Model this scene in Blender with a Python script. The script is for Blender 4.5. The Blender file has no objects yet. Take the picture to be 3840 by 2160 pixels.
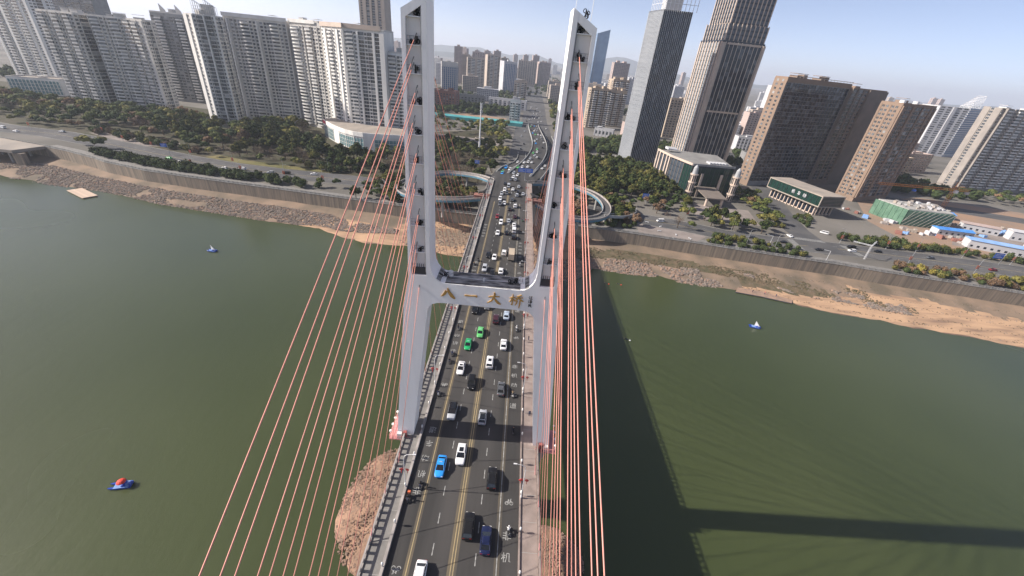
import bpy, math, random
from mathutils import Vector, Matrix
from mathutils.geometry import tessellate_polygon
rnd = random.Random(7)
sc = bpy.context.scene
col = sc.collection
R = math.radians
PI = math.pi

# ---------------------------------------------------------------- camera, sky, sun, exposure
cam_data = bpy.data.cameras.new('camera')
cam_data.sensor_width = 36.0
cam_data.lens = 36.0 * 1494.46 / 3840.0
cam_data.clip_start = 0.2
cam_data.clip_end = 60000
cam = bpy.data.objects.new('camera', cam_data)
col.objects.link(cam)
CAM = Vector((4.30, 0.0, 96.0))
cam.matrix_world = Matrix(((0.9953, -0.0962, -0.0135, CAM.x), (0.0365, 0.4989, -0.8659, CAM.y), (0.0900, 0.8613, 0.5000, CAM.z), (0, 0, 0, 1)))
sc.camera = cam

SUN_EL, SUN_AZ = 33.0, 1.5            # the light travels towards +x, turned 1.5 degrees to +y
world = bpy.data.worlds.new('World')
sc.world = world
world.use_nodes = True
wn = world.node_tree
bg = wn.nodes['Background']
sky = wn.nodes.new('ShaderNodeTexSky')
sky.sky_type = 'NISHITA'
sky.sun_disc = False
sky.sun_elevation = R(SUN_EL)
sky.sun_rotation = R(270 - SUN_AZ)
sky.altitude = 60
sky.air_density = 0.4
sky.dust_density = 0.7
sky.ozone_density = 3.0
tint = wn.nodes.new('ShaderNodeMix')
tint.data_type = 'RGBA'
tint.blend_type = 'MULTIPLY'
tint.inputs[0].default_value = 1.0
tint.inputs[7].default_value = (1.42, 1.12, 0.93, 1)
wn.links.new(sky.outputs[0], tint.inputs[6])
wn.links.new(tint.outputs[2], bg.inputs[0])
bg.inputs[1].default_value = 0.118
sun_data = bpy.data.lights.new('sun', 'SUN')
sun_data.energy = 4.5
sun_data.angle = R(0.55)
sun_data.color = (1.0, 0.93, 0.84)
sun = bpy.data.objects.new('sun', sun_data)
col.objects.link(sun)
sd = Vector((math.cos(R(SUN_EL)) * math.cos(R(SUN_AZ)), math.cos(R(SUN_EL)) * math.sin(R(SUN_AZ)), -math.sin(R(SUN_EL))))
sun.rotation_euler = sd.to_track_quat('-Z', 'Y').to_euler()
sun.location = (-200, 0, 300)
sc.view_settings.view_transform = 'Standard'
sc.view_settings.look = 'None'
sc.view_settings.gamma = 1.0
sc.view_settings.exposure = 0.84
sc.render.engine = 'CYCLES'
sc.cycles.use_denoising = True
sc.cycles.max_bounces = 6
sc.cycles.diffuse_bounces = 3
sc.cycles.glossy_bounces = 3
sc.cycles.transmission_bounces = 3
sc.cycles.volume_bounces = 1
sc.cycles.transparent_max_bounces = 4

# ---------------------------------------------------------------- helpers
MATS = {}

def mat(name, c, rough=0.75, spec=0.3, metal=0.0, var=0.12, scale=0.4, c2=None, bump=0.0, bscale=None, rand=0.0, coat=0.0, detail=4.0, stretch=None, ramp=(0.35, 0.65), sub=None, wpos=False):
    """Principled material: c mixed with c2 by noise, fine relief by bump, rand = brightness change from object to object."""
    m = bpy.data.materials.new(name)
    m.use_nodes = True
    nt = m.node_tree
    N, L = nt.nodes, nt.links
    b = N['Principled BSDF']
    b.inputs['Roughness'].default_value = rough
    b.inputs['Specular IOR Level'].default_value = spec
    b.inputs['Metallic'].default_value = metal
    b.inputs['Coat Weight'].default_value = coat
    tc = N.new('ShaderNodeTexCoord')
    src = tc.outputs['Object']
    if wpos:
        src = N.new('ShaderNodeNewGeometry').outputs['Position']
    if stretch:
        mp = N.new('ShaderNodeMapping')
        mp.inputs['Scale'].default_value = stretch
        L.new(src, mp.inputs[0])
        src = mp.outputs[0]
    if c2 is None:
        c2 = tuple(min(1, x * (1 + var)) for x in c)
        c = tuple(x * (1 - var) for x in c)
    ns = N.new('ShaderNodeTexNoise')
    ns.inputs['Scale'].default_value = scale
    ns.inputs['Detail'].default_value = detail
    L.new(src, ns.inputs['Vector'])
    mr = N.new('ShaderNodeMapRange')
    mr.inputs[1].default_value = ramp[0]
    mr.inputs[2].default_value = ramp[1]
    L.new(ns.outputs[0], mr.inputs[0])
    mx = N.new('ShaderNodeMix')
    mx.data_type = 'RGBA'
    mx.inputs[6].default_value = (*c, 1)
    mx.inputs[7].default_value = (*c2, 1)
    L.new(mr.outputs[0], mx.inputs[0])
    out = mx.outputs[2]
    if rand:
        oi = N.new('ShaderNodeObjectInfo')
        m2 = N.new('ShaderNodeMapRange')
        m2.inputs[3].default_value = 1 - rand
        m2.inputs[4].default_value = 1 + rand
        L.new(oi.outputs['Random'], m2.inputs[0])
        vm = N.new('ShaderNodeVectorMath')
        vm.operation = 'SCALE'
        L.new(out, vm.inputs[0])
        L.new(m2.outputs[0], vm.inputs['Scale'])
        out = vm.outputs[0]
    L.new(out, b.inputs['Base Color'])
    if bump:
        n2 = N.new('ShaderNodeTexNoise')
        n2.inputs['Scale'].default_value = bscale or scale * 6
        n2.inputs['Detail'].default_value = 5
        L.new(src, n2.inputs['Vector'])
        bp = N.new('ShaderNodeBump')
        bp.inputs['Strength'].default_value = min(1, bump)
        bp.inputs['Distance'].default_value = 0.25
        L.new(n2.outputs[0], bp.inputs['Height'])
        L.new(bp.outputs[0], b.inputs['Normal'])
    if sub:
        b.inputs['Subsurface Weight'].default_value = sub
    MATS[name] = m
    return m

class MB:
    """mesh builder with one material index per face"""
    def __init__(s):
        s.v, s.f, s.m = [], [], []
    def add(s, vs, fs, mi=0):
        o = len(s.v)
        s.v += [tuple(p) for p in vs]
        for f in fs:
            s.f.append(tuple(i + o for i in f))
            s.m.append(mi)
    def box(s, x0, y0, z0, x1, y1, z1, mi=0):
        s.add([(x0, y0, z0), (x1, y0, z0), (x1, y1, z0), (x0, y1, z0), (x0, y0, z1), (x1, y0, z1), (x1, y1, z1), (x0, y1, z1)],
              [(0, 3, 2, 1), (4, 5, 6, 7), (0, 1, 5, 4), (1, 2, 6, 5), (2, 3, 7, 6), (3, 0, 4, 7)], mi)
    def frus(s, b, t, z0, z1, mi=0):
        """box with different bottom (x0,y0,x1,y1) and top"""
        s.add([(b[0], b[1], z0), (b[2], b[1], z0), (b[2], b[3], z0), (b[0], b[3], z0), (t[0], t[1], z1), (t[2], t[1], z1), (t[2], t[3], z1), (t[0], t[3], z1)],
              [(0, 3, 2, 1), (4, 5, 6, 7), (0, 1, 5, 4), (1, 2, 6, 5), (2, 3, 7, 6), (3, 0, 4, 7)], mi)
    def poly(s, pts, z0, z1, mi=0, top=None, cap_bottom=True):
        """vertical prism over a ccw polygon, any outline"""
        n = len(pts)
        tri = tessellate_polygon([[Vector((p[0], p[1], 0)) for p in pts]])
        z = (lambda i: (z0[i] if isinstance(z0, (list, tuple)) else z0))
        zt = (lambda i: (z1[i] if isinstance(z1, (list, tuple)) else z1))
        vs = [(p[0], p[1], z(i)) for i, p in enumerate(pts)] + [(p[0], p[1], zt(i)) for i, p in enumerate(pts)]
        a = sum(pts[i][0] * pts[(i + 1) % n][1] - pts[(i + 1) % n][0] * pts[i][1] for i in range(n))
        fs = []
        for t in tri:
            d = (pts[t[1]][0] - pts[t[0]][0]) * (pts[t[2]][1] - pts[t[0]][1]) - (pts[t[2]][0] - pts[t[0]][0]) * (pts[t[1]][1] - pts[t[0]][1])
            t = t if d > 0 else (t[0], t[2], t[1])
            s.add([], [], 0)
            fs.append(tuple(i + n for i in t))
            if cap_bottom:
                fs.append((t[0], t[2], t[1]))
        k = len(fs)
        for i in range(n):
            j = (i + 1) % n
            fs.append((i, j, j + n, i + n) if a > 0 else (j, i, i + n, j + n))
        o = len(s.v)
        s.v += vs
        for q, f in enumerate(fs):
            s.f.append(tuple(i + o for i in f))
            s.m.append((top if (top is not None and q < k and f[0] >= n) else mi))
    def xz(s, pts, y0, y1, mi=0):
        """prism over an outline in the x-z plane, from y0 to y1"""
        t = MB()
        t.poly([(p[0], p[1]) for p in pts], 0, 1)
        s.add([(x, y1 + (y0 - y1) * z, y) for x, y, z in t.v], t.f, mi)
    def tube(s, pts, r, n=6, mi=0, cap=True):
        P = [Vector(p) for p in pts]
        rr = r if isinstance(r, (list, tuple)) else [r] * len(P)
        rings = []
        up = None
        for i, p in enumerate(P):
            d = (P[min(i + 1, len(P) - 1)] - P[max(i - 1, 0)]).normalized()
            a = d.cross(Vector((0, 0, 1)) if abs(d.z) < 0.95 else Vector((0, 1, 0))).normalized()
            if up is not None and a.dot(up) < 0:
                a = -a
            up = a
            b = d.cross(a)
            rings.append([p + (a * math.cos(2 * PI * k / n) + b * math.sin(2 * PI * k / n)) * rr[i] for k in range(n)])
        vs = [q for g in rings for q in g]
        fs = []
        for i in range(len(P) - 1):
            for k in range(n):
                k2 = (k + 1) % n
                fs.append((i * n + k, (i + 1) * n + k, (i + 1) * n + k2, i * n + k2))
        if cap:
            fs.append(tuple(range(n)))
            fs.append(tuple((len(P) - 1) * n + k for k in reversed(range(n))))
        s.add(vs, fs, mi)
    def loft(s, rings, mi=0, closed=True, cap=True):
        n = len(rings[0])
        vs = [p for g in rings for p in g]
        fs = []
        for i in range(len(rings) - 1):
            for k in range(n if closed else n - 1):
                k2 = (k + 1) % n
                fs.append((i * n + k, i * n + k2, (i + 1) * n + k2, (i + 1) * n + k))
        if cap:
            fs.append(tuple(reversed(range(n))))
            fs.append(tuple((len(rings) - 1) * n + k for k in range(n)))
        s.add(vs, fs, mi)
    def ball(s, c, r, n=8, mi=0, sq=(1, 1, 1)):
        rings = []
        m = n // 2
        for i in range(1, m):
            th = PI * i / m
            rings.append([(c[0] + r * sq[0] * math.sin(th) * math.cos(2 * PI * k / n), c[1] + r * sq[1] * math.sin(th) * math.sin(2 * PI * k / n), c[2] - r * sq[2] * math.cos(th)) for k in range(n)])
        s.loft(rings, mi)
    def join(s, o, loc=(0, 0, 0), rz=0.0, mi=None, sc_=1.0):
        c, d = math.cos(rz), math.sin(rz)
        k = len(s.v)
        s.v += [((x * c - y * d) * sc_ + loc[0], (x * d + y * c) * sc_ + loc[1], z * sc_ + loc[2]) for x, y, z in o.v]
        s.f += [tuple(i + k for i in f) for f in o.f]
        s.m += (o.m if mi is None else [mi] * len(o.f))
    def mesh(s, name, mats, smooth=False):
        me = bpy.data.meshes.new(name)
        me.from_pydata(s.v, [], s.f)
        if not isinstance(mats, (list, tuple)):
            mats = [mats]
        for m in mats:
            me.materials.append(MATS[m] if isinstance(m, str) else m)
        if any(s.m):
            me.polygons.foreach_set('material_index', s.m)
        if smooth:
            me.polygons.foreach_set('use_smooth', [True] * len(s.f))
        me.update()
        return me

def ob(name, me, parent=None, loc=(0, 0, 0), rz=0.0, kind=None, sc_=None, rot=None, label=None):
    o = bpy.data.objects.new(name, me.mesh(name, 'concrete') if isinstance(me, MB) else me)
    col.objects.link(o)
    o.location = loc
    if rot is not None:
        o.rotation_euler = rot
    elif rz:
        o.rotation_euler = (0, 0, rz)
    if sc_ is not None:
        o.scale = sc_ if isinstance(sc_, (list, tuple)) else (sc_, sc_, sc_)
    if parent is not None:
        o.parent = parent
    if kind:
        o['kind'] = kind
    if label:
        o['label'] = label
    return o

def tag(o, label, cat, group=None):
    o['label'] = label
    o['category'] = cat
    if group:
        o['group'] = group
    return o

def thing(name, label, cat, loc=(0, 0, 0), rz=0.0, group=None):
    o = bpy.data.objects.new(name, None)
    o.empty_display_size = 0.5
    col.objects.link(o)
    o.location = loc
    o.rotation_euler = (0, 0, rz)
    return tag(o, label, cat, group)

def dup(root, loc, rz=0.0, label=None, group=None, sc_=None, paint=None):
    """a copy of a thing with copies of its parts and sub-parts; paint recolours slots that are linked per object"""
    r = root.copy()
    col.objects.link(r)
    r.location = loc
    r.rotation_euler = (0, 0, rz)
    if sc_ is not None:
        r.scale = sc_ if isinstance(sc_, (list, tuple)) else (sc_, sc_, sc_)
    if label:
        r['label'] = label
    if group:
        r['group'] = group
    elif group == '' and 'group' in r:
        del r['group']
    for ch in list(root.children):
        c = ch.copy()
        col.objects.link(c)
        c.parent = r
        if paint and c.name.split('.')[0] in paint:
            c.material_slots[0].link = 'OBJECT'
            c.material_slots[0].material = MATS[paint[c.name.split('.')[0]]]
        for g in ch.children:
            d = g.copy()
            col.objects.link(d)
            d.parent = c
            if paint and d.name.split('.')[0] in paint:
                d.material_slots[0].link = 'OBJECT'
                d.material_slots[0].material = MATS[paint[d.name.split('.')[0]]]
    return r

def pieces(parent, name, shape, mats, places, cap, plural=None, rest=True):
    """alike pieces: up to cap of them each an object sharing one mesh, the others joined into one part"""
    if not places:
        return
    M = Matrix.Translation(parent.location) @ Matrix.Rotation(parent.rotation_euler.z, 4, 'Z')
    if parent.parent is not None:
        q = parent.parent
        M = Matrix.Translation(q.location) @ Matrix.Rotation(q.rotation_euler.z, 4, 'Z') @ M
    places = sorted(places, key=lambda p: (M @ Vector(p[0]) - CAM).length)
    me = shape.mesh(name, mats)
    for p in places[:cap]:
        ob(name, me, parent, p[0], p[1])
    if rest and len(places) > cap:
        j = MB()
        for p in places[cap:]:
            j.join(shape, p[0], p[1])
        ob(plural or name + 's', j.mesh(plural or name + 's', mats), parent, kind='stuff')

def lerp(a, b, t):
    return a + (b - a) * t

def along(pts, step, start=0.0):
    """points and headings every step metres along a polyline"""
    out = []
    d = start
    for i in range(len(pts) - 1):
        a, b = Vector(pts[i]), Vector(pts[i + 1])
        L = (b - a).length
        h = math.atan2(b.y - a.y, b.x - a.x)
        while d <= L:
            out.append((a.lerp(b, d / L), h))
            d += step
        d -= L
    return out

def ribbon(pts, w0, w1, z, mi=0, mbx=None, zs=None, th=0.0):
    """a strip from offset w0 to w1 (left of travel is +) along a polyline"""
    m = mbx or MB()
    P = [Vector(p[:2]) for p in pts]
    L, Q = [], []
    for i, p in enumerate(P):
        d = (P[min(i + 1, len(P) - 1)] - P[max(i - 1, 0)]).normalized()
        n = Vector((-d.y, d.x))
        zz = zs[i] if zs else z
        a, b = p + n * w0, p + n * w1
        L.append((a.x, a.y, zz))
        Q.append((b.x, b.y, zz))
    n = len(P)
    if th == 0:
        m.add(L + Q, [(i, i + 1, n + i + 1, n + i) for i in range(n - 1)], mi)
    else:
        rings = [[L[i], Q[i], (Q[i][0], Q[i][1], Q[i][2] - th), (L[i][0], L[i][1], L[i][2] - th)] for i in range(n)]
        m.loft(rings, mi)
    return m

# ---------------------------------------------------------------- materials
mat('concrete', (0.36, 0.35, 0.33), 0.85, var=0.15, scale=0.15, bump=0.15, bscale=3)
mat('white_concrete', (0.90, 0.895, 0.885), 0.6, c2=(0.80, 0.79, 0.775), scale=0.5, bump=0.04, bscale=2, detail=8, stretch=(1, 1, 0.09), ramp=(0.46, 0.80))
mat('beam_dirt', (0.10, 0.10, 0.10), 0.9, c2=(0.5, 0.49, 0.47), scale=1.3, bump=0.4, bscale=4, detail=9, ramp=(0.40, 0.70), stretch=(0.4, 1.2, 1))
mat('recess_paint', (0.80, 0.76, 0.72), 0.8, var=0.06, scale=0.3)
mat('asphalt', (0.046, 0.0445, 0.043), 0.8, spec=0.2, c2=(0.074, 0.070, 0.067), scale=0.16, bump=0.1, bscale=30, stretch=(1.5, 0.12, 1))
mat('asphalt_town', (0.075, 0.075, 0.078), 0.9, c2=(0.115, 0.112, 0.11), scale=0.06, detail=6)
mat('line_white', (0.44, 0.44, 0.42), 0.7, c2=(0.22, 0.22, 0.21), scale=1.8, detail=7)
mat('line_yellow', (0.42, 0.325, 0.17), 0.7, c2=(0.32, 0.26, 0.15), scale=1.2)
mat('road_dust', (0.14, 0.115, 0.08), 0.9, c2=(0.075, 0.068, 0.058), scale=0.3, stretch=(2, 0.2, 1))
mat('paving', (0.28, 0.225, 0.20), 0.85, var=0.14, scale=0.6, bump=0.1, bscale=5)
mat('paving_grey', (0.21, 0.20, 0.188), 0.85, var=0.14, scale=0.5)
mat('plaza', (0.25, 0.215, 0.195), 0.9, var=0.15, scale=0.12, detail=7)
mat('rail_grey', (0.34, 0.31, 0.29), 0.8, var=0.18, scale=0.5)
mat('girder', (0.33, 0.33, 0.33), 0.8, var=0.12, scale=0.1)
mat('cable_red', (0.70, 0.305, 0.24), 0.5, spec=0.35, var=0.06, scale=0.6)
mat('anchor_black', (0.016, 0.016, 0.017), 0.6, var=0.3, scale=2)
mat('rust_red', (0.36, 0.11, 0.10), 0.7, var=0.15)
mat('pink_paint', (0.60, 0.26, 0.25), 0.6, var=0.1)
mat('gold', (0.46, 0.27, 0.075), 0.5, spec=0.4, metal=0.1, var=0.15, scale=1.5)
mat('black_ink', (0.05, 0.045, 0.04), 0.7)
mat('white_metal', (0.68, 0.68, 0.68), 0.4, spec=0.5, var=0.04)
mat('grey_metal', (0.34, 0.35, 0.36), 0.45, spec=0.5, var=0.08)
mat('dark_metal', (0.05, 0.05, 0.055), 0.5, spec=0.5)
mat('lamp_glass', (0.82, 0.80, 0.76), 0.2, spec=0.5, var=0.02)
mat('knot_red', (0.55, 0.045, 0.04), 0.6, var=0.15)
mat('banner_orange', (0.68, 0.16, 0.07), 0.7, var=0.15)

# ---- figures grown from a skeleton of joints
def skin_mesh(name, nodes, edges, mats, pick, sub=1):
    me = bpy.data.meshes.new(name)
    me.from_pydata([n[0] for n in nodes], edges, [])
    o = bpy.data.objects.new(name, me)
    col.objects.link(o)
    o.modifiers.new('skin', 'SKIN')
    for i, n in enumerate(nodes):
        r = n[1] if isinstance(n[1], (tuple, list)) else (n[1], n[1])
        me.skin_vertices[0].data[i].radius = r
    me.skin_vertices[0].data[0].use_root = True
    sb = o.modifiers.new('sub', 'SUBSURF')
    sb.levels = sub
    sb.render_levels = sub
    dg = bpy.context.evaluated_depsgraph_get()
    nm = bpy.data.meshes.new_from_object(o.evaluated_get(dg))
    nm.name = name
    bpy.data.objects.remove(o)
    nm.materials.clear()
    for m in mats:
        nm.materials.append(MATS[m])
    for p in nm.polygons:
        p.material_index = pick(p.center)
        p.use_smooth = True
    return nm
mat('skin', (0.42, 0.26, 0.19), 0.6)
mat('hair', (0.015, 0.013, 0.012), 0.6)
for nm, c in (('cloth_black', (0.018, 0.018, 0.02)), ('cloth_white', (0.72, 0.72, 0.70)), ('cloth_navy', (0.03, 0.04, 0.09)), ('cloth_red', (0.45, 0.04, 0.05)), ('cloth_tan', (0.30, 0.22, 0.13))):
    mat(nm, c, 0.85, var=0.15, scale=4)
mat('statue_stone', (0.085, 0.08, 0.075), 0.85, c2=(0.15, 0.14, 0.13), scale=1.2)
mat('scooter_grey', (0.10, 0.10, 0.11), 0.4, spec=0.5)
RN = [((0, -.05, .80), .15), ((0, .02, 1.02), (.17, .13)), ((0, .10, 1.24), (.19, .13)), ((0, .14, 1.38), .07), ((0, .17, 1.50), .10), ((0, .18, 1.64), .09),
      ((.19, .12, 1.30), .075), ((.27, .24, 1.10), .055), ((.28, .46, 1.03), .042), ((-.19, .12, 1.30), .075), ((-.27, .24, 1.10), .055), ((-.28, .46, 1.03), .042),
      ((.11, .0, .80), .11), ((.15, .38, .78), .085), ((.14, .32, .42), .06), ((.14, .42, .36), .05), ((-.11, .0, .80), .11), ((-.15, .38, .78), .085), ((-.14, .32, .42), .06), ((-.14, .42, .36), .05)]
RE = [(0, 1), (1, 2), (2, 3), (3, 4), (4, 5), (2, 6), (6, 7), (7, 8), (2, 9), (9, 10), (10, 11), (0, 12), (12, 13), (13, 14), (14, 15), (0, 16), (16, 17), (17, 18), (18, 19)]
rider = skin_mesh('body', RN, RE, ['cloth_black', 'cloth_navy', 'skin'], lambda c: 2 if c.z > 1.40 or (c.y > 0.42 and c.z > 0.9) else (0 if c.z > 0.86 else 1))
SN = [((0, 0, .92), .14), ((0, 0, 1.12), (.16, .11)), ((0, 0, 1.34), (.19, .12)), ((0, 0, 1.48), .065), ((0, .01, 1.58), .095), ((0, .01, 1.70), .09),
      ((.20, 0, 1.40), .07), ((.26, .02, 1.12), .055), ((.27, .08, .88), .042), ((-.20, 0, 1.40), .07), ((-.26, .02, 1.12), .055), ((-.27, .08, .88), .042),
      ((.10, 0, .88), .11), ((.11, .03, .48), .075), ((.11, 0, .08), .055), ((.11, .12, .05), .05), ((-.10, 0, .88), .11), ((-.11, -.03, .48), .075), ((-.11, -.06, .08), .055), ((-.11, .06, .05), .05)]
walker = skin_mesh('body', SN, RE, ['cloth_black', 'cloth_navy', 'skin'], lambda c: 2 if c.z > 1.50 or (abs(c.x) > .2 and c.z < .95 and c.z > .8) else (0 if c.z > 0.93 else 1))
lion = skin_mesh('body', [((0, -1.6, 1.9), .62), ((0, -.4, 2.0), .62), ((0, .9, 2.15), .72), ((0, 1.7, 2.9), .75), ((0, 2.3, 3.4), .62), ((0, 2.9, 3.25), .36),
                          ((.42, 1.1, 1.4), .34), ((.42, 1.15, .65), .26), ((.42, 1.3, .18), .28), ((-.42, 1.5, 1.4), .34), ((-.42, 1.75, .65), .26), ((-.42, 1.9, .18), .28),
                          ((.45, -1.7, 1.3), .40), ((.45, -1.95, .65), .25), ((.45, -1.75, .18), .28), ((-.45, -1.4, 1.3), .40), ((-.45, -1.55, .65), .25), ((-.45, -1.35, .18), .28), ((0, -2.4, 2.2), .16), ((0, -2.9, 1.4), .13)],
                 [(0, 1), (1, 2), (2, 3), (3, 4), (4, 5), (2, 6), (6, 7), (7, 8), (2, 9), (9, 10), (10, 11), (0, 12), (12, 13), (13, 14), (0, 15), (15, 16), (16, 17), (0, 18), (18, 19)], ['statue_stone'], lambda c: 0)

# ================================================================ the river
wm = mat('river', (0.045, 0.058, 0.021), 0.12, spec=0.5, c2=(0.057, 0.070, 0.027), scale=0.012, detail=2)
nt = wm.node_tree
b_ = nt.nodes['Principled BSDF']
b_.inputs['IOR'].default_value = 1.43
# the silt scatters light a little way below the surface, which softens the shadows on it
b_.subsurface_method = 'BURLEY'
b_.inputs['Subsurface Weight'].default_value = 1.0
b_.inputs['Subsurface Radius'].default_value = (1.0, 1.0, 1.0)
b_.inputs['Subsurface Scale'].default_value = 0.9
rn_ = nt.nodes.new('ShaderNodeTexNoise')
rn_.inputs['Scale'].default_value = 0.009
rn_.inputs['Detail'].default_value = 1.43
rmr = nt.nodes.new('ShaderNodeMapRange')
rmr.inputs[1].default_value = 0.25
rmr.inputs[2].default_value = 0.75
rmr.inputs[3].default_value = 0.12
rmr.inputs[4].default_value = 0.30
nt.links.new(nt.nodes.new('ShaderNodeTexCoord').outputs['Object'], rn_.inputs['Vector'])
nt.links.new(rn_.outputs[0], rmr.inputs[0])
nt.links.new(rmr.outputs[0], b_.inputs['Roughness'])
tc_ = nt.nodes.new('ShaderNodeTexCoord')
bumps = None
for sc0, st, dist, det in ((0.30, (1.0, 0.35, 1), 0.10, 5), (1.6, (1, 0.5, 1), 0.03, 4)):
    mp_ = nt.nodes.new('ShaderNodeMapping')
    mp_.inputs['Scale'].default_value = st
    mp_.inputs['Rotation'].default_value = (0, 0, R(35))
    n_ = nt.nodes.new('ShaderNodeTexNoise')
    n_.inputs['Scale'].default_value = sc0
    n_.inputs['Detail'].default_value = det
    bb = nt.nodes.new('ShaderNodeBump')
    bb.inputs['Strength'].default_value = 0.55
    bb.inputs['Distance'].default_value = dist
    nt.links.new(tc_.outputs['Object'], mp_.inputs[0])
    nt.links.new(mp_.outputs[0], n_.inputs['Vector'])
    nt.links.new(n_.outputs[0], bb.inputs['Height'])
    if bumps:
        nt.links.new(bumps.outputs[0], bb.inputs['Normal'])
    bumps = bb
nt.links.new(bumps.outputs[0], b_.inputs['Normal'])
w = MB()
w.add([(-3000, -900, 0), (3000, -900, 0), (3000, 420, 0), (-3000, 420, 0)], [(0, 1, 2, 3)])
ob('water', w.mesh('water', 'river'), kind='structure')

# ================================================================ the bridge deck
DZ = 26.0
Y0, Y1 = -75.0, 258.0
d = MB()
d.box(-14.0, Y0, DZ - 0.9, 14.0, Y1, DZ - 0.06)
d.frus((-7.5, Y0, 7.5, Y1), (-11.5, Y0, 11.5, Y1), DZ - 3.2, DZ - 0.9)
for s in (-1, 1):
    d.box(s * 14.0 - 0.15, Y0, DZ - 0.98, s * 14.0 + 0.15, Y1, DZ + 0.12)
deck = thing('bridge_deck', 'long concrete bridge deck with paved footways crossing the green river', 'bridge', (0, 0, 0))
ob('girder', d.mesh('girder', 'girder'), deck)
for s, nm in ((-1, 'paving_grey'), (1, 'paving')):
    f = MB()
    kw = 10.85 if s < 0 else 10.63
    f.box(min(s * kw, s * 13.6), Y0, DZ - 0.055, max(s * kw, s * 13.6), Y1, DZ + 0.16)
    fo = ob('footway', f.mesh('footway', nm), deck, label='pale pinkish paved footway' if s > 0 else 'grey paved footway striped by shadows')
    k = MB()
    kw = 10.80 if s < 0 else 10.62
    k.box(min(s * 10.35, s * kw), Y0, DZ - 0.05, max(s * 10.35, s * kw), Y1, DZ + (0.62 if s < 0 else 0.4))
    ob('kerb_wall', k.mesh('kerb_wall', 'rail_grey' if s < 0 else 'paving'), deck)
    j = MB()
    j.box(-1.3, -0.03, 0, 1.3, 0.03, 0.012)
    pieces(fo, 'paving_joint', j, 'concrete', [((s * 12.2, y, DZ + 0.161), 0) for y in range(-20, 130, 5)], 60)
for y in (-60, 182.0, 222.0, 250.0):
    pier = MB()
    for x in (-7, 7):
        pier.tube([(x, y, -3), (x, y, DZ - 3.0)], 1.5, 12)
    pier.box(-9.5, y - 1.6, DZ - 4.6, 9.5, y + 1.6, DZ - 3.15)
    ob('pier', pier.mesh('pier', 'concrete'), deck)
jt = MB()
jt.box(-10.3, -0.15, 0, 10.3, 0.15, 0.004)
road = MB()
road.add([(-10.3, Y0, DZ), (10.3, Y0, DZ), (10.3, Y1, DZ), (-10.3, Y1, DZ)], [(0, 1, 2, 3)])
bridge_road = ob('bridge_road', road.mesh('bridge_road', 'asphalt'), kind='structure')
ds = MB()
ds.box(-0.075, -0.95, 0, 0.075, 0.95, 0.004)
pieces(bridge_road, 'lane_dash', ds, 'line_white', [((s * 3.52, (44.5 if s < 0 else 43.5) + 5.06 * k, DZ + 0.006), 0) for s in (-1, 1) for k in range(-9, 41)], 110)
for x in (-0.22, 0.22):
    l = MB()
    l.box(x - 0.07, Y0, DZ + 0.010, x + 0.07, Y1 - 6, DZ + 0.014)
    ob('centre_line', l.mesh('centre_line', 'line_yellow'), bridge_road)
for x in (-6.95, 6.95):
    l = MB()
    l.box(x - 0.07, Y0, DZ + 0.010, x + 0.07, 215, DZ + 0.014)
    ob('edge_line', l.mesh('edge_line', 'line_yellow' if x < 0 else 'line_white'), bridge_road)
    l = MB()
    l.add([(x - 0.45, Y0, DZ + 0.005), (x + 0.45, Y0, DZ + 0.005), (x + 0.45, 215, DZ + 0.005), (x - 0.45, 215, DZ + 0.005)], [(0, 1, 2, 3)])
    ob('dust_strip', l.mesh('dust_strip', 'road_dust'), bridge_road)
l = MB()
l.add([(-0.75, Y0, DZ + 0.005), (0.75, Y0, DZ + 0.005), (0.75, 250, DZ + 0.005), (-0.75, 250, DZ + 0.005)], [(0, 1, 2, 3)])
ob('dust_strip', l.mesh('dust_strip', 'road_dust'), bridge_road)

# strokes of the written characters, in a unit square (x right, y up, half width)
GLYPH = {
 'fei': [[(.40, .97), (.40, .03)], [(.60, .97), (.60, .03)], [(.05, .76), (.40, .76)], [(.05, .50), (.40, .50)], [(.03, .24), (.40, .24)], [(.60, .76), (.95, .76)], [(.60, .50), (.95, .50)], [(.60, .24), (.97, .24)]],
 'ji': [[(.03, .70), (.44, .70)], [(.24, .97), (.24, .03)], [(.23, .66), (.03, .32)], [(.25, .60), (.42, .42)], [(.56, .90), (.54, .42), (.42, .05)], [(.56, .90), (.82, .90)], [(.82, .90), (.82, .14), (.97, .10)]],
 'dong': [[(.10, .80), (.45, .80)], [(.03, .55), (.50, .55)], [(.25, .55), (.10, .20), (.46, .27)], [(.55, .70), (.95, .70)], [(.95, .70), (.90, .10), (.77, .12)], [(.75, .97), (.72, .50), (.50, .05)]],
 'che': [[(.15, .82), (.85, .82)], [(.45, .98), (.20, .55), (.85, .55)], [(.05, .30), (.95, .30)], [(.52, .62), (.52, .0)]],
 'dao': [[(.08, .92), (.20, .80)], [(.03, .62), (.20, .62), (.20, .25), (.05, .10)], [(.12, .15), (.40, .05), (.98, .05)], [(.50, .99), (.56, .88)], [(.85, .99), (.78, .88)], [(.35, .83), (.98, .83)], [(.45, .70), (.88, .70), (.88, .20), (.45, .20), (.45, .70)], [(.45, .53), (.88, .53)], [(.45, .36), (.88, .36)]],
 'bike': [[(.22 + .2 * math.cos(a * PI / 5), .3 + .2 * math.sin(a * PI / 5)) for a in range(11)], [(.78 + .2 * math.cos(a * PI / 5), .3 + .2 * math.sin(a * PI / 5)) for a in range(11)], [(.22, .3), (.40, .68), (.70, .68), (.50, .3), (.22, .3)], [(.40, .68), (.5, .3)], [(.78, .3), (.66, .85), (.8, .85)], [(.34, .76), (.46, .76)]],
}

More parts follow.
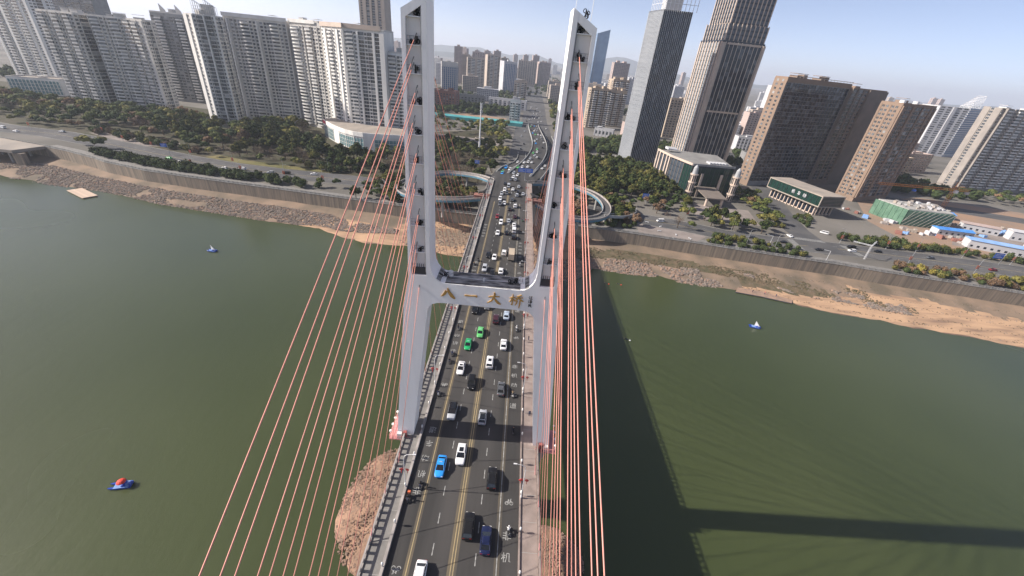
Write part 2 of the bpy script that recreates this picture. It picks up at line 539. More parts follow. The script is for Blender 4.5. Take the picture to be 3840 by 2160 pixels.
def stroke_shape(strokes, size, hw, flat=None, depth=0.2):
    """strokes as ribbons: flat z height on the ground (x, y), or standing in x-z with a depth"""
    m = MB()
    for si, st in enumerate(strokes):
        P = [Vector((p[0] - 0.5, p[1] - 0.5)) * size for p in st]
        W = [p[2] * size if len(p) > 2 else hw for p in st]
        L, Q = [], []
        for i, p in enumerate(P):
            dd = (P[min(i + 1, len(P) - 1)] - P[max(i - 1, 0)]).normalized()
            n = Vector((-dd.y, dd.x))
            L.append(p + n * W[i])
            Q.append(p - n * W[i])
        zz = 0.0005 * si
        if flat is not None:
            k = len(P)
            m.add([(a.x, a.y, flat + zz) for a in L] + [(a.x, a.y, flat + zz) for a in Q], [(k + i, k + i + 1, i + 1, i) for i in range(k - 1)])
        else:
            rings = [[(L[i].x, 0, L[i].y), (L[i].x, -depth - zz * 8, L[i].y), (Q[i].x, -depth - zz * 8, Q[i].y), (Q[i].x, 0, Q[i].y)] for i in range(len(P))]
            m.loft(rings)
    return m

for nm in ('fei', 'ji', 'dong', 'che', 'dao'):
    g = stroke_shape(GLYPH[nm], 1.55, 0.065, flat=0.0)
    me = g.mesh('painted_character', 'line_white')
    k = ['fei', 'ji', 'dong', 'che', 'dao'].index(nm)
    for base, sgn in ((44.0, 1), (84.3, 1), (124.6, 1), (164.9, 1)):
        ob('painted_character', me, bridge_road, (-8.45, base + 3.45 * k, DZ + 0.008), PI)
    for base in (80.3, 120.6, 160.9, 40.0 - 2.5):
        ob('painted_character', me, bridge_road, (8.4, base - 3.4 * k, DZ + 0.008), 0)
bk = stroke_shape(GLYPH['bike'], 1.5, 0.055, flat=0.0).mesh('painted_bicycle', 'line_white')
for x, y, rz in ((8.5, 43.5, 0), (-8.6, 30.9, PI), (-8.5, 71.3, PI), (8.5, 92.9, 0), (-8.5, 111.0, PI), (8.5, 133.0, 0)):
    ob('painted_bicycle', bk, bridge_road, (x, y, DZ + 0.008), rz)
# diamond and arrow marks towards the far end
ar = MB()
ar.add([(-.1, -1.6, 0), (.1, -1.6, 0), (.1, .5, 0), (.4, .5, 0), (0, 1.6, 0), (-.4, .5, 0), (-.1, .5, 0)], [(0, 1, 2, 6), (3, 4, 5), (2, 3, 5, 6)])
arm = ar.mesh('painted_arrow', 'line_white')
for x, y in ((1.8, 196), (5.2, 196), (1.8, 176), (1.8, 215), (5.2, 215), (1.8, 234)):
    ob('painted_arrow', arm, bridge_road, (x, y, DZ + 0.008), 0)
zb = stroke_shape([[(.1, .9), (.9, .9)], [(.1, .7), (.9, .7)], [(.1, .5), (.9, .5)], [(.5, .95), (.5, .05)], [(.1, .25), (.9, .25)], [(.1, .08), (.9, .08)]], 2.3, 0.09, flat=0.0).mesh('painted_sign', 'line_white')
for x, y in ((1.8, 204), (1.8, 189.5), (1.8, 182.5), (5.3, 186)):
    ob('painted_sign', zb, bridge_road, (x, y, DZ + 0.008), 0)

# balustrades: posts and rails
for s in (-1, 1):
    t = thing('balustrade', 'grey balustrade along the %s footway of the bridge' % ('upstream striped grey' if s < 0 else 'pinkish'), 'railing', (s * 13.75, 0, DZ + 0.12))
    r_ = MB()
    r_.box(-0.14, Y0, 1.0, 0.14, Y1 - 6, 1.16)
    ob('top_rail', r_.mesh('top_rail', 'rail_grey' if s < 0 else 'paving'), t)
    r_ = MB()
    r_.box(-0.10, Y0, 0.10, 0.10, Y1 - 6, 0.26)
    ob('bottom_rail', r_.mesh('bottom_rail', 'rail_grey' if s < 0 else 'paving'), t)
    p_ = MB()
    p_.box(-0.09, -0.24, 0.0, 0.09, 0.24, 0.998)
    pieces(t, 'post', p_, 'rail_grey' if s < 0 else 'paving', [((0, 29.0 + 1.3 * k, 0), 0) for k in range(0, 172)], 190)

# ================================================================ the pylon
PY0, PY1 = 56.0, 60.4
PX = 0.40
pyl = thing('bridge_pylon', 'tall white H-shaped bridge pylon with gold characters on its crossbeam', 'pylon', (PX, 0, 0))
def arc(cx, cz, r, a0, a1, n=7):
    return [(cx + r * math.cos(R(lerp(a0, a1, i / n))), cz + r * math.sin(R(lerp(a0, a1, i / n)))) for i in range(n + 1)]
XI, XO, XT = 8.55, 12.05, 11.55        # inner face, outer face at the beam, outer face at the top
half = [(12.65, 25.0), (9.15, 57.0)]
half += [(9.05, 57.9), (8.75, 58.6), (8.2, 59.1), (7.4, 59.42), (6.4, 59.5)]
# solid middle: beam, leg roots and lower legs in one outline
outline = []
right_low = [(15.95, 25.0), (12.95, 59.5), (XO + 0.05, 63.8), (XO, 64.4), (XO - 0.5, 64.4), (9.15, 64.4), (9.15, 66.6), (XI, 66.6), (8.42, 65.5), (8.05, 64.6), (7.5, 63.9), (6.8, 63.45), (6.0, 63.3)]
left_low = [(-x, z) for x, z in reversed(right_low)]
bottom_left = [(-x, z) for x, z in half]
bottom_right = list(reversed(half))
outline = right_low + left_low + bottom_left + bottom_right
cb = MB()
cb.xz(outline, PY0, PY1)
ob('crossbeam_and_legs', cb.mesh('crossbeam_and_legs', 'white_concrete'), pyl)
dt = MB()
dt.box(-7.0, PY0 + 0.12, 63.303, 7.0, PY1 - 0.12, 63.33)
dt.add([(6.9, PY0 + .1, 63.53), (7.55, PY0 + .1, 63.99), (7.55, PY1 - .1, 63.99), (6.9, PY1 - .1, 63.53)], [(0, 1, 2, 3)])
dt.add([(-6.9, PY0 + .1, 63.53), (-7.55, PY0 + .1, 63.99), (-7.55, PY1 - .1, 63.99), (-6.9, PY1 - .1, 63.53)], [(3, 2, 1, 0)])
ob('beam_top_dirt', dt.mesh('beam_top_dirt', 'beam_dirt'), pyl, label='blackened grime on top of the crossbeam')
SHELF = [99.0, 96.1, 93.0, 89.4, 85.7, 81.9, 77.4, 72.7, 68.3]
ZTI, ZTO = 101.5, 99.75
def xo(z):
    return lerp(XO, XT, (z - 64.4) / (ZTO - 64.4))
def jack_shape(k):
    g = random.Random(k)
    m = MB()
    for q in range(4):
        c = Vector((g.uniform(-0.35, 0.35), g.uniform(-0.5, 0.1), 0.25 + q * 0.24))
        rr = g.uniform(0.22, 0.34)
        ring = [(c.x + rr * math.cos(a * PI / 5), c.y + g.uniform(-.03, .03), c.z + rr * math.sin(a * PI / 5)) for a in range(11)]
        m.tube(ring, g.uniform(0.07, 0.12), 5)
    m.tube([(-0.1, 0, 0), (-0.1, 0, 1.1)], 0.09, 6)
    m.tube([(0.2, -0.2, 0), (0.25, 0, 1.2)], 0.05, 5)
    return m
jacks = [jack_shape(k).mesh('cable_jack', 'anchor_black') for k in range(4)]
for s in (-1, 1):
    lg = MB()
    def q(pts):
        return [(s * x, z) for x, z in pts]
    lg.xz(q([(XI, 66.602), (9.15, 66.602), (9.15, 101.15), (XI, ZTI)]), PY0, PY1)
    lg.xz(q([(xo(64.4) - 0.5, 64.402), (xo(64.4), 64.402), (XT, ZTO), (XT - 0.5, ZTO + 0.29)]), PY0 + .002, PY1 - .002)
    lg.xz(q([(9.152, 100.2), (XT - 0.502, 98.95), (XT - 0.502, 100.04), (9.152, 101.15)]), PY0 + .004, PY1 - .004)
    lgo = ob('upper_leg', lg.mesh('upper_leg', 'white_concrete'), pyl)
    wb = MB()
    wb.xz(q([(9.151, 64.402), (xo(64.4) - 0.501, 64.402), (XT - 0.501, 99.1), (9.151, 100.25)]), PY0 + 0.62, PY1 - 0.62)
    ob('recess_wall', wb.mesh('recess_wall', 'recess_paint'), lgo)
    gr = MB()
    for xx in (9.35, ):
        gr.tube([(s * xx, PY0 + 0.5, 65), (s * xx, PY0 + 0.5, 99.5)], 0.035, 4)
    gr.tube([(s * 9.22, PY0 + 0.1, 65), (s * 9.22, PY0 + 0.1, 100)], 0.05, 4)
    ob('ladder_rail', gr.mesh('ladder_rail', 'grey_metal'), lgo)
    for i, z in enumerate(SHELF):
        sh = MB()
        x1 = xo(z) - 0.51
        sh.box(min(s * 9.16, s * x1), PY0 + 0.15, z, max(s * 9.16, s * x1), PY0 + 0.615, z + 0.10)
        so = ob('shelf', sh.mesh('shelf', 'white_concrete'), lgo)
        rl = MB()
        for zz in (0.55, 1.0):
            rl.tube([(s * 9.2, PY0 + 0.5, z + zz), (s * x1, PY0 + 0.5, z + zz)], 0.022, 4)
        for xx in (9.6, 10.2, 10.7):
            rl.tube([(s * xx, PY0 + 0.5, z + .1), (s * xx, PY0 + 0.5, z + 1.0)], 0.02, 4)
        ob('handrail', rl.mesh('handrail', 'grey_metal'), so)
        ob('cable_jack', jacks[(i + (s > 0)) % 4], so, (s * (9.75 + 0.35 * ((i * 7) % 3) / 2), PY0 + 0.42, z + 0.1), rz=i * 0.9, sc_=0.72)
        if i % 2:
            ob('cable_jack', jacks[(i + 2) % 4], so, (s * (10.5), PY0 + 0.42, z + 0.1), rz=i * 0.5, sc_=0.45)
    # bottom cage of the recess
    cg = MB()
    for k in range(7):
        cg.tube([(s * (9.3 + 0.33 * k), PY0 + 0.35, 64.42), (s * (9.3 + 0.33 * k), PY0 + 0.35, 66.3)], 0.045, 4)
    cg.box(min(s * 9.3, s * 11.3), PY0 + 0.3, 64.43, max(s * 9.3, s * 11.3), PY0 + 0.6, 65.6)
    ob('access_cage', cg.mesh('access_cage', 'dark_metal'), lgo)
    # the leg under the deck leans back in to the pier
    ll = MB()
    ll.xz(q([(12.66, 24.998), (15.9, 24.998), (14.6, 21.0), (11.0, -3), (6.0, -3), (11.6, 21.0)]), PY0 + 0.15, PY1 - 0.15)
    ob('lower_leg', ll.mesh('lower_leg', 'concrete'), pyl)
    # maintenance platform with pink railing round the foot of the leg
    pf = MB()
    pf.box(min(s * 12.9, s * 17.3), PY0 - 1.0, 25.4, max(s * 12.9, s * 17.3), PY0 - 0.01, 25.55)
    pf.box(min(s * 16.05, s * 17.3), PY0 - 0.005, 25.4, max(s * 16.05, s * 17.3), PY1 + 0.6, 25.55)
    po = ob('platform', pf.mesh('platform', 'pink_paint'), pyl)
    rl = MB()
    for zz in (26.0, 26.5):
        rl.tube([(s * 12.9, PY0 - 0.95, zz), (s * 17.25, PY0 - 0.95, zz), (s * 17.25, PY1 + 0.55, zz)], 0.05, 5)
    for k in range(8):
        rl.tube([(s * (12.95 + 0.61 * k), PY0 - 0.95, 25.5), (s * (12.95 + 0.61 * k), PY0 - 0.95, 26.5)], 0.04, 4)
    for k in range(9):
        rl.tube([(s * 17.25, PY0 - 0.9 + 0.7 * k, 25.5), (s * 17.25, PY0 - 0.9 + 0.7 * k, 26.5)], 0.04, 4)
    ob('platform_railing', rl.mesh('platform_railing', 'pink_paint'), po)
    bx = MB()
    bx.box(-0.5, -0.35, 0, 0.5, 0.35, 1.5)
    ob('equipment_box', bx.mesh('equipment_box', 'white_metal'), po, (s * 15.2, PY0 - 0.5, 25.56))
    bx = MB()
    bx.box(-0.35, -0.3, 0, 0.35, 0.3, 1.9)
    ob('equipment_box', bx.mesh('equipment_box', 'rust_red'), po, (s * 14.1, PY0 - 0.45, 25.56))
    for k in range(4):
        fl = MB()
        fl.tube([(0, 0, 0), (0, 0, 1.7)], 0.035, 5)
        fl.ball((0, 0, 1.75), 0.28, 8)
        ob('flood_lamp', fl.mesh('flood_lamp', ['lamp_glass']), po, (s * 17.1, PY0 - 0.4 + 1.7 * k, 25.56))
# lamps and clutter on the beam
for x in (-5.6, 6.1):
    fl = MB()
    fl.tube([(0, 0, 0), (0, 0, 0.5)], 0.42, 10)
    fl.tube([(0, 0, 0.5), (0, 0, 0.95), (0, 0, 1.1)], [0.42, 0.40, 0.2], 10)
    ob('flood_lamp', fl.mesh('flood_lamp', 'white_metal', True), pyl, (x, PY0 + 2.6, 63.33))
    cl = jack_shape(int(x * 10) + 90)
    cl.join(jack_shape(77), (0.9, 0.4, -0.2))
    cl.join(jack_shape(78), (-1.0, -0.3, -0.3))
    ob('spare_parts', cl.mesh('spare_parts', 'anchor_black'), pyl, (x - 0.9, PY0 + 2.4, 63.33), sc_=0.7)
cb_ = MB()
cb_.tube([(-5.2, PY0 + 2.2, 63.6), (0, PY0 + 2.0, 63.5), (5.4, PY0 + 2.3, 63.55)], 0.05, 5)
cb_.tube([(0.05, PY0 + 2.0, 63.33), (0.05, PY0 + 2.0, 63.9)], 0.16, 8)
ob('beam_wire', cb_.mesh('beam_wire', 'white_metal'), pyl)
tp = MB()
tp.ball((-8.9, 57.2, 101.7), 0.2, 8)
ob('warning_lamp', tp.mesh('warning_lamp', 'white_metal'), pyl)
for x in (8.9, 10.9, -9.0):
    tp = MB()
    tp.tube([(x, 58, 100.5), (x, 58, 108)], 0.035, 4)
    ob('aerial', tp.mesh('aerial', 'white_metal'), pyl)
jk = jack_shape(5)
ob('cable_jack', jk.mesh('cable_jack', 'anchor_black'), pyl, (10.2, 57.6, 100.75), sc_=0.7)
# the written name of the bridge in gilt strokes, and the small black signature
BA = [[(.40, .74, .09), (.30, .52, .10), (.16, .34, .07), (.02, .24, .02)], [(.48, .96, .04), (.60, .62, .10), (.78, .36, .13), (1.02, .12, .05)]]
YI = [[(-.02, .46, .045), (.08, .50, .065), (.5, .49, .05), (.86, .52, .06), (1.0, .50, .11), (1.06, .44, .03)]]
DA = [[(.06, .56, .03), (.2, .60, .055), (.6, .66, .045), (.92, .68, .05)], [(.50, 1.02, .03), (.54, .86, .09), (.50, .58, .07), (.32, .24, .06), (-.02, .0, .02)], [(.50, .56, .03), (.66, .30, .08), (.84, .10, .10), (1.06, -.02, .04)]]
QI = [[(.0, .66, .03), (.22, .72, .05), (.46, .76, .04)], [(.24, 1.02, .04), (.25, .7, .055), (.23, .02, .05), (.14, .10, .03)], [(.22, .66, .05), (.02, .28, .03)], [(.28, .58, .03), (.44, .44, .06)],
      [(.94, 1.0, .05), (.72, .90, .045), (.52, .84, .02)], [(.44, .66, .03), (.7, .72, .05), (1.04, .78, .04)], [(.74, .90, .05), (.64, .62, .05), (.42, .38, .02)], [(.74, .70, .03), (.92, .54, .07), (1.12, .44, .04)],
      [(.60, .46, .05), (.58, .24, .05), (.48, .02, .02)], [(.84, .48, .05), (.85, .2, .055), (.80, -.22, .03)]]
for nm, x, st, sz in (('ba', -5.65, BA, 2.3), ('yi', -1.85, YI, 1.95), ('da', 2.0, DA, 2.1), ('qiao', 5.6, QI, 2.05)):
    ob('gilt_character', stroke_shape(st, sz, 0.1, depth=0.13).mesh('gilt_character', 'gold'), pyl, (x, PY0 - 0.003, 61.45))
JI = [[(.08, .9), (.22, .8)], [(.02, .62), (.16, .52)], [(.05, .1), (.25, .4)], [(.4, .82), (.9, .86)], [(.65, .84), (.65, .15)], [(.3, .12), (.98, .16)]]
ZE = [[(.08, .9), (.22, .8)], [(.02, .62), (.16, .52)], [(.05, .1), (.25, .4)], [(.4, .9), (.85, .92), (.5, .55)], [(.45, .8), (.95, .5)], [(.35, .4), (.95, .44)], [(.4, .22), (.9, .26)], [(.65, .55), (.65, -.05)]]
MI = [[(.2, .9), (.75, .92), (.75, .62), (.2, .6)], [(.2, .9), (.18, .05), (.4, .2)], [(.15, .4), (.9, .44)], [(.5, .62), (.7, .2), (1.0, .02)]]
for k, st in enumerate((JI, ZE, MI)):
    ob('signature_character', stroke_shape(st, 0.66, 0.04, depth=0.06).mesh('signature_character', 'black_ink'), pyl, (8.0, PY0 - 0.003, 62.15 - 0.75 * k))

# ================================================================ stay cables
ORD = ['highest', 'second', 'third', 'fourth', 'fifth', 'sixth', 'seventh', 'eighth', 'ninth', 'tenth', 'eleventh', 'twelfth', 'thirteenth', 'fourteenth', 'fifteenth', 'sixteenth', 'seventeenth']
TOPS = [98.0, 95.5, 94.9, 92.4, 91.8, 88.9, 88.3, 85.2, 84.6, 81.2, 80.4, 76.6, 75.9, 71.8, 70.7, 66.0]
for s in (-1, 1):
    for sy in (-1, 1):
        for k, zt in enumerate(TOPS):
            lev = (k + 1) // 2
            xt = PX + s * ((9.85 if lev % 2 == 0 else 10.25) + (98 - zt) * 0.008)
            if k == 15:
                a = Vector((PX + s * 10.3, (PY0 if sy < 0 else PY1), 62.6))
            else:
                a = Vector((xt, (PY0 + PY1) / 2 + sy * 0.62, zt))
            off = (119.2 - 7.35 * k)
            b = Vector((s * 13.75 if k < 15 else s * 13.3, (PY0 + PY1) / 2 + sy * off, DZ + 0.3))
            lab = '%s pink stay cable on the %s leg, running %s' % (ORD[k] + (' highest' if k else ''), 'sunlit' if s > 0 else 'river-side', 'towards the viewer' if sy < 0 else 'towards the city')
            dirv = (b - a).normalized()
            c1 = a + dirv * (2.6 if k < 15 else 0.5)
            t = thing('stay_cable', lab, 'cable', tuple(a), 0, 'stay cables of the bridge')
            cbm = MB()
            n = 1
            cbm.tube([c1 - a, b - a], 0.052, 8)
            ob('cable_sheath', cbm.mesh('cable_sheath', 'cable_red', True), t)
            sl = MB()
            sl.tube([(0, 0, 0), c1 - a + dirv * 0.3], 0.045, 6)
            ob('end_rod', sl.mesh('end_rod', 'dark_metal'), t)
            sk = MB()
            sk.tube([b - a - dirv * 2.2, b - a], 0.09, 8)
            ob('anchor_pipe', sk.mesh('anchor_pipe', 'pink_paint'), t)

# ================================================================ banks, flood wall, ground
GZ = 12.0
mat('wet_sand', (0.15, 0.10, 0.07), 0.6, spec=0.4, c2=(0.20, 0.13, 0.09), scale=0.2)
mat('sand', (0.47, 0.305, 0.19), 0.95, c2=(0.225, 0.15, 0.105), scale=0.16, detail=10, bump=0.8, bscale=0.8, stretch=(0.3, 1.8, 1), ramp=(0.42, 0.74))
mat('mud_bank', (0.27, 0.195, 0.14), 0.95, c2=(0.14, 0.115, 0.085), scale=0.07, detail=8, bump=0.6, bscale=0.8)
mat('scrub', (0.085, 0.078, 0.045), 0.95, c2=(0.155, 0.115, 0.075), scale=0.3, detail=8, bump=0.8, bscale=1.2)
mat('rock_grey', (0.15, 0.125, 0.108), 0.9, var=0.3, scale=0.6, c2=(0.26, 0.215, 0.18), detail=3)
mat('rock_tan', (0.34, 0.225, 0.165), 0.9, c2=(0.24, 0.175, 0.135), scale=0.7, detail=3)
mat('wall_stain', (0.29, 0.235, 0.18), 0.9, c2=(0.135, 0.12, 0.10), scale=0.35, detail=8, stretch=(3, 3, 0.12), ramp=(0.33, 0.72), wpos=True)
mat('wall_top', (0.30, 0.295, 0.28), 0.85, c2=(0.20, 0.195, 0.185), scale=0.3)
mat('town_ground', (0.115, 0.108, 0.094), 0.95, c2=(0.19, 0.175, 0.155), scale=0.02, detail=9)
mat('park_soil', (0.075, 0.062, 0.04), 0.95, c2=(0.05, 0.052, 0.026), scale=0.08, detail=8)
mat('lawn', (0.13, 0.125, 0.045), 0.95, c2=(0.19, 0.16, 0.07), scale=0.12, detail=7)
mat('bare_earth', (0.33, 0.215, 0.145), 0.95, c2=(0.26, 0.195, 0.15), scale=0.05, detail=8)
mat('hill_green', (0.045, 0.055, 0.045), 1.0, c2=(0.065, 0.075, 0.055), scale=0.004)

WALL = [(-420, 300), (-329, 280), (-307, 274), (-279, 264), (-267, 258.5), (-234, 249.5), (-202, 245), (-167, 241.5), (-131, 238), (-95, 234), (-60, 230.5), (-15, 228.5), (41, 227), (78, 223), (110, 218), (140, 213), (168, 209), (189, 206.5), (210, 202), (242, 197), (277, 191), (340, 181), (420, 168), (700, 120), (1500, -60)]
WATER = [(-420, 262), (-325, 244), (-292, 238), (-255, 236), (-234, 232), (-211, 225), (-189, 222), (-155, 217), (-132, 214), (-108, 212), (-97, 205), (-89, 201), (-76, 198), (-51, 198), (-35, 193), (-19, 190), (0, 186), (18, 182), (30, 177.5), (39, 177), (46, 184), (50, 194), (69, 192), (87, 192), (99, 187), (115, 186), (136, 183), (149, 179), (153, 174), (168, 168), (188, 166), (197, 162), (221, 159), (244, 153), (300, 140), (420, 112), (700, 60), (1500, -120)]

def resample(pts, n):
    P = [Vector(p) for p in pts]
    acc = [0]
    for i in range(len(P) - 1):
        acc.append(acc[-1] + (P[i + 1] - P[i]).length)
    out = []
    for k in range(n):
        t = acc[-1] * k / (n - 1)
        i = max(j for j in range(len(acc)) if acc[j] <= t + 1e-6)
        i = min(i, len(P) - 2)
        out.append(P[i].lerp(P[i + 1], (t - acc[i]) / max(1e-6, acc[i + 1] - acc[i])))
    return out

def at_x(pts, x):
    for i in range(len(pts) - 1):
        if pts[i][0] <= x <= pts[i + 1][0]:
            t = (x - pts[i][0]) / (pts[i + 1][0] - pts[i][0])
            return lerp(pts[i][1], pts[i + 1][1], t)
    return pts[-1][1] if x > pts[-1][0] else pts[0][1]

from mathutils import noise as mnoise
def fnoise(x, y, s=0.06, o=4):
    return mnoise.fractal(Vector((x * s, y * s, 3.7)), 1.0, 2.0, o)
def bank_z(x, t):
    """height of the bank at x, t = 0 at the water's edge, 1 at the wall's foot"""
    y = lerp(at_x(WATER, x), at_x(WALL, x), t)
    z = -0.7 + 5.9 * (t ** 0.85) if t > 0 else -0.7
    return z + 0.55 * fnoise(x, y, 0.07) * min(1, t * 5) * (1 - t * 0.6)
xs = [-420 + 2.5 * k for k in range(int((330 + 420) / 2.5) + 1)] + [350, 380, 420, 500, 600, 700, 1000, 1500]
ts = [-0.25, 0.0] + [0.05 * k for k in range(1, 21)]
bk_ = MB()
vs, fs = [], []
for x in xs:
    yw, yf = at_x(WATER, x), at_x(WALL, x)
    for t in ts:
        y = lerp(yw, yf, t) + (1.2 * fnoise(x, 5, 0.15) if t <= 0.2 else 0) + (0.3 if t >= 1 else 0)
        vs.append((x, y, -4.0 if t < 0 else bank_z(x, t)))
nt_ = len(ts)
mi_ = []
for i in range(len(xs) - 1):
    for j in range(nt_ - 1):
        fs.append((i * nt_ + j, (i + 1) * nt_ + j, (i + 1) * nt_ + j + 1, i * nt_ + j + 1))
bk_.add(vs, fs, 0)
# what lies where on the bank: sand low down on the right, muddy earth and scrub on the left and higher up
def bank_mat(x, t):
    n = fnoise(x, t * 30, 0.06)
    if t < 0.09 + 0.05 * n:
        return 3
    if x < -120:
        return 1
    if x < -60:
        return 0 if t < 0.55 + 0.3 * n else 1
    if x < 40:
        return 0 if n > -0.15 or t < 0.3 else 1
    if x < 130:
        return 1 if t > 0.75 + 0.2 * n or t < 0.3 else (2 if 0.48 + .1 * n < t < 0.75 else 1)
    if x < 190:
        lim = lerp(0.2, 0.5, (x - 130) / 60)
        return 0 if t < lim + 0.1 * n else (2 if t < 0.6 + .15 * n and x < 175 else 1)
    return 0 if t < 0.72 + 0.18 * n else 1
k = 0
for i in range(len(xs) - 1):
    for j in range(nt_ - 1):
        bk_.m[k] = bank_mat(xs[i], max(0, (ts[j] + ts[j + 1]) / 2))
        k += 1
ob('river_bank', bk_.mesh('river_bank', ['sand', 'mud_bank', 'scrub', 'wet_sand'], True), kind='structure')

def rock_shape(g, mi=0):
    m = MB()
    n = 6
    sq = (g.uniform(.8, 1.3), g.uniform(.7, 1.1), g.uniform(.5, .85))
    for th in ():
        pass
    rings = []
    for i in (1, 2, 3):
        th = PI * i / 4
        rings.append([(sq[0] * math.sin(th) * math.cos(2 * PI * q / n + i * .3) * g.uniform(.75, 1.15), sq[1] * math.sin(th) * math.sin(2 * PI * q / n + i * .3) * g.uniform(.75, 1.15), -sq[2] * math.cos(th) * g.uniform(.8, 1.1)) for q in range(n)])
    m.loft(rings)
    return m
rocks = [rock_shape(random.Random(k)) for k in range(10)]
def riprap(name, pts_fn, count, seed, mats, label_kind='stuff'):
    g = random.Random(seed)
    m = MB()
    for _ in range(count):
        x, y, z, s, mi = pts_fn(g)
        m.join(g.choice(rocks), (x, y, z), g.uniform(0, 6.28), mi, s)
    o = ob(name, m.mesh(name, mats), kind='stuff')
    return o
def left_rocks(g):
    while True:
        x = g.uniform(-345, -62)
        hi = 0.66 if x < -120 else lerp(0.66, 0.5, (x + 120) / 58)
        lo = 0.02 if x < -135 else lerp(0.02, 0.42, min(1, (x + 135) / 70))
        t = g.uniform(lo, hi + 0.05)
        if fnoise(x, t * 40, 0.05) > -0.45:
            break
    y = lerp(at_x(WATER, x), at_x(WALL, x), t)
    return x, y, bank_z(x, t) + 0.08, g.uniform(0.28, 0.72), (0 if g.random() < 0.8 else 1)
tag(riprap('riprap', left_rocks, 8500, 3, ['rock_grey', 'rock_tan']), 'grey riprap boulders along the far bank below the park', 'rocks')
def right_rocks(g):
    while True:
        x = g.uniform(14, 210)
        if x < 52:
            t = g.uniform(0.0, 0.45)
        elif x < 100:
            t = g.uniform(0.03, 0.42)
        elif x < 130:
            t = g.uniform(0.02, 0.5)
        else:
            c = 0.45
            t = g.uniform(0.35, 0.6)
        if fnoise(x, t * 40, 0.06) > (-0.35 if x < 110 else 0.0):
            break
    y = lerp(at_x(WATER, x), at_x(WALL, x), t)
    return x, y, bank_z(x, t) + 0.1, g.uniform(0.3, 0.85), (0 if g.random() < (0.5 if x < 100 else 0.8) else 1)
tag(riprap('riprap', right_rocks, 3800, 4, ['rock_grey', 'rock_tan']), 'tan and grey riprap boulders on the bank right of the bridge', 'rocks')
def under_rocks(g):
    x = g.uniform(-58, 20)
    t = abs(g.gauss(0.5, 0.22))
    while not 0.12 < t < 0.95:
        t = abs(g.gauss(0.5, 0.22))
    y = lerp(at_x(WATER, x), at_x(WALL, x), t)
    return x, y, bank_z(x, t) + 0.05, g.uniform(0.2, 0.6), (0 if g.random() < 0.4 else 1)
tag(riprap('rubble', under_rocks, 1100, 5, ['rock_grey', 'rock_tan']), 'scattered rubble on the sand below the bridge', 'rocks')
def scrub_clumps(g):
    while True:
        x = g.uniform(40, 215)
        t = g.uniform(0.4, 0.72)
        if fnoise(x, t * 50, 0.08) > 0.0:
            break
    y = lerp(at_x(WATER, x), at_x(WALL, x), t)
    return x, y, bank_z(x, t), g.uniform(0.25, 0.7), 0
tag(riprap('undergrowth', scrub_clumps, 1500, 6, ['scrub']), 'dry brown scrub on the upper bank right of the bridge', 'undergrowth')

mat('sand_red', (0.33, 0.205, 0.14), 0.95, c2=(0.23, 0.15, 0.105), scale=0.4, detail=8, bump=0.7, bscale=2)
mat('rock_red', (0.30, 0.195, 0.14), 0.9, c2=(0.19, 0.13, 0.10), scale=0.7)
# rocky islands at the pylon's feet
def island(name, cx, cy, rx, ry, h, mats, seed, nrock, label, rockmats):
    g = random.Random(seed)
    m = MB()
    rings = []
    n = 40
    for r in (1.15, 1.0, 0.85, 0.65, 0.4, 0.15):
        ring = []
        for q in range(n):
            a = 2 * PI * q / n
            rr = r * (1 + 0.13 * fnoise(math.cos(a) * 3 + seed, math.sin(a) * 3, 0.6))
            x, y = cx + rx * rr * math.cos(a), cy + ry * rr * math.sin(a)
            z = -1.5 if r > 1.1 else h * (1 - r ** 2) + 0.05 + 0.35 * fnoise(x, y, 0.3)
            ring.append((x, y, z))
        rings.append(ring)
    m.loft(rings)
    o = ob(name, m.mesh(name, mats[0], True), kind='structure')
    k = MB()
    for _ in range(nrock):
        a = g.uniform(0, 2 * PI)
        r = math.sqrt(g.random()) * 1.02
        x, y = cx + rx * r * math.cos(a), cy + ry * r * math.sin(a)
        k.join(g.choice(rocks), (x, y, h * (1 - r * r) + 0.05), g.uniform(0, 6.3), g.randrange(2), g.uniform(0.07, 0.27) * (1.3 if r > 0.85 else 1))
    q = ob('rubble', k.mesh('rubble', rockmats), kind='stuff')
    tag(q, label, 'rocks')
island('river_island', -19.5, 56.5, 10.5, 15.5, 2.6, ['sand_red'], 2, 3600, 'reddish rubble covering the islet left of the bridge deck', ['rock_red', 'rock_tan'])
island('river_island', 18.0, 46.5, 9.0, 8.0, 1.9, ['sand_red'], 9, 1900, 'pale rubble of the islet half in the bridge shadow', ['rock_tan', 'rock_tan'])

# ground of the city: one sheet behind the flood wall, out to the horizon
gpts = [(x, y) for x, y in WALL] + [(16000, -1500), (16000, 20000), (-16000, 20000), (-16000, 2500), (-1200, 420)]
gm = MB()
gm.poly([(x, y + (0.9 if i < len(WALL) else 0)) for i, (x, y) in enumerate(gpts)], GZ - 0.3, GZ)
ob('ground', gm.mesh('ground', 'town_ground'), kind='structure')

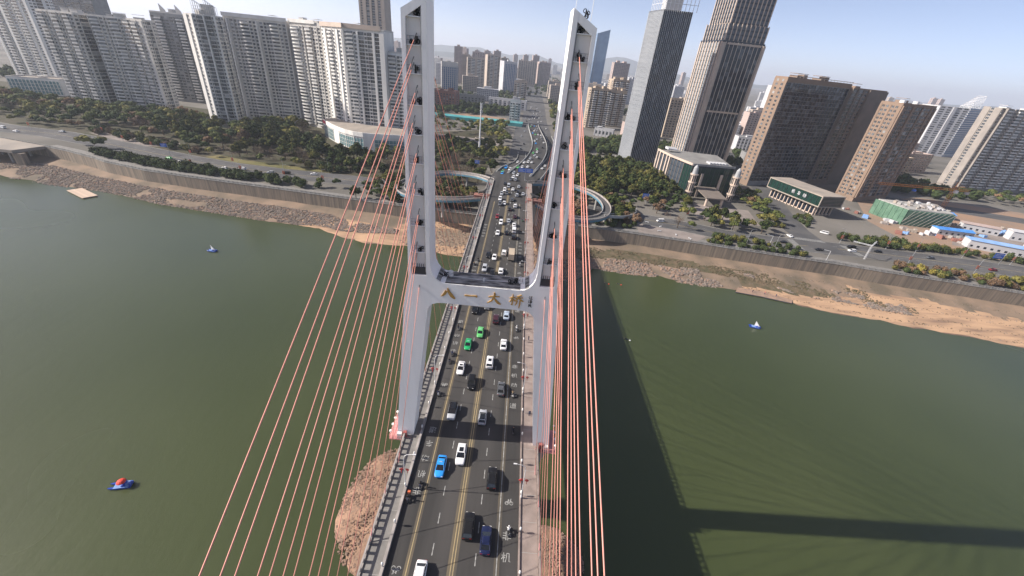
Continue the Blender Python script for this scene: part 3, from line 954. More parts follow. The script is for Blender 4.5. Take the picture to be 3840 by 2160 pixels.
fw = thing('flood_wall', 'stained concrete flood wall with a parapet along the far bank', 'wall')
for i in range(len(WALL) - 2):
    a, b = Vector(WALL[i]), Vector(WALL[i + 1])
    L = (b - a).length
    n = max(1, round(L / 9.0))
    h = math.atan2(b.y - a.y, b.x - a.x)
    for k in range(n):
        p = a.lerp(b, k / n)
        m = MB()
        m.box(0.02, 0, 4.0, L / n - 0.02, 0.8, GZ + 0.06)
        if p.x < 420:
            ob('wall_panel', m.mesh('wall_panel', 'wall_stain'), fw, (p.x, p.y, 0), h)
cpw = MB()
for i in range(len(WALL) - 3):
    pass
P2 = [p for p in WALL if p[0] <= 700]
for w0, w1, z, th in ((-0.12, 0.95, GZ + 0.32, 0.25),):
    ribbon(P2, w0, w1, z, 0, cpw, th=th)
ob('coping', cpw.mesh('coping', 'wall_top'), fw)
pm = MB()
pm.box(-0.16, -0.02, 0, 0.16, 0.42, 0.95)
pieces(fw, 'parapet_post', pm, 'wall_top', [((p.x, p.y + 0.25, GZ + 0.32), h) for p, h in along([w_ for w_ in WALL if w_[0] < 345], 3.0)], 280)
rm = MB()
ribbon([p for p in WALL if p[0] < 345], 0.28, 0.50, GZ + 1.42, 0, rm, th=0.2)
ribbon([p for p in WALL if p[0] < 345], 0.33, 0.45, GZ + 0.98, 0, rm, th=0.42)
ob('parapet_rail', rm.mesh('parapet_rail', 'wall_top'), fw)

def sheet(name, pts, z, m, kind='structure'):
    s = MB()
    n = len(pts)
    tri = tessellate_polygon([[Vector((p[0], p[1], 0)) for p in pts]])
    fs = []
    for t in tri:
        d_ = (pts[t[1]][0] - pts[t[0]][0]) * (pts[t[2]][1] - pts[t[0]][1]) - (pts[t[2]][0] - pts[t[0]][0]) * (pts[t[1]][1] - pts[t[0]][1])
        fs.append(t if d_ > 0 else (t[0], t[2], t[1]))
    s.add([(p[0], p[1], z) for p in pts], fs)
    return ob(name, s.mesh(name, m), kind=kind)

# promenade behind the wall, roads, park soil, plaza
ob('promenade', ribbon([p for p in WALL if -330 < p[0] < 345], 0.96, 7.5, GZ + 0.02).mesh('promenade', 'paving_grey'), kind='structure')
ROADL = [(-520, 345), (-460, 330), (-400, 318), (-356, 316), (-310, 304), (-270, 293), (-230, 282), (-196, 275), (-160, 272.5), (-115, 273), (-70, 270), (-20, 266)]
ROADR = [(20, 262), (60, 258), (88, 252), (112, 246), (140, 236), (170, 232), (210, 232), (250, 229), (290, 226), (340, 220), (430, 205), (700, 160)]
ob('park', sheet('park', [(-760, 400), (-520, 357), (-400, 331), (-356, 328), (-310, 316), (-270, 305), (-230, 294), (-196, 287), (-160, 284), (-115, 284), (-50, 282), (-22, 300), (-22, 560), (-120, 470), (-300, 480), (-560, 520), (-760, 560)], GZ + 0.012, 'park_soil').data, kind='structure') if False else sheet('park', [(-760, 400), (-520, 357), (-400, 331), (-356, 328), (-310, 316), (-270, 305), (-230, 294), (-196, 287), (-160, 284), (-115, 284), (-50, 282), (-22, 300), (-22, 560), (-120, 470), (-300, 480), (-560, 520), (-760, 560)], GZ + 0.012, 'park_soil')
for nm, rd, hw in (('riverside_road', ROADL, 10.5), ('riverside_road', ROADR, 10.0)):
    ro = ob(nm, ribbon(rd, -hw, hw, GZ + 0.03).mesh(nm, 'asphalt_town'), kind='structure')
    for s in (-1, 1):
        k_ = ribbon(rd, s * hw, s * (hw + 0.35), GZ + 0.15, th=0.15)
        ob('kerb', k_.mesh('kerb', 'wall_top'), ro)
    d2 = MB()
    d2.box(-1.5, -0.08, 0, 1.5, 0.08, 0.004)
    pieces(ro, 'lane_dash', d2, 'line_white', [((p.x - math.sin(h) * o, p.y + math.cos(h) * o, GZ + 0.036), h) for o in (-3.6, 3.6) for p, h in along(rd, 9.0) if -420 < p.x < 345], 160)
    for o in (-0.2, 0.2):
        ob('centre_line', ribbon(rd, o - 0.08, o + 0.08, GZ + 0.038).mesh('centre_line', 'line_yellow'), ro)
sheet('lawn', [(-226, 294), (-196, 287.5), (-160, 284.8), (-128, 286), (-128, 292), (-165, 293), (-200, 297), (-222, 303)], GZ + 0.024, 'lawn')
sheet('plaza', [(-345, 330), (-316, 318), (-280, 308), (-262, 312), (-268, 326), (-300, 336), (-335, 338)], GZ + 0.024, 'plaza')
sheet('plaza', [(80, 226), (112, 219.5), (124, 232), (106, 247), (92, 251), (82, 242)], GZ + 0.024, 'plaza')
sheet('plaza', [(128, 262), (172, 262), (180, 296), (140, 300)], GZ + 0.024, 'plaza')
SIDE = [(198, 222), (194, 240), (196, 262), (203, 290), (216, 330), (235, 390), (262, 480), (280, 560)]
ob('side_road', ribbon(SIDE, -9, 9, GZ + 0.046).mesh('side_road', 'asphalt_town'), kind='structure')
zb_ = MB()
zb_.box(-0.25, -2.2, 0, 0.25, 2.2, 0.004)
crs = ob('zebra_crossing', MB().mesh('zebra_crossing', 'line_white'), kind='structure') if False else None
sr = bpy.data.objects['side_road']
pieces(sr, 'zebra_bar', zb_, 'line_white', [((185 + 1.1 * k, 244 - 0.1 * k, GZ + 0.052), 0.1) for k in range(17)] + [((178 + 0.15 * k, 225 + 1.1 * k, GZ + 0.052), PI / 2) for k in range(15)] + [((214 - 0.1 * k, 224 + 1.1 * k, GZ + 0.052), PI / 2) for k in range(14)], 60)
sheet('building_site', [(270, 250), (345, 236), (480, 250), (560, 320), (480, 380), (400, 400), (310, 360), (275, 300)], GZ + 0.012, 'bare_earth')
sheet('site_yard', [(305, 262), (360, 246), (440, 262), (430, 300), (360, 318)], GZ + 0.024, 'plaza')
sheet('big_road', [(340, 372), (470, 330), (700, 300), (700, 318), (480, 352), (345, 395)], GZ + 0.034, 'asphalt_town')
# hazy hills on the horizon
for k, (y, h0, x0, x1, seed) in enumerate(((9000, 330, -9000, 9000, 1), (6200, 150, -5600, -600, 5), (7400, 150, 600, 9500, 9))):
    m = MB()
    n = 90
    top, bot, back = [], [], []
    for i in range(n + 1):
        x = lerp(x0, x1, i / n)
        e = min(1, 5 * i / n, 5 * (n - i) / n)
        z = 12 + h0 * e * max(0.12, 0.5 + 0.75 * fnoise(x + seed * 700, seed * 13, 0.00055, 5))
        top.append((x, y + 500, z))
        bot.append((x, y, 10))
        back.append((x, y + 1300, 10))
    m.loft([bot, top, back], closed=False, cap=False)
    ob('hills', m.mesh('hills', 'hill_green', True), kind='structure')

# drift lines of twigs and litter on the sand
def drift(g):
    x = g.uniform(120, 300)
    t = g.choice((0.18, 0.33, 0.5, 0.62, 0.8)) + g.gauss(0, 0.015) + 0.03 * fnoise(x, 3, 0.03)
    y = lerp(at_x(WATER, x), at_x(WALL, x), t)
    return x, y, bank_z(x, max(0.01, t)) + 0.02, g.uniform(0.10, 0.32), g.choice((0, 0, 1))
tag(riprap('driftwood', drift, 1500, 16, ['scrub', 'rock_grey']), 'dark drift lines of twigs and stones across the sandy bank', 'driftwood')

# ================================================================ buildings
mat('apt_wall', (0.66, 0.63, 0.58), 0.85, c2=(0.50, 0.48, 0.45), scale=0.10, detail=6, stretch=(1, 1, 0.25))
mat('apt_white', (0.80, 0.78, 0.73), 0.8, c2=(0.66, 0.64, 0.605), scale=0.12, detail=6, stretch=(1, 1, 0.2))
mat('apt_greybrown', (0.33, 0.295, 0.265), 0.85, c2=(0.26, 0.235, 0.215), scale=0.12)
mat('apt_dark', (0.25, 0.25, 0.25), 0.8, var=0.15, scale=0.2)
mat('apt_beige', (0.46, 0.37, 0.28), 0.85, c2=(0.37, 0.30, 0.235), scale=0.12, detail=5)
mat('parapet_pale', (0.80, 0.78, 0.74), 0.75, c2=(0.60, 0.585, 0.56), scale=0.25)
mat('pane0', (0.018, 0.022, 0.028), 0.12, spec=0.6, var=0.3, scale=0.2)
mat('pane1', (0.045, 0.055, 0.065), 0.15, spec=0.6, var=0.3, scale=0.2)
mat('pane2', (0.11, 0.125, 0.14), 0.25, spec=0.5, var=0.3, scale=0.2)
mat('pane3', (0.27, 0.27, 0.265), 0.4, spec=0.4, var=0.2, scale=0.2)
mat('frame_white', (0.55, 0.55, 0.55), 0.6)
mat('ac_white', (0.55, 0.54, 0.52), 0.6)
mat('glass_dark', (0.007, 0.012, 0.023), 0.1, spec=0.35, c2=(0.015, 0.025, 0.042), scale=0.15)
mat('glass_sunlit', (0.19, 0.21, 0.235), 0.2, spec=0.5, c2=(0.27, 0.29, 0.31), scale=0.05)  # sunlight on the towers' left sides is put into this paler pane colour
mat('glass_mid', (0.045, 0.058, 0.075), 0.15, spec=0.5, c2=(0.075, 0.09, 0.11), scale=0.2)
mat('glass_grey', (0.12, 0.135, 0.15), 0.12, spec=0.7, c2=(0.20, 0.215, 0.23), scale=0.12)
mat('glass_teal', (0.10, 0.21, 0.23), 0.12, spec=0.6, c2=(0.20, 0.32, 0.34), scale=0.25)
mat('glass_blue', (0.05, 0.12, 0.24), 0.10, spec=0.7, c2=(0.08, 0.17, 0.30), scale=0.05)
mat('glass_green', (0.010, 0.030, 0.024), 0.12, spec=0.4, c2=(0.016, 0.046, 0.037), scale=0.2)
mat('fin_beige', (0.60, 0.53, 0.47), 0.6, var=0.06)
mat('fin_white', (0.62, 0.63, 0.64), 0.4, spec=0.5, var=0.05)
mat('stone_beige', (0.56, 0.45, 0.37), 0.7, c2=(0.45, 0.375, 0.32), scale=0.1)
mat('stone_brown', (0.27, 0.19, 0.14), 0.8, c2=(0.22, 0.16, 0.122), scale=0.12)
mat('stone_dark', (0.20, 0.165, 0.14), 0.85, c2=(0.165, 0.14, 0.12), scale=0.12)  # a darker, greyer brown stone
mat('brick_red', (0.30, 0.14, 0.11), 0.85, c2=(0.24, 0.12, 0.10), scale=0.2)
mat('roof_grey', (0.27, 0.265, 0.25), 0.9, c2=(0.19, 0.185, 0.18), scale=0.12, detail=6)
mat('roof_tan', (0.36, 0.31, 0.26), 0.9, c2=(0.27, 0.24, 0.21), scale=0.1, detail=6)
mat('far_white', (0.52, 0.52, 0.53), 0.85, c2=(0.42, 0.42, 0.44), scale=0.05)
mat('far_beige', (0.44, 0.37, 0.31), 0.85, c2=(0.37, 0.315, 0.27), scale=0.05)
mat('far_pink', (0.42, 0.33, 0.30), 0.85, c2=(0.36, 0.29, 0.265), scale=0.05)
mat('far_band', (0.10, 0.115, 0.135), 0.5, var=0.2, scale=0.1)
mat('teal_net', (0.05, 0.27, 0.29), 0.8, c2=(0.10, 0.38, 0.38), scale=0.12, detail=6)
mat('green_net', (0.075, 0.15, 0.105), 0.9, c2=(0.12, 0.215, 0.15), scale=0.25, detail=6)
mat('blue_roof', (0.06, 0.22, 0.62), 0.5, c2=(0.09, 0.30, 0.68), scale=0.2)
mat('blue_roof_pale', (0.20, 0.36, 0.66), 0.5, c2=(0.28, 0.43, 0.70), scale=0.2)
mat('crane_orange', (0.62, 0.22, 0.04), 0.55, var=0.12)
mat('sign_blue', (0.03, 0.13, 0.55), 0.4, var=0.06)
mat('red_sign', (0.6, 0.05, 0.09), 0.5)

def pane_shape(w, h, v):
    m = MB()
    m.box(-w / 2, -0.05, 0, w / 2, -0.002, h, 0)
    f = 0.07
    m.box(-w / 2 - f, -0.12, -f, w / 2 + f, -0.001, 0.0, 1)
    m.box(-f / 2, -0.09, 0.001, f / 2, -0.051, h - 0.001, 1)
    return m, ['pane%d' % v, 'frame_white']

def glass_shape(w, h, m_='glass_dark'):
    m = MB()
    m.box(-w / 2, -0.05, 0, w / 2, -0.002, h, 0)
    return m, [m_]

def balcony_shape(w, dep, ph=1.05, wallm='parapet_pale', fins=True):
    m = MB()
    m.box(-w / 2, -dep, -0.14, w / 2, -0.002, 0.0)
    m.box(-w / 2, -dep, 0.001, w / 2, -dep + 0.1, ph)
    m.box(-w / 2, -dep + 0.101, 0.001, -w / 2 + 0.1, -0.002, ph)
    m.box(w / 2 - 0.1, -dep + 0.101, 0.001, w / 2, -0.002, ph)
    return m, [wallm]

def round_balcony_shape(w, dep, ph=1.1, wallm='parapet_pale'):
    m = MB()
    n = 8
    out = [(-(w / 2) * math.cos(PI * i / n), -dep * math.sin(PI * i / n) - 0.002) for i in range(n + 1)]
    inn = [(x * 0.94, y * 0.92 - 0.001) for x, y in out]
    m.poly(list(out), -0.14, 0.0)
    m.loft([[(o[0], o[1], 0.001), (o[0], o[1], ph), (q[0], q[1], ph), (q[0], q[1], 0.001)] for o, q in zip(out, inn)])
    return m, [wallm]

FOOT = []
class Bld:
    """a building over a chain of visible facade corners (left to right as seen from outside) and a few corners behind"""
    def __init__(s, name, label, chain, back, ztop, wall, cat='building', zbase=GZ, roof='roof_grey', group=None, seed=1, trim='apt_white'):
        s.o = Vector((chain[0][0], chain[0][1]))
        s.chain = [Vector(c) - s.o for c in chain]
        s.poly = [tuple(c) for c in s.chain] + [tuple(Vector(c) - s.o) for c in back]
        s.t = thing(name, label, cat, (s.o.x, s.o.y, zbase), 0, group)
        s.h = ztop - zbase
        s.wall = MB()
        s.wall_m = [wall, roof, trim, 'apt_dark']
        s.pl = {}
        s.g = random.Random(seed)
        FOOT.append([tuple(Vector(q) + s.o) for q in s.poly])
        s.wall.poly(s.poly, -1.0, s.h, 0, top=1)
    def put(s, key, name, shape, loc, rz):
        if key not in s.pl:
            sh = shape()
            s.pl[key] = [name, sh[0], sh[1], []]
        s.pl[key][3].append((loc, rz))
    def facet(s, i):
        p, q = s.chain[i], s.chain[i + 1]
        th = math.atan2(q.y - p.y, q.x - p.x)
        return p, th, (q - p).length
    def at(s, i, u, d, z):
        p, th, L = s.facet(i)
        return (p.x + u * math.cos(th) + d * math.sin(th), p.y + u * math.sin(th) - d * math.cos(th), z)
    def block(s, i, u0, u1, d0, d1, z0, z1, mi=0, mbx=None):
        b = MB()
        p, th, L = s.facet(i)
        b.box(u0, -d1, z0, u1, -d0, z1, mi)
        (mbx or s.wall).join(b, (p.x, p.y, 0), th)
    def facade(s, i, bays, z0, nf, fh, ac=0.0, mix=(4, 4, 2, 1)):
        """bays: (width share, type, projection[, extra])"""
        p, th, L = s.facet(i)
        tot = sum(b[0] for b in bays)
        u = 0.0
        g = s.g
        bag = [v for v in range(4) for _ in range(mix[v])]
        for b in bays:
            bw = b[0] / tot * L
            uc = u + bw / 2
            pr = b[2]
            if pr > 0:
                s.block(i, u + 0.01, u + bw - 0.01, -0.05, pr, z0 - 0.2, z0 + nf * fh + (b[4] if len(b) > 4 else 0), b[3] if len(b) > 3 else 0)
            for f in range(nf):
                z = z0 + f * fh
                k = b[1]
                v = g.choice(bag)
                if k == 'w':
                    ww = round(bw * 0.62, 1)
                    s.put(('w', ww, v), 'window', lambda: pane_shape(ww, fh * 0.52, v), s.at(i, uc, pr, z + fh * 0.28), th)
                elif k == 'v':           # two narrow windows
                    ww = round(bw * 0.30, 1)
                    for o in (-0.25, 0.25):
                        s.put(('w', ww, v), 'window', lambda: pane_shape(ww, fh * 0.5, v), s.at(i, uc + o * bw, pr, z + fh * 0.28), th)
                elif k == 'b' or k == 'c':
                    ww = round(bw * 0.86, 1)
                    s.put(('d', ww, v), 'window', lambda: pane_shape(ww, fh * 0.72, v), s.at(i, uc, pr, z + 0.1), th)
                    bb = round(bw * 0.98, 1)
                    s.put((k, bb), 'balcony', (lambda: round_balcony_shape(bb, 1.9)) if k == 'c' else (lambda: balcony_shape(bb, 1.35)), s.at(i, uc, pr, z), th)
                elif k == 'r':
                    ww = round(bw * 0.7, 1)
                    s.put(('r', ww, 0), 'window', lambda: pane_shape(ww, fh * 0.6, g.choice((0, 1))), s.at(i, uc, pr, z + 0.6), th)
                elif k == 'g':
                    ww = round(bw * 0.94, 1)
                    s.put(('g', ww, v), 'window', lambda: pane_shape(ww, fh * 0.8, v), s.at(i, uc, pr, z + 0.3), th)
                if k in 'bc' and pr < 1.55 and g.random() < 0.4:
                    v2 = g.choice((1, 2, 2, 3))
                    bb2 = round(bw * 0.9, 1)
                    s.put(('en', bb2, v2), 'balcony_glazing', lambda: (lambda m: (m.box(-bb2 / 2, -1.28 if k == 'b' else -1.2, 1.06, bb2 / 2, -0.003, fh - 0.3), (m, ['pane%d' % v2]))[1])(MB()), s.at(i, uc, pr, z), th)
                if ac and k in 'wvr' and g.random() < ac:
                    s.put(('ac',), 'air_conditioner', lambda: (lambda m: (m.box(-0.45, -0.5, 0, 0.45, -0.12, 0.65), (m, ['ac_white']))[1])(MB()), s.at(i, uc + bw * g.choice((-0.4, 0.4)), pr, z + 0.5), th)
            u += bw
    def curtain(s, i, z0, z1, nb, fh, gm, fin_m, fin_w=0.35, fin_d=0.5, gap=0.35, u0=0.0, u1=None):
        """curtain wall: a pane per floor and bay, thin floor bands, standing fins"""
        p, th, L = s.facet(i)
        u1 = L if u1 is None else u1
        bw = (u1 - u0) / nb
        nf = int((z1 - z0) / fh)
        for f in range(nf):
            for b in range(nb):
                gq = gm if gm != 'glass_dark' or s.g.random() < 0.8 else 'glass_mid'
                s.put(('cw', i, round(bw, 2), gq), 'window', lambda: glass_shape(bw - 0.1, fh - gap, gq), s.at(i, u0 + (b + 0.5) * bw, 0, z0 + f * fh + 0.3), th)
        if fin_d:
            for b in range(nb + 1):
                s.put(('fin', i, fin_m, z0, z1), 'fin', lambda: (lambda m: (m.box(-fin_w / 2, -fin_d, 0, fin_w / 2, -0.003, z1 - z0), (m, [fin_m]))[1])(MB()), s.at(i, min(max(u0 + b * bw, u0 + fin_w), u1 - fin_w), 0, z0), th)
    def roof(s, kind='plain', n=2, hh=4.0, m='apt_wall'):
        P = [Vector(q) for q in s.poly]
        c = sum(P, Vector((0, 0))) / len(P)
        r = MB()
        ring_o = [tuple(q) for q in P]
        ring_i = [tuple(c + (q - c) * 0.96) for q in P]
        k = len(P)
        for a in range(k):
            b = (a + 1) % k
            quad = [ring_o[a], ring_o[b], ring_i[b], ring_i[a]]
            r.poly(quad, s.h + 0.002, s.h + 1.3)
        ob('roof_parapet', r.mesh('roof_parapet', m), s.t)
        for q in range(n):
            cc = c + (P[0] - c) * s.g.uniform(-0.5, 0.5) + (P[1] - c) * s.g.uniform(-0.3, 0.3)
            x = MB()
            a, b = s.g.uniform(2, 4), s.g.uniform(2, 3.5)
            x.box(-a, -b, 0, a, b, hh * s.g.uniform(0.6, 1.1))
            x.box(-a - 0.3, -b - 0.3, hh * 1.1, a + 0.3, b + 0.3, hh * 1.1 + 0.3)
            ob('stair_head', x.mesh('stair_head', m), s.t, (cc.x, cc.y, s.h + 0.002), s.facet(0)[1])
    def done(s, cap=240):
        ob('wall', s.wall.mesh('wall', s.wall_m), s.t)
        n = sum(len(v[3]) for v in s.pl.values() if v[0] == 'window')
        nb = sum(len(v[3]) for v in s.pl.values() if v[0] == 'balcony')
        kinds = {}
        for v in s.pl.values():
            kinds[v[0]] = kinds.get(v[0], 0) + len(v[3])
        for v in s.pl.values():
            share = 0 if v[0] in ('air_conditioner',) else min(len(v[3]), int(cap * len(v[3]) / max(1, kinds[v[0]]) + 0.5)) if kinds[v[0]] > cap else len(v[3])
            pieces(s.t, v[0], v[1], v[2], v[3], share)
        return s.t

CAPW = 150
# ---- apartment towers along the park
SX = 4.0
def sx(pts):
    return [(x + SX, y) for x, y in pts]
def slots(*t):
    return list(t)
APT = [(2.2, 'w', 0.9), (5.2, 'b', 1.5), (3.0, 'w', 0.9), (1.8, 'r', 0), (3.0, 'w', 0.9), (5.2, 'b', 1.5), (2.2, 'w', 0.9), (1.8, 'r', 0), (2.2, 'w', 0.9), (5.2, 'b', 1.5), (3.0, 'w', 0.9)]
SIDEW = [(2, 'w', 0), (3, 'p', 0.4), (2, 'w', 0)]

b = Bld('apartment_tower', 'leftmost pale apartment tower, cut by the picture edge, behind a glazed podium', sx([(-640, 548), (-580, 541), (-576, 566)]), sx([(-640, 580)]), 124, 'apt_white', seed=11)
b.facade(0, [(2, 'p', 2.2), (3, 'w', 1.2), (4, 'b', 1.6), (2.5, 'r', 0), (2, 'p', 2.2), (4, 'b', 1.6), (3, 'w', 1.2), (2.5, 'r', 0), (4, 'b', 1.6), (2, 'p', 2.2), (3, 'w', 1.2), (2, 'p', 2.4)], 6, 35, 3.05, ac=0.2)
b.facade(1, [(2, 'w', 0), (1.6, 'r', 0), (3, 'g', .5), (1.4, 'p', .7), (2, 'w', 0), (2, 'v', 0)], 6, 35, 3.05)
b.roof(); b.done(CAPW)
b = Bld('podium_building', 'low glazed podium in front of the leftmost apartment tower', sx([(-560, 466), (-516, 479)]), sx([(-522, 500), (-566, 490)]), 28, 'apt_white', seed=12, roof='roof_tan')
b.curtain(0, 1.0, 15, 14, 3.4, 'glass_teal', 'apt_white', 0.5, 0.5)
b.roof(n=1, hh=2); b.done(CAPW)
b = Bld('apartment_tower', 'hazy blue-grey slab tower rising behind the first two apartment blocks', [(-672, 642), (-592, 640)], [(-592, 664), (-672, 664)], 128, 'apt_dark', seed=13)
b.facade(0, [(3, 'w', 0), (4, 'g', 0.5), (2, 'r', 0), (4, 'g', 0.5), (3, 'w', 0), (4, 'g', .5), (2, 'r', 0), (4, 'g', .5)], 20, 31, 3.1)
b.roof(); b.done(40)
b = Bld('apartment_tower', 'apartment tower with three white balcony columns and green glazed side, beside the leftmost tower', sx([(-463, 436), (-426, 433), (-425, 451)]), sx([(-462, 456)]), 93.5, 'apt_wall', seed=14)
b.facade(0, APT, 3, 26, 3.02, ac=0.35)
b.facade(1, [(2, 'r', 0), (4, 'g', 0.6), (3, 'p', 1.0, 0)], 3, 26, 3.02, ac=0.3)
b.roof(n=3); b.done(CAPW)
b = Bld('apartment_tower', 'apartment tower with white balconies and a beige blank right pier, second of the pair', sx([(-419, 440), (-388, 444), (-367, 439), (-366, 453)]), sx([(-419, 458)]), 93.5, 'apt_wall', seed=15)
b.facade(0, APT[:8], 3, 26, 3.02, ac=0.35)
b.facade(1, [(4.5, 'b', 1.3), (1.6, 'r', 0), (4, 'b', 1.3), (2.6, 'w', 0.8), (1.6, 'p', 1.0)], 3, 26, 3.02, ac=0.3)
b.facade(2, [(2, 'w', 0), (1.6, 'r', 0), (3, 'g', .5), (1.4, 'p', .7), (2, 'w', 0), (2, 'v', 0)], 3, 26, 3.02, ac=0.3)
b.roof(n=3); b.done(CAPW)
b = Bld('apartment_tower', 'darker apartment tower set back between two paler ones, slanted fins on its roof', sx([(-428, 526), (-386, 525), (-386, 546)]), sx([(-428, 546)]), 103, 'apt_dark', seed=16)
b.facade(0, [(3, 'w', .6), (4, 'b', 1), (2, 'r', 0), (3, 'w', .6), (3, 'w', .6), (2, 'r', 0), (4, 'b', 1), (3, 'w', .6)], 3, 28, 3.05, ac=0.2)
b.facade(1, [(2, 'w', 0), (1.6, 'r', 0), (3, 'g', .5), (1.4, 'p', .7), (2, 'w', 0), (2, 'v', 0)], 3, 28, 3.05)
b.roof(n=2)
for u in (8, 26):
    f = MB()
    f.xz([(0, 0), (6, 0), (6, 3), (0, 9)], 0, 0.5)
    ob('roof_fin', f.mesh('roof_fin', 'apt_wall'), b.t, (u, 6, b.h))
b.done(CAPW)
b = Bld('apartment_tower', 'slim tall apartment tower with a sunlit white edge and open steel crown', sx([(-299, 404), (-288, 399), (-272, 404), (-274, 417)]), sx([(-297, 417)]), 102, 'apt_wall', seed=17)
b.facade(0, [(2, 'p', 0.8, 2), (1.6, 'w', 0.2), (1.4, 'p', 0.8, 2)], 3, 29, 3.02)
b.facade(1, [(3, 'w', .4), (2, 'r', 0), (4.5, 'g', 1.2), (1.2, 'p', 1.9, 2), (1.6, 'r', 0), (4.5, 'g', 1.2), (2.4, 'w', .6), (1.2, 'p', 1.9, 2)], 3, 29, 3.02, ac=0.3)
b.facade(2, [(2, 'w', 0), (1.6, 'r', 0), (3, 'g', .5), (1.4, 'p', .7), (2, 'w', 0), (2, 'v', 0)], 3, 29, 3.02, ac=0.3)
b.roof(n=1)
for u in (0.5, 10):
    f = MB()
    for q in range(6):
        f.tube([(q * 1.5, 0, 0), (q * 1.5, 0, 12 - q * 1.0)], 0.13, 5)
        f.tube([(q * 1.5, 4, 0), (q * 1.5, 4, 12 - q * 1.0)], 0.13, 5)
    for zz in (2.5, 5, 7):
        f.tube([(0, 0, zz), (7.5, 0, zz)], 0.1, 5)
    f.tube([(0, 0, 12), (7.5, 0, 7)], 0.15, 5)
    f.tube([(0, 4, 12), (7.5, 4, 7)], 0.15, 5)
    ob('roof_crown', f.mesh('roof_crown', 'grey_metal'), b.t, b.at(1, u, -2, b.h), b.facet(1)[1])
f = MB()
f.box(0, 0, 0, 8, 7, 9)
ob('lift_tower', f.mesh('lift_tower', 'apt_wall'), b.t, b.at(1, 5, -8, b.h), b.facet(1)[1])
b.done(CAPW)
RB = [(1.2, 'p', 1.4), (3, 'w', .6), (2.2, 'r', 0), (2.6, 'w', .8), (6.2, 'c', 1.1), (2.6, 'w', .8), (3, 'r', 0)]
b = Bld('apartment_tower', 'wide apartment slab with two rounded balcony columns and a flat roof screen', sx([(-297, 452), (-237, 455)]), sx([(-237, 474), (-297, 472)]), 105, 'apt_wall', seed=18)
b.facade(0, [(1, 'p', 2.2, 2), (1.5, 'r', 0), (1.0, 'p', 2.2, 2)] + RB + [(0.8, 'p', 2.4, 2)] + RB + [(0.8, 'p', 1.4)], 3, 29, 3.05, ac=0.35)
s_ = MB()
b.block(0, -0.3, 60.3, 0.4, 1.2, b.h + 0.01, b.h + 3.2, 0, s_)
ob('roof_screen', s_.mesh('roof_screen', 'apt_white'), b.t)
b.roof(n=2); b.done(200)
b = Bld('apartment_tower', 'apartment tower with one rounded balcony column and a blank beige pier, beside the wide slab', sx([(-235, 456), (-197, 438)]), sx([(-186, 460), (-225, 476)]), 105.5, 'apt_wall', seed=19)
b.facade(0, [(1.2, 'w', .6), (6, 'c', 1.4), (2, 'w', .8), (2, 'r', 0), (3.4, 'b', .8), (2, 'r', 0), (2, 'w', .6), (2, 'r', .2)], 3, 29, 3.05, ac=0.35)
s_ = MB()
b.block(0, -0.3, 36, 0.4, 1.2, b.h + 0.01, b.h + 3.0, 0, s_)
ob('roof_screen', s_.mesh('roof_screen', 'apt_white'), b.t)
b.roof(n=2); b.done(200)
b = Bld('apartment_tower', 'bright white-cornered apartment tower above the curved glass podium', sx([(-192, 430), (-164, 406), (-126, 403)]), sx([(-124, 424), (-184, 448)]), 104.5, 'apt_white', seed=20)
b.facade(0, [(2.4, 'w', .6), (2, 'p', 1.6), (2, 'r', 0), (3.2, 'b', .9), (2, 'w', .4), (2, 'r', 0), (1.6, 'p', 1.8, 2), (2.4, 'w', .8)], 3, 29, 3.03, ac=0.3)
b.facade(1, [(1.2, 'p', 1.2, 2), (2.4, 'w', .4), (3.6, 'b', 1.2), (2.2, 'w', .8), (1, 'p', 1.6, 2), (3.4, 'g', .3), (2, 'r', 0), (3.4, 'g', .3), (1.4, 'p', 1.6, 2), (3, 'g', 0.2), (3, 'p', 1.4, 2)], 3, 29, 3.03, ac=0.35)
s_ = MB()
b.block(0, -0.3, 40, 0.5, 1.6, b.h + 0.01, b.h + 3.4, 0, s_)
b.block(1, -0.3, 35.3, 0.5, 1.6, b.h + 0.01, b.h + 3.4, 0, s_)
ob('roof_screen', s_.mesh('roof_screen', 'stone_beige'), b.t)
b.roof(n=2); b.done(220)
b = Bld('apartment_tower', 'lower white apartment block tucked behind the near pylon leg', sx([(-131, 409), (-98, 408)]), sx([(-98, 428), (-131, 428)]), 89, 'apt_white', seed=21)
b.facade(0, [(1, 'p', 1.2), (2.4, 'w', .5), (4, 'b', 1), (2, 'r', 0), (4, 'b', 1), (2.4, 'w', .5), (3, 'g', .2)], 3, 24, 3.03, ac=0.3)
b.roof(n=2); b.done(120)
b = Bld('tower_block', 'tall brick-striped tower rising out of frame behind the apartment row', [(-250, 702), (-212, 700)], [(-212, 730), (-250, 730)], 168, 'far_beige', seed=22)
b.facade(0, [(1.5, 'p', 1.0), (2, 'w', .3), (3, 'p', 1.2), (3, 'g', 0), (2, 'p', 1.2), (3, 'g', 0), (2.5, 'p', 1.2), (3, 'w', .3), (3, 'p', 1.0)], 60, 30, 3.2)
b.roof(); b.done(80)
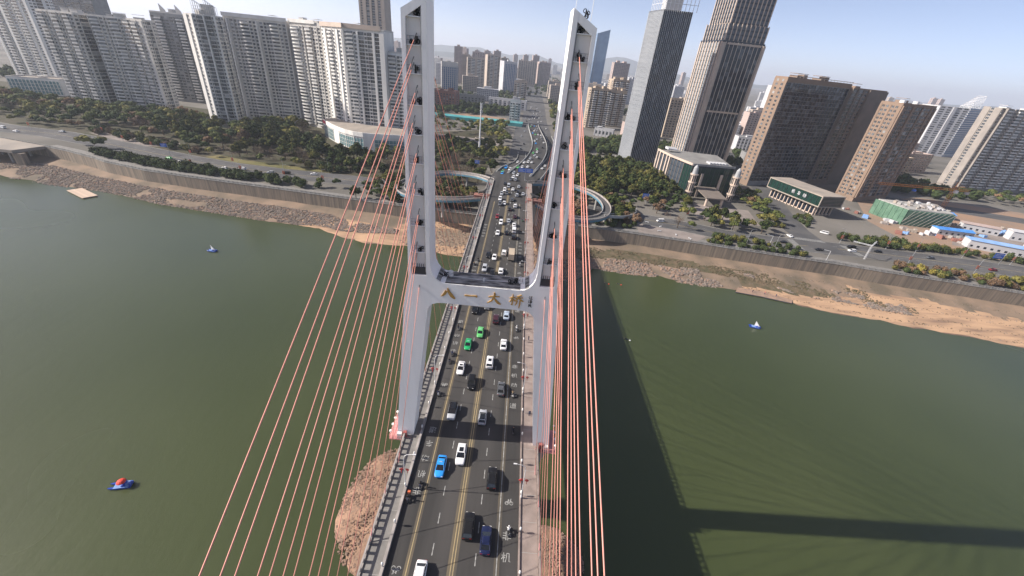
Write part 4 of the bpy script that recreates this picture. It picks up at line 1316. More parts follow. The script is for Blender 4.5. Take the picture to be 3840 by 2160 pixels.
# curved podium
pc = []
for k in range(11):
    a = k / 10
    pc.append((lerp(-192, -100, a), 420 - 58 * math.sin(PI * (0.08 + 0.5 * min(1, a * 1.35))) ** 1.2 + (0 if a < .74 else (a - .74) * 20)))
b = Bld('podium_building', 'curved teal glass podium with white fascia below the white-cornered tower', sx(pc), sx([(-98, 398), (-150, 402), (-186, 426)]), 27.5, 'apt_white', seed=23, roof='roof_tan')
for i in range(10):
    L = b.facet(i)[2]
    if i not in (2, 6):
        b.curtain(i, 0.6, 11.6, max(2, int(L / 2.6)), 3.2, 'glass_teal', 'apt_white', 0.22, 0.3)
    b.block(i, -0.05, L + 0.05, 0.02, 0.7, 11.9, 15.4, 2)
rs = MB()
b.block(0, 0.5, 9, 0.72, 0.95, 12.4, 15.0, 0, rs)
ob('sign_board', rs.mesh('sign_board', 'red_sign'), b.t, label='red sign on the fascia')
b.done(140)

# ---- glass tower and stone tower on the right
b = Bld('glass_tower', 'dark glass tower with close vertical white fins and sunlit left side tinted paler', [(110, 446), (116, 421), (142, 423)], [(139, 450)], 143, 'glass_dark', seed=31)
b.curtain(0, 2, 131, 12, 4.0, 'glass_sunlit', 'fin_white', 0.35, 0.55, gap=.12)
b.curtain(1, 2, 131, 15, 4.0, 'glass_dark', 'fin_white', 0.13, 0.4, gap=.1)
sh = MB()
sh.box(-0.4, -0.3, 0, 0.4, 0.5, 1)
cr = MB()
for k in range(9):
    q = b.at(1, 1.5 + k * 3.5, -1.0, b.h)
    cr.tube([q, (q[0], q[1], b.h + 26)], 0.25, 5)
    q = b.at(0, 1 + k * 2.9, -1.0, b.h)
    cr.tube([q, (q[0], q[1], b.h + 26)], 0.25, 5)
for zz in (5, 10, 15, 20, 25):
    cr.tube([b.at(1, 1, -1, b.h + zz), b.at(1, 30, -1, b.h + zz)], 0.2, 5)
    cr.tube([b.at(0, 1, -1, b.h + zz), b.at(0, 25, -1, b.h + zz)], 0.2, 5)
ob('roof_lattice', cr.mesh('roof_lattice', 'fin_white'), b.t)
co = MB()
q = b.at(1, 9, -12, b.h)
co.box(q[0] - 5, q[1] - 4, b.h, q[0] + 9, q[1] + 10, b.h + 22)
ob('lift_core', co.mesh('lift_core', 'far_white'), b.t)
st = MB()
for k in range(6):
    st.box(-14 + k * 1.5, -8 + k * 0.6, k * 0.6, 2, 22, k * 0.6 + 0.6)
ob('entrance_steps', st.mesh('entrance_steps', 'paving_grey'), b.t, (-2, -24, 0))
b.done(260)
b = Bld('stone_tower', 'tall beige stone and dark glass tower stepping back towards its top', [(175, 478), (182, 441), (223, 444)], [(226, 480)], 127, 'glass_dark', seed=32, trim='stone_beige')
b.curtain(0, 4, 114, 8, 3.9, 'glass_sunlit', 'stone_beige', 1.3, 0.8)
b.curtain(1, 4, 114, 9, 3.9, 'glass_dark', 'fin_beige', 0.36, 0.5, gap=.15, u0=2.9, u1=39)
for u0, u1 in ((-0.9, 2.5), (39.3, 41.6)):
    b.block(1, u0, u1, -0.2, 1.2, 0, 113.5, 2)
for z in (54, 112.0):
    b.block(1, 4.7, 37.3, 0.1, 0.9, z, z + 1.6, 2)
up = MB()
P_ = [Vector(q) for q in b.poly]
c0 = sum(P_, Vector((0, 0))) / 4
for lo_, hi_, k_ in ((0, 13, .93), (13, 44, .86)):
    up.poly([tuple(c0 + (q - c0) * k_) for q in P_], b.h + lo_ + .01, b.h + hi_)
    for i in (0, 1):
        A_, B_ = c0 + (P_[i] - c0) * k_, c0 + (P_[i + 1] - c0) * k_
        n_ = 9 if i else 8
        for q in range(n_ + 1):
            f = MB()
            f.box(-0.42, -0.7, 0, 0.42, 0.1, hi_ - lo_ + .6)
            p_ = A_.lerp(B_, q / n_)
            ob('pier', f.mesh('pier', 'stone_beige'), b.t, (p_.x, p_.y, b.h + lo_), b.facet(i)[1])
        for fl in range(int((hi_ - lo_) / 3.9)):
            L_ = (B_ - A_).length
            f = MB()
            f.box(0, -0.25, 0, L_, -0.01, 1.1)
            ob('spandrel', f.mesh('spandrel', 'glass_dark'), b.t, (A_.x, A_.y, b.h + lo_ + .5 + fl * 3.9), b.facet(i)[1])
ob('upper_tier', up.mesh('upper_tier', 'glass_mid'), b.t)
b.done(260)
b = Bld('podium_building', 'dark glass entrance block with beige pilasters and two round turrets before the stone tower', [(127, 373), (131, 347), (136, 330), (139, 320), (173, 323)], [(180, 374), (146, 380)], 36.5, 'glass_dark', seed=33, roof='roof_grey', trim='stone_beige')
b.curtain(0, 1, 24, 4, 4.4, 'glass_mid', 'stone_beige', 1.7, 1.1)
b.curtain(1, 1, 24, 4, 4.4, 'glass_mid', 'stone_dark', 0.4, 0.3)
b.curtain(2, 1, 24, 3, 4.4, 'glass_green', 'dark_metal', 0.3, 0.3)
b.curtain(3, 1, 24, 9, 4.4, 'glass_green', 'dark_metal', 0.2, 0.25)
for u in (9.5, 25.5):
    b.block(3, u - .9, u + .9, 0.02, 1.1, 0, 18.5, 2)
for i in range(4):
    L = b.facet(i)[2]
    b.block(i, -0.1, L + 0.1, 0.02, 0.8, 24.0, 25.6, 3 if i == 3 else 2)
for x, y in ((139.5, 313.5), (174, 317)):
    q = Vector((x, y)) - b.o
    tu = MB()
    tu.tube([(0, 0, 0), (0, 0, 19)], 2.4, 14)
    for zz in (5.2, 12.5, 18.4):
        tu.tube([(0, 0, zz), (0, 0, zz + .9)], 3.0, 14)
    to = ob('turret', tu.mesh('turret', 'stone_beige'), b.t, (q.x, q.y, 0))
    tu = MB()
    tu.tube([(0, 0, 19), (0, 0, 24), (0, 0, 26)], [2.1, 1.7, 0.3], 12)
    ob('turret_cap', tu.mesh('turret_cap', 'grey_metal'), to)
    tg = MB()
    for k in range(9):
        a = k * 2 * PI / 9
        for z0, z1 in ((1, 5), (6.4, 12.2), (13.6, 18.2)):
            tg.box(2.3 * math.cos(a) - .3, 2.3 * math.sin(a) - .3, z0, 2.3 * math.cos(a) + .3, 2.3 * math.sin(a) + .3, z1)
    ob('turret_glass', tg.mesh('turret_glass', 'glass_dark'), to, kind='stuff')
q = Vector((154, 305)) - b.o
pt = MB()
pt.poly([(-9, -10), (7, -10), (8, 14), (-9, 14)], [6.0, 6.0, 8.2, 8.2], [6.7, 6.7, 9.0, 9.0])
ob('porch', pt.mesh('porch', 'stone_dark'), b.t, (q.x, q.y, 0), R(3))
for x in (-6.5, 4.8):
    pt = MB()
    pt.tube([(0, 0, 0), (0, 0, 6.2)], 1.0, 10)
    ob('porch_column', pt.mesh('porch_column', 'stone_beige'), b.t, (q.x + x, q.y - 8, 0))
sk = MB()
for k in range(6):
    sk.box(k * 2.6 - 8, -1.1, 0, k * 2.6 - 6.2, 5, 1.2)
ob('roof_skylight', sk.mesh('roof_skylight', 'far_white'), b.t, b.at(3, 25, -8, b.h), b.facet(3)[1])
sk = MB()
sk.poly([(-4, -3), (5, -2), (4, 4), (-5, 3)], 2.0, [3.2, 2.4, 3.4, 4.0])
ob('roof_canopy', sk.mesh('roof_canopy', 'far_white'), b.t, b.at(0, 6, -9, b.h))
b.done(200)

# ---- brown slab hotel, its lower wing and the second brown block
b = Bld('brown_tower', 'broad brown slab with a dark glass grid front and sunlit left end', [(213, 388), (218, 378), (297, 414)], [(292, 430)], 101, 'apt_dark', seed=34, trim='stone_brown')
b.block(0, -.2, 11.3, -.2, .3, 0, b.h + .5, 2)
b.facade(0, [(1, 'n', .02), (1.6, 'w', .31, 2), (1, 'n', .02), (1.6, 'w', .31, 2), (1, 'n', .02)], 4, 27, 3.15)
b.curtain(1, 4, 86.5, 20, 3.15, 'glass_dark', 'stone_dark', 0.22, 0.3, gap=.28, u0=1.2, u1=85.5)
b.roof(n=4, m='stone_brown')
b.block(1, -.2, b.facet(1)[2], -.2, .35, b.h - 2.5, b.h + .5, 2)
cg = MB()
for k in range(20):
    cg.tube([b.at(1, 2 + k * 4.6, -1, b.h), b.at(1, 2 + k * 4.6, -1, b.h + 2.6)], 0.14, 4)
cg.tube([b.at(1, 2, -1, b.h + 2.5), b.at(1, 90, -1, b.h + 2.5)], 0.22, 4)
ob('roof_pergola', cg.mesh('roof_pergola', 'rail_grey'), b.t)
b.done(300)
b = Bld('brown_tower', 'brown block with a blank shaded right half beside the glass grid slab', [(298, 411), (345, 432)], [(338, 448), (292, 428)], 98.5, 'stone_dark', seed=35)
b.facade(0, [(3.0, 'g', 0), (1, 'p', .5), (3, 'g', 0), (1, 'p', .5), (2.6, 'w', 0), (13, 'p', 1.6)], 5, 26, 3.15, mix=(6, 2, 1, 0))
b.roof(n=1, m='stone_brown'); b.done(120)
b = Bld('brown_tower', 'brown apartment block with punched windows and a sunlit window grid end, white tanks on roof', [(296, 371), (303, 357), (349, 378)], [(342, 394)], 91, 'stone_brown', seed=36)
b.facade(0, [(1.2, 'p', .3), (2.2, 'w', 0), (2.2, 'w', 0), (1, 'p', .3), (2.2, 'w', 0), (2.2, 'w', 0), (1.6, 'p', .5)], 4, 24, 3.1)
b.facade(1, [(2, 'p', 1.2), (3, 'w', 0), (3.2, 'g', 0.1), (3, 'w', 0), (1.4, 'p', .8), (2.6, 'v', 0), (3.2, 'g', .1), (3.2, 'g', .1), (1.2, 'p', .6), (3.2, 'g', .1), (2.6, 'v', 0), (2.4, 'w', 0), (2.2, 'p', .6), (2.4, 'w', 0), (1.6, 'p', .6)], 4, 24, 3.1, mix=(6, 3, 1, 1))
b.roof(n=1, m='stone_brown')
for u in (14, 34):
    tk = MB()
    tk.tube([(0, 0, 0), (0, 0, 3.2)], 2.2, 10)
    ob('water_tank', tk.mesh('water_tank', 'white_metal'), b.t, b.at(1, u, -8, b.h))
b.done(260)
b = Bld('office_block', 'curved white office block with striped floors and an open lattice sail roof', [(700, 758), (745, 752), (792, 776)], [(800, 810), (706, 800)], 90, 'far_white', seed=37)
b.facade(0, [(3, 'w', 0), (3, 'w', 0), (1.4, 'p', 1.2), (3, 'w', 0), (3, 'w', 0)], 3, 22, 3.4)
for i, f0 in ((1, 22),):
    L = b.facet(i)[2]
    for f in range(22):
        b.put(('band',), 'floor_band', lambda: (lambda m: (m.box(0, -0.9, 0, L, -0.01, 1.5), (m, ['far_white']))[1])(MB()), b.at(i, 0, 0, 4 + f * 3.4), b.facet(i)[1])
        b.put(('gl',), 'window', lambda: (lambda m: (m.box(0.3, -0.3, 0, L - .3, -0.01, 1.85), (m, ['glass_blue']))[1])(MB()), b.at(i, 0, 0, 5.52 + f * 3.4), b.facet(i)[1])
lt = MB()
for k in range(8):
    u = k * 6
    h = 3 + 17 * (k / 7)
    lt.tube([b.at(1, u, -3, b.h), b.at(1, u, -3, b.h + h)], 0.4, 4)
    lt.tube([b.at(1, u, -14, b.h), b.at(1, u, -14, b.h + h)], 0.4, 4)
    lt.tube([b.at(1, u, -3, b.h + h), b.at(1, u, -14, b.h + h)], 0.35, 4)
for d in (-3, -8, -14):
    lt.tube([b.at(1, 0, d, b.h + 3), b.at(1, 42, d, b.h + 20)], 0.4, 4)
    lt.tube([b.at(1, 0, d, b.h + 1), b.at(1, 42, d, b.h + 10)], 0.3, 4)
ob('sail_lattice', lt.mesh('sail_lattice', 'white_metal'), b.t)
b.done(60)
b = Bld('apartment_tower', 'grey balconied apartment tower with beige sunlit piers at the right edge', [(491, 481), (494, 465), (596, 484)], [(594, 502)], 94, 'apt_greybrown', seed=38)
b.facade(0, [(3, 'p', .6), (2, 'r', 0), (3, 'p', .6)], 3, 27, 3.0)
PB = [(1.3, 'p', 2.6), (4.4, 'b', 1), (2, 'r', 0), (2.4, 'w', .5), (4.4, 'b', 1)]
b.facade(1, [(2.4, 'w', .3)] + PB + PB + PB + PB, 3, 27, 3.0, ac=0.3)
b.roof(n=3); b.done(260)
b = Bld('apartment_tower', 'grey balconied apartment tower behind, closest to the picture edge', [(604, 520), (690, 540)], [(690, 570), (604, 550)], 96, 'apt_wall', seed=39)
b.facade(0, PB + PB + PB, 3, 27, 3.0)
b.roof(n=2); b.done(40)

# ---- green-glass hall with projecting upper storey
hall = thing('exhibition_hall', 'low hall with a projecting dark green glass upper box and flat tan roof', 'hall', (230, 296, GZ), R(13))
m = MB()
m.box(4, 5, 0, 19.5, 51, 7.5)
ob('lower_storey', m.mesh('lower_storey', 'stone_beige'), hall)
m = MB()
m.box(0, 0, 7.502, 21, 53, 8.3)
m.box(0, 0, 15.2, 21, 53, 16.0)
m.box(0, 0, 8.301, .7, .7, 15.199)
m.box(20.3, 0, 8.301, 21, .7, 15.199)
m.box(0, 52.3, 8.301, .7, 53, 15.199)
ob('upper_frame', m.mesh('upper_frame', 'roof_tan'), hall)
m = MB()
m.box(.45, .45, 8.301, 20.6, 52.6, 15.199)
ob('upper_glass', m.mesh('upper_glass', 'glass_green'), hall)
for k in range(13):
    c_ = MB()
    c_.box(-0.35, -0.35, 0, 0.35, 0.35, 7.5)
    ob('column', c_.mesh('column', 'stone_beige'), hall, (3.4, 5 + k * 3.7, 0))
    g_ = MB()
    g_.box(-0.05, -1.3, 0, 0.0, 1.3, 5.5)
    if k < 12:
        ob('window', g_.mesh('window', 'glass_dark'), hall, (3.99, 6.85 + k * 3.7, 0.8))
for k in range(5):
    c_ = MB()
    c_.box(-0.35, -0.35, 0, 0.35, 0.35, 7.5)
    ob('column', c_.mesh('column', 'stone_beige'), hall, (5.2 + k * 3.4, 4.4, 0))
    g_ = MB()
    g_.box(-1.1, -0.05, 0, 1.1, 0, 5.5)
    if k < 4:
        ob('window', g_.mesh('window', 'glass_dark'), hall, (6.9 + k * 3.4, 4.98, 0.8))
for k in range(12):
    g_ = MB()
    g_.box(0.1, -0.06, 0, 0.44, 0.06, 6.9)
    ob('mullion', g_.mesh('mullion', 'dark_metal'), hall, (0, 4 + k * 4.2, 8.3))
for k, st in enumerate((GLYPH['ji'], GLYPH['che'], GLYPH['dong'])):
    ob('sign_character', stroke_shape(st, 3.0, 0.2, depth=0.25).mesh('sign_character', 'far_white'), hall, (0.1, 26 - k * 5.5, 12.0), -PI / 2)
for k in range(6):
    g_ = MB()
    g_.box(1.2, 0.12, 0, 20, 0.44, 0.35)
    ob('louvre', g_.mesh('louvre', 'stone_dark'), hall, (0, 0, 8.9 + k * 1.05))

# ---- building wrapped in green netting
net = thing('building_shell', 'low building under construction wrapped in green netting, scaffold poles across it', 'building', (299, 299, GZ), R(-3))
m = MB()
m.poly([(0, 0), (34, -1), (44, 28), (-6, 26)], 0, 11.5)
ob('netting', m.mesh('netting', 'green_net'), net)
m = MB()
m.poly([(1, 1), (33, 0), (42.5, 27), (-5, 25)], 11.502, 12.2)
ob('top_slab', m.mesh('top_slab', 'concrete'), net)
for k in range(12):
    p_ = MB()
    x = -6 + 3.6 * k
    p_.tube([(max(0, x), -0.18 - 0.028 * max(0, x), 0.2 if x >= 0 else 2.5), (min(34, x + 11), -0.2 - 0.03 * min(34, x + 11), 11.6 if x + 11 <= 34 else 6.0)], 0.11, 5)
    ob('scaffold_pole', p_.mesh('scaffold_pole', 'rail_grey'), net)
for k in range(8):
    p_ = MB()
    t = k / 7
    p_.tube([(-6 * t - 0.2, 26 * t, 0), (-6 * t - 0.2, 26 * t, 12.2)], 0.1, 5)
    ob('scaffold_pole', p_.mesh('scaffold_pole', 'green_net'), net)
g = random.Random(3)
for k in range(40):
    p_ = MB()
    a, b_, c_ = g.uniform(.5, 2.2), g.uniform(.5, 1.6), g.uniform(.5, 1.9)
    p_.box(-a, -b_, 0, a, b_, c_)
    ob('formwork', p_.mesh('formwork', g.choice(('far_white', 'concrete', 'roof_tan', 'rail_grey'))), net, (g.uniform(1, 38), g.uniform(4, 24), 12.2), g.uniform(0, 3))

# ---- tower crane
cr_ = thing('tower_crane', 'orange tower crane over the netted building, its long jib reaching left', 'crane', (394, 367, GZ))
def lattice(p, q, w, n, mi=0, r=0.12):
    m = MB()
    p, q = Vector(p), Vector(q)
    d_ = (q - p).normalized()
    a = d_.cross(Vector((0, 0, 1)) if abs(d_.z) < .9 else Vector((0, 1, 0))).normalized() * w / 2
    b_ = d_.cross(a).normalized() * w / 2
    C4 = [a + b_, a - b_, -a - b_, -a + b_]
    for c_ in C4:
        m.tube([p + c_, q + c_], r, 4)
    for k in range(n):
        t0, t1 = k / n, (k + 1) / n
        for e in range(4):
            m.tube([p.lerp(q, t0) + C4[e], p.lerp(q, t1) + C4[(e + 1) % 4]], r * 0.6, 3)
    return m
ob('mast', lattice((0, 0, 0), (0, 0, 19.5), 2.0, 9).mesh('mast', 'crane_orange'), cr_)
JD = Vector((-0.998, -0.06, 0))
ob('jib', lattice(Vector((0, 0, 17)), Vector((0, 0, 17)) + JD * 72, 1.5, 34).mesh('jib', 'crane_orange'), cr_)
ob('counter_jib', lattice(Vector((0, 0, 17)), Vector((0, 0, 17)) - JD * 15, 1.5, 8).mesh('counter_jib', 'crane_orange'), cr_)
m = MB()
m.box(-1.2, -1.2, 0, 1.2, 1.2, 2.4)
ob('cabin', m.mesh('cabin', 'white_metal'), cr_, (1.6, -1.2, 14.4))
m = MB()
m.box(-1.5, -1.0, -2.4, 1.5, 1.0, 0)
ob('counterweight', m.mesh('counterweight', 'concrete'), cr_, tuple(Vector((0, 0, 16.2)) - JD * 14))
m = MB()
m.tube([(0, 0, 19.5), (0, 0, 23.5)], [0.6, 0.15], 4)
m.tube([Vector((0, 0, 23.5)), Vector((0, 0, 17.8)) + JD * 45], 0.06, 3)
m.tube([Vector((0, 0, 23.5)), Vector((0, 0, 17.8)) - JD * 13], 0.06, 3)
ob('apex', m.mesh('apex', 'crane_orange'), cr_)
m = MB()
m.tube([Vector((0, 0, 16.2)) + JD * 36, Vector((0, 0, 14.2)) + JD * 36], 0.06, 3)
m.box(-0.9 + JD.x * 36, -1.2 + JD.y * 36, 12.7, 0.9 + JD.x * 36, 1.2 + JD.y * 36, 14.2)
ob('hook_block', m.mesh('hook_block', 'sign_blue'), cr_)

# ---- site sheds with blue roofs, white cabins, small blocks by the site
def shed(name, label, x, y, L, W_, H_, rz, roofm, wallm='far_white', gable=1.2):
    t = thing(name, label, 'shed', (x, y, GZ), rz, 'sheds on the building site')
    m = MB()
    m.box(0, 0, 0, L, W_, H_)
    ob('wall', m.mesh('wall', wallm), t)
    m = MB()
    m.add([(-.4, -.5, H_), (L + .4, -.5, H_), (L + .4, W_ / 2, H_ + gable), (-.4, W_ / 2, H_ + gable), (-.4, W_ + .5, H_), (L + .4, W_ + .5, H_)], [(0, 1, 2, 3), (3, 2, 5, 4), (0, 3, 4), (1, 5, 2)])
    ob('roof', m.mesh('roof', roofm), t)
    n = max(2, int(L / 3.6))
    for k in range(n):
        q = MB()
        q.box(-0.7, -0.05, 0, 0.7, -0.003, 1.3)
        ob('window', q.mesh('window', 'glass_dark'), t, ((k + .5) * L / n, 0, 1.2))
    return t
shed('site_shed', 'bright blue roofed open shed beside the netted building', 313, 283, 24, 7, 4.2, R(-6), 'blue_roof')
shed('site_shed', 'long pale-blue roofed cabin row nearest the riverside hedge', 313, 260, 36, 8, 5.6, R(-22), 'blue_roof_pale')
shed('site_shed', 'pale-blue roofed cabin row with white gables further along the site', 352, 257, 22, 8, 5.6, R(-20), 'blue_roof_pale')
shed('site_shed', 'blue roofed cabin row at the picture edge', 366, 264, 40, 8, 5.6, R(-20), 'blue_roof_pale')
shed('site_shed', 'two-storey white cabin row with grey roof behind the blue roofs', 372, 288, 46, 7, 6.5, R(-20), 'far_white')
shed('site_shed', 'white cabin row with mauve roof edge beside the crane', 350, 303, 22, 6, 5.0, R(-24), 'far_pink')
shed('site_shed', 'small blue roofed store behind the netted building', 352, 330, 16, 10, 4.0, R(-10), 'blue_roof')

# ---- housing of low tan blocks behind the brown towers
def slab_block(name, label, x, y, L, D, H_, rz, wallm, roofm, group, nf, nb, cat='building', cap=24):
    b = Bld(name, label, [(x, y), (x + L * math.cos(rz), y + L * math.sin(rz))], [(x + L * math.cos(rz) - D * math.sin(rz), y + L * math.sin(rz) + D * math.cos(rz)), (x - D * math.sin(rz), y + D * math.cos(rz))], GZ + H_, wallm, seed=int(x + y * 3), roof=roofm, group=group, cat=cat)
    fh = (H_ - 1.0) / nf
    pat = []
    for k in range(nb):
        pat += [(3, 'w', 0.0), (1.0, 'p', 0.25)]
    b.facade(0, [(1, 'p', 0.25)] + pat, 0.6, nf, fh)
    b.roof(n=1, hh=2.4, m=wallm)
    return b.done(cap)
k = 0
for x, y, L in ((455, 520, 40), (500, 545, 44), (470, 570, 46), (520, 590, 50), (480, 620, 60), (560, 640, 50), (500, 670, 60), (590, 690, 60), (430, 500, 22)):
    slab_block('housing_block', 'low tan flat-roofed housing block between the brown towers and the white office', x, y, L, 13, 19 + (k % 3) * 3, R(12 + (k % 3) * 3), 'far_pink' if k % 2 else 'apt_beige', 'roof_tan', 'low tan housing blocks', 6, 9, cap=12)
    k += 1
# white grid tower and small blocks between the stone tower and the brown slab
slab_block('tower_block', 'white grid-fronted tower between the stone tower and the brown slab', 556, 1010, 74, 40, 80, R(-4), 'far_white', 'roof_grey', None, 22, 14, cap=60)
slab_block('housing_block', 'brick-red apartment block low between the stone tower and the brown slab', 385, 745, 46, 18, 38, R(4), 'far_pink', 'roof_tan', None, 11, 8, cap=60)
slab_block('office_block', 'white low office with ribbon windows below the brick-red block', 300, 585, 34, 22, 17, R(-6), 'far_white', 'roof_grey', None, 4, 7, cap=40)
slab_block('housing_block', 'dark-roofed low block at the foot of the brown slab', 262, 480, 34, 20, 12, R(-10), 'apt_dark', 'roof_grey', None, 3, 7, cap=30)
slab_block('housing_block', 'beige apartment block seen between the glass and stone towers', 214, 640, 40, 20, 52, R(2), 'apt_beige', 'roof_tan', None, 15, 8, cap=60)
# beige apartments left of the glass tower
for x, y, L, H_, lab in ((101, 660, 30, 54, 'tan balconied apartment block right of the pylon leg, boxy roof turrets'), (134, 700, 30, 52, 'tan apartment block with roof turrets beside the glass tower'), (150, 760, 28, 66, 'taller pinkish apartment tower behind the tan blocks')):
    b = Bld('apartment_tower', lab, [(x - 6, y + 14), (x, y), (x + L, y + 4)], [(x + L, y + 22)], GZ + H_, 'apt_beige', seed=int(x), roof='roof_tan')
    nf = int(H_ / 3) - 1
    b.facade(1, [(3, 'w', .5), (4, 'b', .8), (2, 'r', 0), (4, 'b', .8), (3, 'w', .5), (2, 'r', 0), (4, 'b', .8)], 2, nf, 3.0, ac=.2)
    b.facade(0, [(2, 'w', .3), (2, 'p', .6), (2, 'w', .3)], 2, nf, 3.0)
    b.roof(n=5, hh=4, m='apt_beige'); b.done(120)
slab_block('housing_block', 'pink low block in front of the tan apartments', 150, 600, 26, 14, 18, R(20), 'far_pink', 'roof_tan', None, 5, 6, cap=40)
slab_block('housing_block', 'white low block with ribbon windows beside the pink one', 178, 618, 16, 14, 20, R(10), 'far_white', 'roof_grey', None, 5, 4, cap=40)
slab_block('hall_building', 'white low hall with dark roof beyond the palms', 104, 590, 26, 12, 9, R(-18), 'far_white', 'dark_metal', None, 1, 5, cap=20)
# blue sliced tower
b = Bld('glass_tower', 'tall blue glass tower with a slanted top beyond the pylon', [(214, 1502), (252, 1500)], [(252, 1540), (214, 1540)], 178, 'glass_blue', seed=51)
tp_ = MB()
tp_.xz([(0, 0), (38, 0), (38, 19), (0, 6)], -2, 36)
ob('slanted_top', tp_.mesh('slanted_top', 'glass_blue'), b.t, (0, 2, b.h + 0.01))
for f in range(40):
    b.put(('band',), 'floor_band', lambda: (lambda m: (m.box(0, -0.4, 0, 38, -0.01, 0.7), (m, ['glass_grey']))[1])(MB()), b.at(0, 0, 0, 4 + f * 4.0), 0)
b.done(60)

# ---- middle distance beyond the approach road
def mid(name, label, x, y, w, d_, ztop, wallm, style, rz=0.0, cat='building', cap=60):
    c, s_ = math.cos(rz), math.sin(rz)
    b = Bld(name, label, [(x, y), (x + w * c, y + w * s_), (x + w * c - d_ * s_, y + w * s_ + d_ * c)], [(x - d_ * s_, y + d_ * c)], ztop, wallm, seed=int(abs(x) + y), cat=cat)
    nf = int((ztop - GZ - 3) / 3.4)
    if style == 'fins':
        b.curtain(0, 3, ztop - GZ - 4, 8, 3.4, 'glass_blue', 'far_white', 1.4, 0.6)
        b.curtain(1, 3, ztop - GZ - 4, 5, 3.4, 'glass_dark', 'far_white', 1.0, 0.5)
    elif style == 'grid':
        b.facade(0, [(1, 'p', .6)] + [(2.4, 'w', 0), (1, 'p', .6)] * 8, 3, nf, 3.4)
        b.facade(1, [(3, 'p', .02), (2, 'w', 0), (3, 'p', .02)], 3, nf, 3.4)
    else:
        b.facade(0, [(3, 'w', .3), (3, 'b', .4), (1.6, 'p', .8), (3, 'b', .4), (3, 'w', .3)], 3, nf, 3.4)
        b.facade(1, [(3, 'p', .02), (2, 'w', 0), (3, 'p', .02)], 3, nf, 3.4)
    b.roof(n=2, m=wallm)
    b.done(cap)
    return b
mid('tower_block', 'dark and white striped tower with a hipped cap just right of the left pylon leg', -152, 822, 30, 34, 76, 'apt_wall', 'fins', R(12))
mid('tower_block', 'beige tower with twin rounded fronts, left of the beige pair', -150, 1160, 44, 40, 84, 'far_beige', 'apt', R(10))
mid('tower_block', 'beige tower with grey side, right of the beige pair', -108, 1258, 36, 44, 94, 'far_beige', 'apt', R(14))
mid('tower_block', 'paler tower standing behind the beige pair', -170, 1420, 60, 30, 98, 'far_pink', 'grid', R(5))
mid('tower_block', 'white and blue finned tower with a capped top in the middle of the city view', -55, 1128, 34, 36, 84, 'far_white', 'fins', R(20))
mid('office_block', 'broad beige grid-fronted block behind the finned tower', -30, 1620, 66, 40, 87, 'far_beige', 'grid', R(2))
mid('office_block', 'pinkish tower with red roof letters, right of the broad beige block', 44, 1640, 42, 60, 88, 'far_pink', 'grid', R(6))
mid('housing_block', 'white and beige blank-sided block below the broad beige block', -22, 980, 28, 22, 50, 'far_beige', 'apt', R(0))
mid('school_block', 'long white low block with dark ribbon windows beyond the teal netting', -120, 800, 52, 14, 28, 'apt_dark', 'grid', R(6))
mid('school_block', 'long white galleried block beside the dark ribbon block', -62, 812, 70, 14, 27, 'far_white', 'grid', R(-6))
mid('brick_block', 'red brick building with white bands behind the left pylon leg', -150, 716, 42, 24, 38, 'brick_red', 'grid', R(-8))
b = mid('stair_tower', 'white windowed stair tower standing by the teal netting', -16, 634, 15, 9, 41.5, 'far_white', 'none', R(-3))
mid('housing_block', 'pink plaster block right of the boulevard, far end', 62, 1000, 26, 20, 38, 'far_pink', 'apt', R(0))
t = thing('site_screen', 'long teal netting screen round a cleared site beyond the park', 'fence', (-128, 603, GZ), R(-2.2))
m = MB()
m.box(0, 0, 0, 132, 26, 3.6)
m.box(0, -0.4, 0, 132, -0.05, 4.4)
ob('netting', m.mesh('netting', 'teal_net'), t)
sheet('cleared_site', [(-100, 690), (10, 665), (6, 640), (-110, 650)], GZ + 0.03, 'bare_earth')
sheet('sports_field', [(-120, 486), (-20, 474), (-18, 446), (-120, 452)], GZ + 0.03, 'plaza')
sheet('sports_court', [(-112, 470), (-30, 462), (-29, 452), (-112, 456)], GZ + 0.04, 'paving')

# ---- far city: blocks sharing a few shapes
protos = []
for k, (w_, d_, h_, wm_) in enumerate(((30, 16, 52, 'far_white'), (26, 18, 78, 'far_beige'), (44, 16, 24, 'far_white'), (24, 22, 96, 'far_pink'), (36, 14, 38, 'far_beige'), (60, 18, 18, 'far_white'), (28, 20, 62, 'far_white'))):
    body = MB()
    body.box(-w_ / 2, -d_ / 2, -1, w_ / 2, d_ / 2, h_)
    body.box(-w_ / 6, -d_ / 5, h_, w_ / 6, d_ / 5, h_ + 4)
    win = MB()
    for f in range(int(h_ / 3.3)):
        z = 1.2 + f * 3.3
        for c in range(int(w_ / 4)):
            win.box(-w_ / 2 + 1.0 + c * 4, -d_ / 2 - 0.06, z, -w_ / 2 + 3.4 + c * 4, -d_ / 2 - 0.001, z + 1.7)
        for sgn in (-1, 1):
            win.box(min(sgn * w_ / 2, sgn * (w_ / 2 + .06)), -3, z, max(sgn * w_ / 2, sgn * (w_ / 2 + .06)), 3, z + 1.7)
    protos.append((body.mesh('wall', wm_), win.mesh('windows', 'far_band')))
g = random.Random(21)
placed = [(-150, 822, 45), (-150, 1160, 50), (-100, 1260, 50), (-140, 1420, 60), (-40, 1130, 45), (0, 1630, 70), (65, 1650, 60), (-10, 985, 35), (-95, 800, 50), (-30, 812, 60), (-130, 716, 50), (232, 1520, 50), (600, 1020, 80), (410, 750, 50), (745, 770, 90)]
cnt = 0
tries = 0
FARWORD = ['white mid-rise', 'tall beige', 'long low white', 'tall pinkish', 'beige mid-rise', 'low flat white', 'white high-rise']
